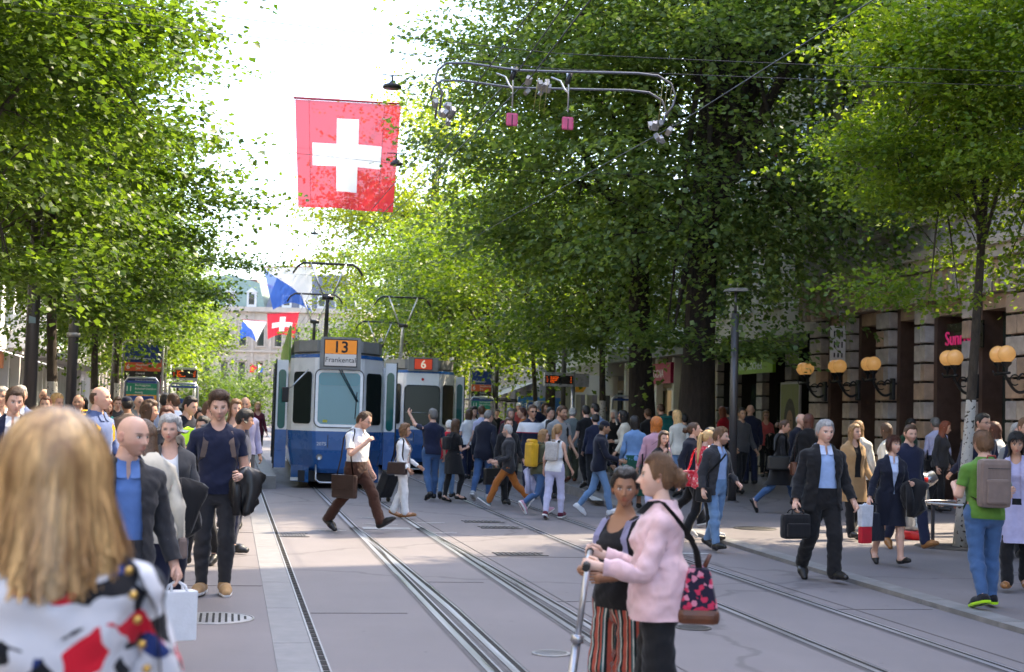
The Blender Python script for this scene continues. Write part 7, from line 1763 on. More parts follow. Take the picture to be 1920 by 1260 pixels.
for px, hy, Y, h, sx, sk, hr, tp, lg, lb in (
    (309, 738, 26, 10, 'm', 'brown', ('short', 'black'), ('shirt', 'paleblue'), ('trousers', 'navy'), 'man from behind in pale blue shirt by the stop sign'),
    (331, 739, 25, 60, 'm', 'fair', ('short', 'brown'), ('shirt', 'paleblue'), ('trousers', 'navy'), 'man in pale blue shirt looking down by the stop sign'),
    (372, 766, 23, 185, 'f', 'tan', ('long', 'black'), ('blouse', 'white'), ('jeans', 'black'), 'dark haired woman in white between two pale blue shirts'),
    (365, 745, 30, 150, 'm', 'fair', ('short', 'greydark'), ('tee', 'offwhite'), ('jeans', 'denim'), 'man with bushy dark hair behind the headphones man'),
    (398, 752, 30, 20, 'm', 'fair', ('short', 'brown'), ('shirt', 'beige'), ('trousers', 'taupe'), 'man in beige half hidden behind the navy t-shirt man'),
    (440, 749, 21, 176, 'f', 'fair', ('long', 'light'), ('blouse', 'navy'), ('jeans', 'navy'), 'woman with light brown hair over the navy t-shirt man\'s shoulder'),
    (459, 744, 25, 190, 'm', 'tan', ('balding', 'greydark'), ('knit', 'lilac'), ('trousers', 'darkgrey'), 'balding man in lilac jumper with an orange scarf'),
    (484, 752, 46, 184, 'f', 'fair', ('long', 'blonde'), ('blouse', 'maroon'), ('shorts', 'black'), 'woman in dark red walking beside the tram doors'),
    (463, 764, 60, 184, 'm', 'fair', ('short', 'brown'), ('tee', 'white'), ('jeans', 'denim'), 'far walker in white left of the tram'),
    (470, 766, 72, 184, 'f', 'fair', ('long', 'black'), ('tee', 'coral'), ('jeans', 'navy'), 'far walker in coral left of the tram'),
    (456, 766, 84, 184, 'm', 'fair', ('short', 'black'), ('tee', 'navy'), ('jeans', 'black'), 'far walker in navy left of the tram'),
    (446, 767, 95, 184, 'm', 'fair', ('short', 'black'), ('tee', 'white'), ('jeans', 'black'), 'farthest walker in white up the street'),
    (240, 744, 24, 20, 'm', 'brown', ('cap', 'black', 'navy'), ('knit', 'taupe'), ('jeans', 'black'), 'person in dark beanie and taupe coat beside the limewashed trunk'),
    (258, 742, 28, 200, 'm', 'fair', ('balding', 'grey'), ('shirt', 'grey'), ('trousers', 'darkgrey'), 'older man with glasses behind the grey trunk'),
    (222, 745, 30, 190, 'm', 'fair', ('short', 'brown'), ('knit', 'charcoal'), ('jeans', 'black'), 'man glimpsed just left of the grey trunk'),
    (204, 752, 27, 170, 'f', 'fair', ('bob', 'red'), ('tee', 'teal'), ('jeans', 'denim'), 'red haired woman in teal behind the blue shirted man'),
    (150, 740, 24, 176, 'm', 'fair', ('balding', 'brown'), ('tee', 'black'), ('jeans', 'black'), 'bearded man in black just right of the thick limewashed trunk'),
    (160, 745, 30, 150, 'f', 'tan', ('bob', 'black'), ('tee', 'charcoal'), ('jeans', 'black'), 'dark haired woman behind the yellow rucksack'),
    (88, 742, 22, 190, 'f', 'fair', ('bun', 'auburn'), ('tee', 'dustypink'), ('jeans', 'navy'), 'woman in pink looking aside behind the lamp post'),
    (104, 738, 23, 215, 'f', 'fair', ('long', 'blonde'), ('blouse', 'beige'), ('jeans', 'navy'), 'blonde woman in profile against the limewashed trunk'),
    (84, 729, 27, 190, 'm', 'fair', ('bald', 'brown'), ('knit', 'darknavy'), ('jeans', 'black'), 'bald man behind the nearest lamp post'),
    (8, 726, 20, 190, 'm', 'fair', ('short', 'grey'), ('shirt', 'white'), ('trousers', 'navy'), 'grey haired man at the edge behind the navy suit'),
    ):
    if 'scarf' in lb or True:
        gl = 'clear' if 'glasses' in lb else None
        person(lb, px, hy, h, Y=Y, grp='l', sex=sx, skin=sk, hair=hr, top=tp, legs=lg, pose=random.choice([WS, WR, WL, ST]), glasses=gl, beard=.6 if 'bearded' in lb else 0)
_, fr = person('boy with glasses and black hair in navy beside the tram stop', 452, 768, 250, Y=17.5, grp='l', skin='tan', hair=('fringe', 'black'), hairlen=.02, glasses='clear', top=('tee', 'navy'), legs=('jeans', 'navy'), pose=mix(ST, {'head': (20, 10, 0)}), range=(1.5, 1.75))
_, fr = person('man in navy suit and white shirt at the picture edge', 24, 729, 186, Y=15.0, grp='l', lod=0, skin='fair', hair=('short', 'brown'), top=('shirt', 'white'), collar='white', jacket=('jacket_open', 'navy'), legs=('trousers', 'navy'), pose=mix(WS, {'head': (8, 8, 0)}))
person('man with glasses in blue suit jacket behind the navy suit man', 40, 724, 190, Y=20.5, grp='l', lod=1, skin='fair', hair=('short', 'grey'), glasses='clear', top=('shirt', 'paleblue'), collar='paleblue', jacket=('jacket_open', 'steel'), legs=('trousers', 'navy'), pose=WS)
person('woman with cropped black hair in a cream dress below the limewashed trunk', 93, 764, 205, Y=16, grp='l', sex='f', lod=1, skin='olive', hair=('short', 'black'), top=('blouse', 'cream'), legs=('trousers', 'cream'), pose=WS, range=(1.5, 1.72))
_, fr = person('bald man in blue shirt with a yellow rucksack turned aside', 186, 724, 232, Y=16.8, grp='l', lod=1, skin='fair', hair=('balding', 'brown'), top=('shirt', 'steel'), collar='steel', legs=('trousers', 'grey'), pose=mix(WS, {'head': (14, 0, 0)}), build=1.08)
backpack(fr, 'yellow rucksack on the blue shirted bald man', cloth_of('yellow'))

# ================================================================== on the tracks
_, fr = person('man in white short sleeved shirt and brown corduroys striding with a satchel', 672, 773, 228, foot=(665, 997), grp='c', lod=0, skin='fair', hair=('receding', 'brown'), glasses='clear', beard=.35, top=('shirt_short', 'white'), collar='white', legs=('trousers', 'brown'), shoes=('shoe', 'black_leather'), pose=mix(BIG_L, {'hipr': -18, 'kneer': 14, 'ankr': 0, 'hipl': 30, 'ankl': 10, 'shr': (20, 14, 0), 'elr': 118, 'inr': 30, 'shl': (-14, 12, 0), 'ell': 20, 'head': (10, 24, 0)}), build=1.08)
shoulder_bag(fr, 'r', 'brown flap satchel slung from the white shirted man\'s shoulder', cloth_of('dark_leather'), .42, .34, .09, .62, flap=True, out=.06, taper=1.0)
_, fr = person('woman in white cardigan and white trousers pulling a suitcase', 752, 795, 244, foot=(753, 972), grp='c', sex='f', lod=1, skin='tan', hair=('curly', 'light'), hairlen=.10, glasses='clear', top=('blouse', 'flower_print'), jacket=('cardigan_open', 'white'), legs=('trousers', 'white'), shoes=('pump', 'tan_leather'), pose=mix(WS, {'shl': (10, 12, 0), 'ell': 34, 'shr': (4, 10, 0), 'elr': 26, 'head': (8, 4, 0)}))
shoulder_bag(fr, 'r', 'dark brown handbag on the shoulder of the woman in white', cloth_of('dark_leather'), .36, .24, .13, .40)
p = on_ground(728, 942); sc = empty('suitcase', (p[0], p[1], 0), R_(35)); tag(sc, 'black trolley suitcase behind the woman in white', 'suitcase')
MB().box((0, .05, .36), (.30, .22, .52), rot=Matrix.Rotation(R_(28), 3, 'X'), bev=.03).build('case_body', cloth_of('black'), sc); MB().tube([(-.09, -.08, .58), (-.09, -.36, .98), (.09, -.36, .98), (.09, -.08, .58)], .010, 6).build('pull_handle', alu_m, sc)
for s in (-1, 1): MB().lathe([(0, -.02), (.045, -.02), (.05, 0), (.045, .02), (0, .02)], (s*.12, .14, .05), 12, Matrix.Rotation(R_(90), 3, 'Y')).build('wheel', black_m, sc)
_, fr = person('grey haired man in navy polo pointing at the tram', 808, 767, 12, foot=(806, 938), grp='c', lod=1, skin='fair', hair=('short', 'greydark'), top=('tee', 'navy'), legs=('jeans', 'denim'), pose=mix(WS, {'shl': (110, 18, 0), 'ell': 30, 'shr': (-4, 10, 0), 'elr': 8, 'head': (16, -6, 0)}), build=1.05)
_, fr = person('white haired man in red polo shirt and jeans', 825, 788, 340, foot=(836, 936), grp='c', lod=1, skin='fair', hair=('short', 'white'), top=('tee', 'red'), legs=('jeans', 'lightdenim'), pose=mix(WS, {'head': (-10, 0, 0)}))
_, fr = person('woman in black dress and leggings with long dark hair', 852, 786, 300, foot=(848, 942), grp='c', sex='f', lod=1, skin='fair', hair=('long', 'brown'), top=('tee', 'black'), skirt=(1.02, .62, .02, 'black'), legs=('leggings', 'black'), shoes=('pump', 'black_leather'), pose=mix(WR, HOLD, {'hipr': 20, 'kneer': 28, 'hipl': -6, 'kneel': 2}))
backpack(fr, 'small black backpack on the woman in the black dress', cloth_of('black'), .24, .30, .12, pocket=False)
_, fr = person('man in navy jacket and jeans leaning forward before the crowd', 918, 771, 330, foot=(905, 938), grp='c', lod=1, skin='fair', hair=('short', 'greydark'), glasses='clear', top=('shirt', 'blue'), jacket=('jacket', 'darknavy'), lapel=1, legs=('jeans', 'denim'), shoes=('sneaker', 'lightgrey', 'white'), pose=mix(WS, {'lean': 14, 'head': (-14, 10, 0)}))
_, fr = person('man in black suit carrying a black briefcase', 945, 783, 196, foot=(950, 948), grp='c', lod=1, skin='fair', hair=('short', 'brown'), top=('shirt', 'darknavy'), jacket=('jacket', 'black'), lapel=1, legs=('trousers', 'black'), pose=mix(WS, BAGR, {'head': (-10, 6, 0)}))
p = at_depth(917, 872, fr['handr'][1].y); hand_bag((fr['handr'][1].x-.02, fr['handr'][1].y, fr['handr'][1].z), R_(15), 'black flap briefcase between the navy jacket and orange trousers', cloth_of('black_leather'), .42, .32, .12, .06, 'briefcase', flap=True)
_, fr = person('bearded grey man in orange trousers striding to the left', 957, 797, 78, foot=(950, 955), grp='c', lod=1, skin='fair', hair=('short', 'grey'), beard=.85, glasses='clear', top=('tee', 'denimblue'), jacket=('cardigan_open', 'charcoal'), legs=('trousers', 'rust'), shoes=('sneaker', 'slate', 'white'), pose=mix(BIG_L, {'shl': (-6, 10, 0), 'ell': 62, 'inl': 10}))
_, fr = person('woman in olive jacket and blue jeans with a yellow backpack', 1002, 805, 296, foot=(1010, 965), grp='c', sex='f', lod=1, skin='fair', hair=('bob', 'darkblonde'), top=('knit', 'olive'), legs=('jeans', 'denim'), shoes=('sneaker', 'dustypink', 'white'), pose=mix(WL, {'hipr': -18, 'kneer': 40, 'head': (-30, 6, 0)}))
backpack(fr, 'mustard yellow roll top backpack', cloth_of('yellow'), .30, .50, .17, roll=True, pocket=False)
hp = fr['handl'][1]; coat_over((hp.x, hp.y-.02, hp.z+.12), R_(0), 'pale cardigan hanging from the yellow backpack woman\'s arm', cloth_of('palelilac'), .26, .44, .16, 5)
_, fr = person('woman in white sleeveless top with a long ponytail from behind', 1046, 795, 330, foot=(1038, 974), grp='c', sex='f', lod=1, skin='fair', hair=('pony', 'darkblonde'), top=('tank', 'white'), legs=('jeans', 'palelilac'), shoes=('sneaker', 'maroon', 'white'), pose=mix(WS, {'shr': (10, 12, 0), 'elr': 20, 'shl': (4, 8, 0), 'head': (-14, 2, 0)}))
backpack(fr, 'mottled grey backpack on the ponytail woman', cloth_of('mottled'), .26, .36, .14, pocket=False, strap=cloth_of('black'))
_, fr = person('young man in navy cap and navy zip jacket with white trainers', 1146, 790, 262, foot=(1122, 968), grp='c', lod=1, skin='olive', hair=('cap', 'black', 'darknavy'), beard=.45, top=('tee', 'white'), jacket=('closed', 'darknavy'), legs=('jeans', 'lightdenim'), shoes=('sneaker', 'white', 'white'), pose=mix(WR, {'shr': (26, 8, 0), 'elr': 40, 'head': (6, 2, 0)}))

# ================================================================== far pavement, crowd by tram six and the stop
crowd = (
 (887, 757, 40, 190, 'm', 'fair', ('curly', 'black'), ('tee', 'white'), ('jeans', 'black'), 'curly haired young man in white just right of tram six'),
 (879, 768, 38, 10, 'f', 'fair', ('bob', 'brown'), ('tee', 'white'), ('jeans', 'navy'), 'short haired woman in white beside the open tram door'),
 (905, 761, 36, 20, 'm', 'fair', ('short', 'brown'), ('tee', 'palelilac'), ('trousers', 'navy'), 'man from behind in pale lilac t-shirt'),
 (921, 770, 44, 30, 'f', 'fair', ('long', 'brown'), ('knit', 'charcoal'), ('jeans', 'black'), 'brown haired woman deep in the crowd by tram six'),
 (932, 768, 48, 160, 'm', 'fair', ('short', 'black'), ('tee', 'black'), ('jeans', 'black'), 'man in black deep in the crowd by tram six'),
 (955, 757, 40, 196, 'm', 'fair', ('short', 'brown'), ('knit', 'maroon'), ('jeans', 'navy'), 'man in dark red facing us behind the black suit'),
 (957, 766, 34, 160, 'f', 'fair', ('bob', 'greydark'), ('knit', 'charcoal'), ('jeans', 'black'), 'grey haired woman in charcoal behind the leaning man'),
 (973, 755, 46, 184, 'm', 'fair', ('cap', 'brown', 'white'), ('tee', 'coral'), ('jeans', 'denim'), 'man in white cap in the crowd'),
 (983, 756, 37, 70, 'm', 'fair', ('short', 'auburn'), ('knit', 'rust'), ('trousers', 'taupe'), 'man in rust jacket turned away in the crowd'),
 (1008, 753, 39, 20, 'm', 'fair', ('short', 'grey'), ('knit', 'navy'), ('trousers', 'navy'), 'grey haired man in navy from behind in the crowd'),
 (1021, 756, 42, 186, 'f', 'fair', ('bob', 'brown'), ('tee', 'maroon'), ('jeans', 'navy'), 'woman in dark red peering past the grey haired navy man'),
 (1031, 752, 34, 190, 'm', 'fair', ('short', 'black'), ('shirt', 'white'), ('jeans', 'black'), 'man with headphones and glasses in black jacket'),
 (1060, 762, 38, 180, 'f', 'tan', ('bun', 'black'), ('tee', 'maroon'), ('jeans', 'black'), 'woman in maroon beside the display post'),
 (1100, 761, 31, 15, 'm', 'fair', ('short', 'black'), ('tee', 'black'), ('jeans', 'black'), 'man in black t-shirt from behind with white shoes'),
 (1118, 757, 32, 20, 'm', 'fair', ('short', 'black'), ('shirt', 'skyblue'), ('trousers', 'navy'), 'man in light blue shirt from behind with a bag strap'),
 (1128, 754, 42, 240, 'm', 'tan', ('short', 'black'), ('tee', 'charcoal'), ('jeans', 'black'), 'man in charcoal profile behind the light blue shirt'),
 (1152, 769, 37, 150, 'f', 'fair', ('curly', 'white'), ('knit', 'black'), ('trousers', 'black'), 'white haired woman by the ticket machine'),
 (1217, 766, 33, 20, 'm', 'tan', ('crop', 'brown'), ('knit', 'black'), ('jeans', 'black'), 'man with cropped hair in black before the trunk'),
 (1262, 771, 36, 10, 'm', 'tan', ('short', 'black'), ('knit', 'royal'), ('jeans', 'black'), 'person in blue jacket behind the long blonde hair'),
 (1357, 763, 38, 30, 'f', 'fair', ('long', 'red'), ('knit', 'red'), ('jeans', 'black'), 'woman with long red hair in a red jumper'),
 (1366, 753, 42, 20, 'm', 'fair', ('short', 'black'), ('knit', 'slate'), ('jeans', 'black'), 'man behind the red haired woman'),
 (1500, 775, 26, 200, 'm', 'fair', ('balding', 'grey'), ('knit', 'darknavy'), ('trousers', 'black'), 'grey haired man half hidden behind the dark haired woman in black'),
 (1703, 785, 27, 200, 'f', 'fair', ('fringe', 'black'), ('knit', 'bottle'), ('jeans', 'black'), 'woman with black fringe in dark green'),
 (1765, 790, 26, 215, 'f', 'fair', ('long', 'red'), ('knit', 'charcoal'), ('leggings', 'black'), 'red haired woman beside the white shirted woman'),
 (1664, 794, 22, 30, 'f', 'fair', ('long', 'brown'), ('knit', 'offwhite'), ('jeans', 'black'), 'woman with wavy brown hair from behind in off white'),
 (1823, 787, 21.5, 20, 'm', 'fair', ('balding', 'brown'), ('knit', 'navy'), ('trousers', 'navy'), 'bald head behind the limewashed trunk'),
 (1868, 792, 21, 30, 'f', 'fair', ('bob', 'auburn'), ('blouse', 'white'), ('jeans', 'black'), 'auburn haired woman in white behind the green t-shirt man'),
 (1285, 776, 30, 30, 'm', 'olive', ('short', 'black'), ('tee', 'grey'), ('jeans', 'black'), 'man in grey t-shirt hidden by the thickest trunk'),
)
for px, hy, Y, h, sx, sk, hr, tp, lg, lb in crowd:
    person(lb, px, hy, h, Y=Y, sex=sx, skin=sk, hair=hr, top=tp, legs=lg, pose=random.choice([WS, WS, ST, WR, WL]), glasses='clear' if 'glasses' in lb else None)
_, fr = person('man in sunglasses and navy and white jumper facing us', 997, 757, 186, Y=30, lod=1, skin='tan', hair=('short', 'brown'), glasses='sun', top=('knit', 'band_sweater'), legs=('trousers', 'navy'), pose=WS, build=1.06)
_, fr = person('man in grey t-shirt with black backpack straps', 1048, 757, 196, Y=29.5, lod=1, skin='tan', hair=('short', 'brown'), beard=.6, top=('tee', 'grey'), legs=('jeans', 'black'), pose=mix(WS, {'head': (20, 4, 0)}), build=1.05)
backpack(fr, 'black backpack on the man in the grey t-shirt', cloth_of('black'))
_, fr = person('old man from behind in a slate grey jacket', 1075, 765, 356, foot=(1070, 905), lod=1, skin='fair', hair=('short', 'grey'), jacket=('closed', 'slate'), top=('tee', 'grey'), legs=('trousers', 'olive'), shoes=('shoe', 'brown_leather'), pose=WS, build=1.12)
hp = fr['handr'][1]; hand_bag((hp.x+.18, hp.y-.1, hp.z+.12), R_(10), 'flower printed carrier bag between the slate jacket and navy jacket', simple('floral_bag', (.60, .62, .52), .5, var=.4, scale=22), .26, .34, .12, .05, 'carrier_bag', bev=.01, group='carrier bags')
_, fr = person('woman from behind in navy jacket with a thin bag strap', 1123, 777, 352, foot=(1113, 918), lod=1, sex='f', skin='fair', hair=('short', 'black'), jacket=('closed', 'navy'), top=('tee', 'black'), legs=('trousers', 'black'), shoes=('shoe', 'black_leather'), pose=WS, build=1.08)
_, fr = person('woman from behind in denim shirt and long green skirt', 1192, 780, 350, Y=25.5, sex='f', lod=1, skin='tan', hair=('long', 'black'), hairlen=.20, top=('blouse', 'denimblue'), skirt=(1.05, .28, .12, 'darkgreen'), pose=WS, build=1.05)
_, fr = person('woman with dark hair and cream top reaching towards the machine', 1172, 770, 60, Y=29.5, sex='f', lod=1, skin='tan', hair=('bob', 'black'), top=('knit', 'cream'), legs=('jeans', 'black'), pose=mix(ST, HOLD), glasses='clear')
_, fr = person('orange haired woman from behind in a dusty pink blouse', 1231, 782, 354, Y=23.5, sex='f', lod=1, skin='fair', hair=('bob', 'orange'), top=('blouse', 'dustypink'), legs=('trousers', 'palelilac'), pose=WS, build=1.08)
shoulder_bag(fr, 'l', 'black cross body bag on the orange haired woman', cloth_of('black'), .24, .2, .08, .5, cross=True)
_, fr = person('dark haired woman in black talking on a phone', 1240, 808, 205, Y=20.5, sex='f', lod=1, skin='fair', hair=('long', 'brown'), top=('tee', 'black'), legs=('jeans', 'black'), pose=mix(WS, PHONE, {'head': (-24, 6, 0)}))
hp = fr['handr'][1]; ph = MB().box((hp.x+.02, hp.y, hp.z+.02), (.014, .07, .14), bev=.004).build('phone', black_m); tag(ph, 'dark phone held to the ear of the woman in black', 'phone')
_, fr = person('man from behind with a teal backpack by the white columns', 1243, 757, 8, Y=34, lod=1, skin='fair', hair=('crop', 'brown'), top=('knit', 'darkgrey'), legs=('jeans', 'black'), pose=WS)
backpack(fr, 'teal backpack near the white columns', cloth_of('teal'))
_, fr = person('woman with very long blonde hair from behind in white', 1273, 769, 14, Y=29, lod=1, sex='f', skin='fair', hair=('long', 'blonde'), hairlen=.42, top=('blouse', 'offwhite'), legs=('jeans', 'lightdenim'), pose=WS)
_, fr = person('stout woman in navy jacket looking up beside a red patterned bag', 1302, 792, 222, foot=(1296, 985), sex='f', lod=1, skin='fair', hair=('bun', 'brown'), jacket=('closed', 'darknavy'), top=('tee', 'black'), legs=('trousers', 'black'), shoes=('sneaker', 'black', 'white'), pose=mix(WR, HOLDL, {'head': (26, -8, 0)}), build=1.16)
_, fr = person('blonde woman from behind in red patterned blouse before the stout woman', 1320, 806, 280, Y=19.6, sex='f', lod=1, skin='fair', hair=('pony', 'blonde'), top=('blouse', 'red_pattern'), legs=('trousers', 'black'), pose=WS)
shoulder_bag(fr, 'l', 'red patterned shoulder bag by the blonde woman in red', cloth_of('red_pattern'), .40, .26, .14, .34)
_, fr = person('black haired young man in white t-shirt behind the bearded man', 1328, 802, 262, foot=(1322, 1004), lod=1, skin='olive', hair=('short', 'black'), top=('tee', 'white'), legs=('jeans', 'denim'), shoes=('sneaker', 'lightgrey', 'white'), pose=WS)
_, fr = person('bearded man in dark field jacket and blue jeans lit by the sun', 1350, 802, 204, foot=(1340, 1034), lod=0, skin='fair', hair=('short', 'light'), beard=.8, top=('shirt', 'skyblue'), collar='skyblue', jacket=('jacket_open', 'charcoal'), legs=('jeans', 'lightdenim'), shoes=('shoe', 'black_leather'), pose=mix(WS, {'head': (30, 4, 0), 'shl': (4, 14, 0), 'ell': 46, 'inl': 20}), build=1.05)
shoulder_bag(fr, 'r', 'black cross body bag of the bearded man', cloth_of('black'), .26, .22, .08, .55, cross=True)
_, fr = person('man in grey jumper beside the slim lamp post', 1390, 765, 196, Y=30, lod=1, skin='olive', hair=('short', 'black'), top=('knit', 'darkgrey'), legs=('trousers', 'black'), pose=mix(WS, {'elr': 40}))
_, fr = person('bald man from behind in a navy suit at the shop fronts', 1407, 757, 358, Y=34, lod=1, skin='fair', hair=('bald', 'brown'), top=('shirt', 'white'), jacket=('closed', 'navy'), legs=('trousers', 'navy'), pose=ST, build=1.08)
_, fr = person('woman in coral blouse and black tights walking towards us', 1433, 770, 176, foot=(1434, 897), sex='f', lod=1, skin='fair', hair=('long', 'darkblonde'), glasses='clear', top=('blouse', 'coral'), legs=('leggings', 'black'), shoes=('shoe', 'black_leather'), pose=mix(WS, HOLDL))
hp = fr['handl'][0]; coat_over((hp.x, hp.y, hp.z), R_(0), 'black coat on the coral blouse woman\'s arm', cloth_of('black'), .34, .40, .2, 7)
_, fr = person('woman in long black coat striding with a black shoulder bag', 1474, 787, 262, foot=(1462, 960), sex='f', lod=1, skin='fair', hair=('bun', 'brown'), top=('blouse', 'white'), jacket=('coat', 'black'), skirt=(.98, .52, .10, 'black'), legs=('jeans', 'denim'), shoes=('pump', 'black_leather'), pose=mix(BIG_L, {'hipr': -28, 'kneer': 20, 'shl': (10, 10, 0), 'ell': 30, 'shr': (10, 8, 0), 'elr': 40}))
shoulder_bag(fr, 'r', 'black shoulder bag of the woman in the long coat', cloth_of('black_leather'), .42, .26, .14, .36, fwd=-.06)
_, fr = person('dark haired woman from behind in a long black coat', 1515, 777, 350, Y=24.5, sex='f', lod=1, skin='fair', hair=('bob', 'auburn'), jacket=('coat', 'black'), top=('tee', 'black'), skirt=(.98, .5, .10, 'black'), legs=('leggings', 'black'), pose=ST)
shoulder_bag(fr, 'l', 'brown shoulder bag of the dark haired woman in the long coat', cloth_of('brown_leather'), .30, .24, .10, .52)
_, fr = person('grey haired man in black suit and pale blue shirt with a laptop bag', 1558, 790, 180, foot=(1540, 1090), lod=0, skin='fair', hair=('short', 'grey'), top=('shirt', 'skyblue'), collar='paleblue', jacket=('jacket_open', 'black'), lapel=1, legs=('trousers', 'black'), shoes=('shoe', 'black_leather'), pose=mix(WL, {'hipr': -8, 'kneer': 26, 'hipl': 12, 'shr': (-2, 12, 0), 'elr': 10, 'shl': (2, 12, 0), 'ell': 18, 'head': (4, 2, 0)}), build=1.12)
hp = fr['handr'][1]; hand_bag((hp.x, hp.y-.02, hp.z), R_(8), 'black laptop bag with front pocket in the suited man\'s hand', cloth_of('black'), .34, .28, .13, .06, 'laptop_bag', bev=.05)
_lb = [o for o in bpy.data.objects if o.name.startswith('laptop_bag')][0]; MB().box((0, -.075, -.24), (.28, .04, .15), bev=.018).build('front_pocket', cloth_of('black'), _lb)
_, fr = person('woman in tan trench coat with long brown hair', 1588, 795, 188, foot=(1598, 1012), sex='f', lod=1, skin='fair', hair=('long', 'darkblonde'), top=('tee', 'black'), jacket=('coat', 'tan'), skirt=(.98, .60, .06, 'tan'), legs=('trousers', 'black'), shoes=('shoe', 'black_leather'), pose=mix(WS, {'head': (14, 0, 0)}))
_, fr = person('fair haired woman from behind in a cream jacket', 1612, 790, 340, Y=21.5, sex='f', lod=1, skin='fair', hair=('bob', 'darkblonde'), jacket=('closed', 'offwhite'), top=('tee', 'white'), legs=('trousers', 'black'), pose=WS)
hp = fr['handr'][1]; hand_bag((hp.x, hp.y, hp.z), R_(60), 'small black handbag in the cream jacket woman\'s hand', cloth_of('black_leather'), .22, .16, .09, .12)
_, fr = person('woman in navy skirt suit with bags and a folded coat', 1684, 818, 178, foot=(1668, 1060), sex='f', lod=0, skin='fair', hair=('bob', 'auburn'), hairlen=.06, top=('shirt', 'paleblue'), collar='paleblue', jacket=('jacket', 'darknavy'), lapel=1, skirt=(1.0, .56, 0.0, 'darknavy'), shoes=('pump', 'black_leather'), pose=mix(WL, {'hipr': -10, 'kneer': 20, 'hipl': 12, 'shr': (2, 16, 0), 'elr': 14, 'shl': (4, 12, 0), 'ell': 78, 'inl': 6, 'head': (20, -8, 0)}))
hp = fr['handl'][0]; coat_over((hp.x+.04, hp.y, hp.z), R_(0), 'black coat over the skirt suit woman\'s arm', cloth_of('black'), .30, .40, .2, 3)
hp = fr['handr'][1]; hand_bag((hp.x-.06, hp.y-.04, hp.z), R_(20), 'white and red plastic carrier bag of the skirt suit woman', simple('plastic_white', (.68, .69, .74), .4, var=.1, scale=14), .20, .26, .08, .02, 'carrier_bag', bev=.01, taper=.85, group='carrier bags')
MB().box((0, 0, -.38), (.165, .075, .20), bev=.015).build('red_base', simple('plastic_red', (.55, .012, .03), .4, var=.1), bpy.data.objects[[o.name for o in bpy.data.objects if o.name.startswith('carrier_bag')][-1]])
hand_bag((hp.x+.10, hp.y+.08, hp.z), R_(30), 'dark grey tote bag of the skirt suit woman', cloth_of('darknavy'), .34, .34, .12, .12, 'tote_bag')
_, fr = person('bearded man in navy jumper behind the skirt suit woman', 1700, 797, 190, foot=(1702, 1032), lod=1, skin='fair', hair=('short', 'brown'), beard=.6, top=('knit', 'navy'), legs=('trousers', 'navy'), shoes=('shoe', 'tan_leather'), pose=mix(WL, {'head': (-6, 6, 0)}), build=1.06)
_, fr = person('woman from behind in white shirt and black trousers with a cross strap', 1752, 783, 352, foot=(1755, 948), sex='f', lod=1, skin='fair', hair=('short', 'greydark'), top=('shirt', 'palelilac'), legs=('trousers', 'black'), shoes=('shoe', 'black_leather'), pose=WS, build=1.10)
shoulder_bag(fr, 'l', 'black cross body bag of the white shirted woman', cloth_of('black'), .26, .22, .09, .52, cross=True)
_, fr = person('man with glasses in a navy suit carrying a red briefcase', 1838, 776, 182, Y=19.3, lod=1, skin='fair', hair=('short', 'black'), glasses='clear', beard=.3, top=('shirt', 'white'), collar='white', jacket=('jacket_open', 'navy'), legs=('trousers', 'navy'), pose=mix(ST, BAGR, {'head': (14, 2, 0)}), build=1.06)
hp = fr['handr'][1]; hand_bag((hp.x, hp.y, hp.z), R_(80), 'red brown leather briefcase beside the limewashed trunk', cloth_of('red_leather'), .40, .30, .11, .05, 'briefcase', flap=True)
_, fr = person('grey haired woman with glasses in a striped grey top at the edge', 1903, 794, 160, Y=17.5, sex='f', lod=1, skin='fair', hair=('bob', 'grey'), glasses='clear', top=('tee', 'grey'), legs=('trousers', 'black'), pose=WS)
person('man in sunglasses at the very edge behind the green t-shirt man', 1921, 784, 170, Y=17.0, lod=1, skin='fair', hair=('short', 'light'), glasses='sun', top=('knit', 'navy'), legs=('trousers', 'black'), pose=WS)
_, fr = person('man from behind in green t-shirt and jeans with a brown backpack', 1853, 810, 354, foot=(1843, 1138), lod=0, skin='fair', hair=('short', 'light'), top=('tee', 'green'), legs=('jeans', 'denim'), shoes=('sneaker', 'black', 'neon'), pose=mix(WS, {'hipr': 8, 'hipl': -7, 'kneel': 10, 'shr': (6, 14, 0), 'elr': 95, 'inr': 14, 'shl': (6, 14, 0), 'ell': 95, 'inl': 14}), build=1.10)
backpack(fr, 'brown backpack with small tan badge on the green t-shirt', cloth_of('taupe'), .32, .50, .18, badge=True)
_, fr = person('dark haired woman in lilac coat and black trousers at the edge', 1921, 812, 150, foot=(1905, 1108), sex='f', lod=0, skin='tan', hair=('long', 'black'), jacket=('coat', 'lilac'), top=('tee', 'lilac'), skirt=(.98, .55, .08, 'lilac'), legs=('trousers', 'black'), shoes=('pump', 'tan_leather'), pose=mix(WS, HOLD))

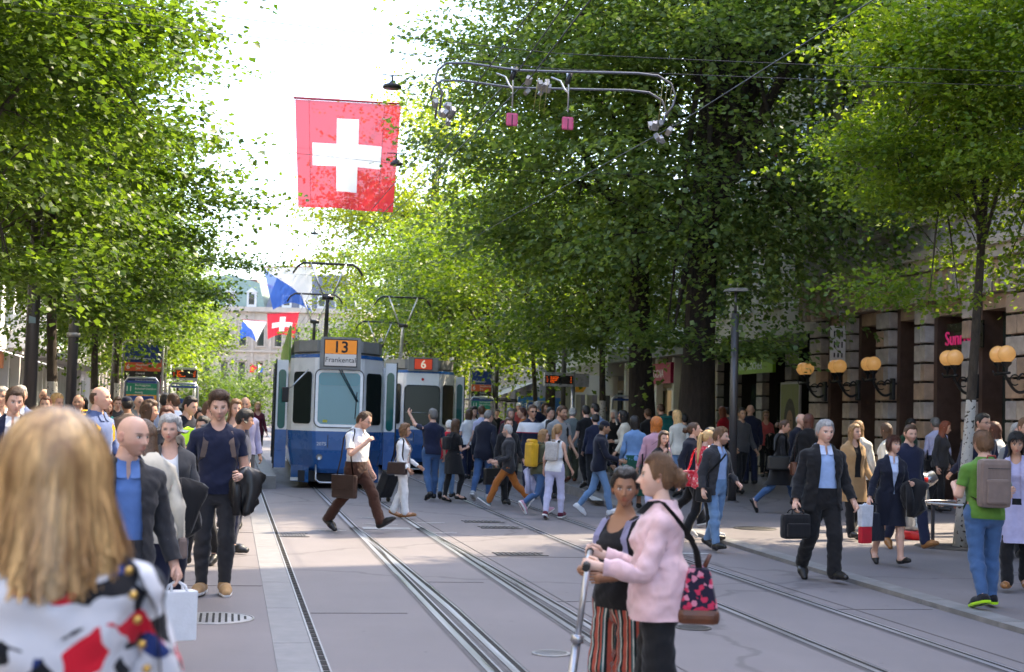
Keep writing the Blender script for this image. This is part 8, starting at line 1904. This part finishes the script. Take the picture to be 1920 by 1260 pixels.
# ================================================================== the two girls in front
_, fr1 = person('girl in black top and striped wide trousers looking at the camera', 1168, 879, 128, Y=7.3, grp='c', sex='f', lod=0, skin='brown', hair=('puff', 'black'), top=('tank', 'black'), legs=('wide', 'stripe_trousers'), pose=mix(ST, {'head': (38, 3, 0), 'shr': (4, 8, 0), 'elr': 84, 'inr': 24, 'shl': (2, 8, 0), 'ell': 80, 'inl': 30}), range=(1.40, 1.60))
backpack(fr1, 'purple striped backpack strap worn by the girl in the black top', cloth_of('lilac'), .26, .36, .12, pocket=False)
_, fr2 = person('girl in pink bomber jacket with a messy bun in profile', 1238, 853, 76, Y=6.75, grp='c', sex='f', lod=0, skin='pale', hair=('bun', 'light'), top=('tee', 'palepink'), jacket=('bomber', 'satin_pink'), legs=('wide', 'black'), pose=mix(ST, {'head': (0, 0, 0), 'shr': (20, 12, 0), 'elr': 66, 'inr': 0, 'shl': (20, 8, 0), 'ell': 66, 'inl': 8, 'curlr': 60, 'curll': 60}), range=(1.45, 1.66), fold=1.2, build=.95)
p0, p1, R3 = fr2['chest']; k2 = fr2['root'].to_scale()[2]
fb = empty('shoulder_bag'); fb.matrix_world = frame_at(p0, Matrix.Rotation(math.atan2(R3[1][0], R3[0][0]), 3, 'Z')); fb.scale = (k2, k2, k2); tag(fb, 'dark flowered bag with brown leather base on the girl in pink', 'bag', 'shoulder bags')
b = MB(); b.box((-.09, -.215, -.24), (.20, .15, .25), bev=.035)
for v in b.bm.verts: t = np.clip((v.co.z+.365)/.25, 0, 1); v.co.y = -.215+(v.co.y+.215)*(1.55-.75*t); v.co.x = -.09+(v.co.x+.09)*(1.1-.3*t)
b.build('bag_body', cloth_of('dark_flowers'), fb); b = MB(); b.box((-.09, -.215, -.385), (.225, .238, .09), bev=.035); b.build('leather_base', cloth_of('brown_leather'), fb)
ribbon([(-.15, -.215, -.12), (-.195, -.195, -.02), (-.205, -.150, .07), (-.185, -.085, .155), (-.145, -.03, .215), (-.105, .0, .245), (-.085, .06, .235), (-.08, .12, .17)], .042, (.35, 1, .25)).build('strap', cloth_of('black'), fb)
MB().tube([(-.12, -.25, -.12), (-.10, -.28, -.05), (-.06, -.28, -.05), (-.04, -.25, -.12)], .010, 6).build('handle', cloth_of('brown_leather'), fb)
# scooter held by the girl in pink
hr_, hl_ = fr2['handr'][1], fr2['handl'][1]; mid = (hr_+hl_)/2
foot_ = Vector((mid.x-.14, mid.y-.10, .10))
sc = empty('kick_scooter', (0, 0, 0)); tag(sc, 'silver kick scooter held by the girl in pink', 'scooter')
top_ = Vector((mid.x, mid.y, mid.z-.02)); ax = (foot_-top_)
MB().tube([top_, top_+ax*.40], .015, 12).build('upper_tube', alu_m, sc); MB().tube([top_+ax*.40, foot_], .021, 12).build('lower_tube', alu_m, sc)
MB().tube([top_+ax*.39, top_+ax*.43], .032, 12).build('clamp', alu_m, sc); MB().tube([hl_+(hl_-hr_)*.25, hr_+(hr_-hl_)*.25], .013, 10).build('handlebar', alu_m, sc)
for a, b_ in ((hl_, hr_), (hr_, hl_)): d = (a-b_).normalized(); MB().tube([a-d*.05, a+d*.09], .019, 12).build('grip', black_m, sc)
MB().lathe([(0, -.014), (.045, -.014), (.052, 0), (.045, .014), (0, .014)], (foot_.x, foot_.y, .052), 16, Matrix.Rotation(R_(90), 3, 'X')).build('front_wheel', black_m, sc)
dirv = Vector((.95, -.25, 0)).normalized(); MB().tube([foot_, foot_+dirv*.14+Vector((0, 0, -.01))], .02).build('neck', alu_m, sc); MB().box(foot_+dirv*.36+Vector((0, 0, -.01)), (.46, .10, .03), rot=math.atan2(dirv.y, dirv.x), bev=.008).build('deck', alu_m, sc)
MB().lathe([(0, -.014), (.045, -.014), (.052, 0), (.045, .014), (0, .014)], tuple(foot_+dirv*.62-Vector((0, 0, .048))), 16, Matrix.Rotation(R_(90), 3, 'X')).build('rear_wheel', black_m, sc)
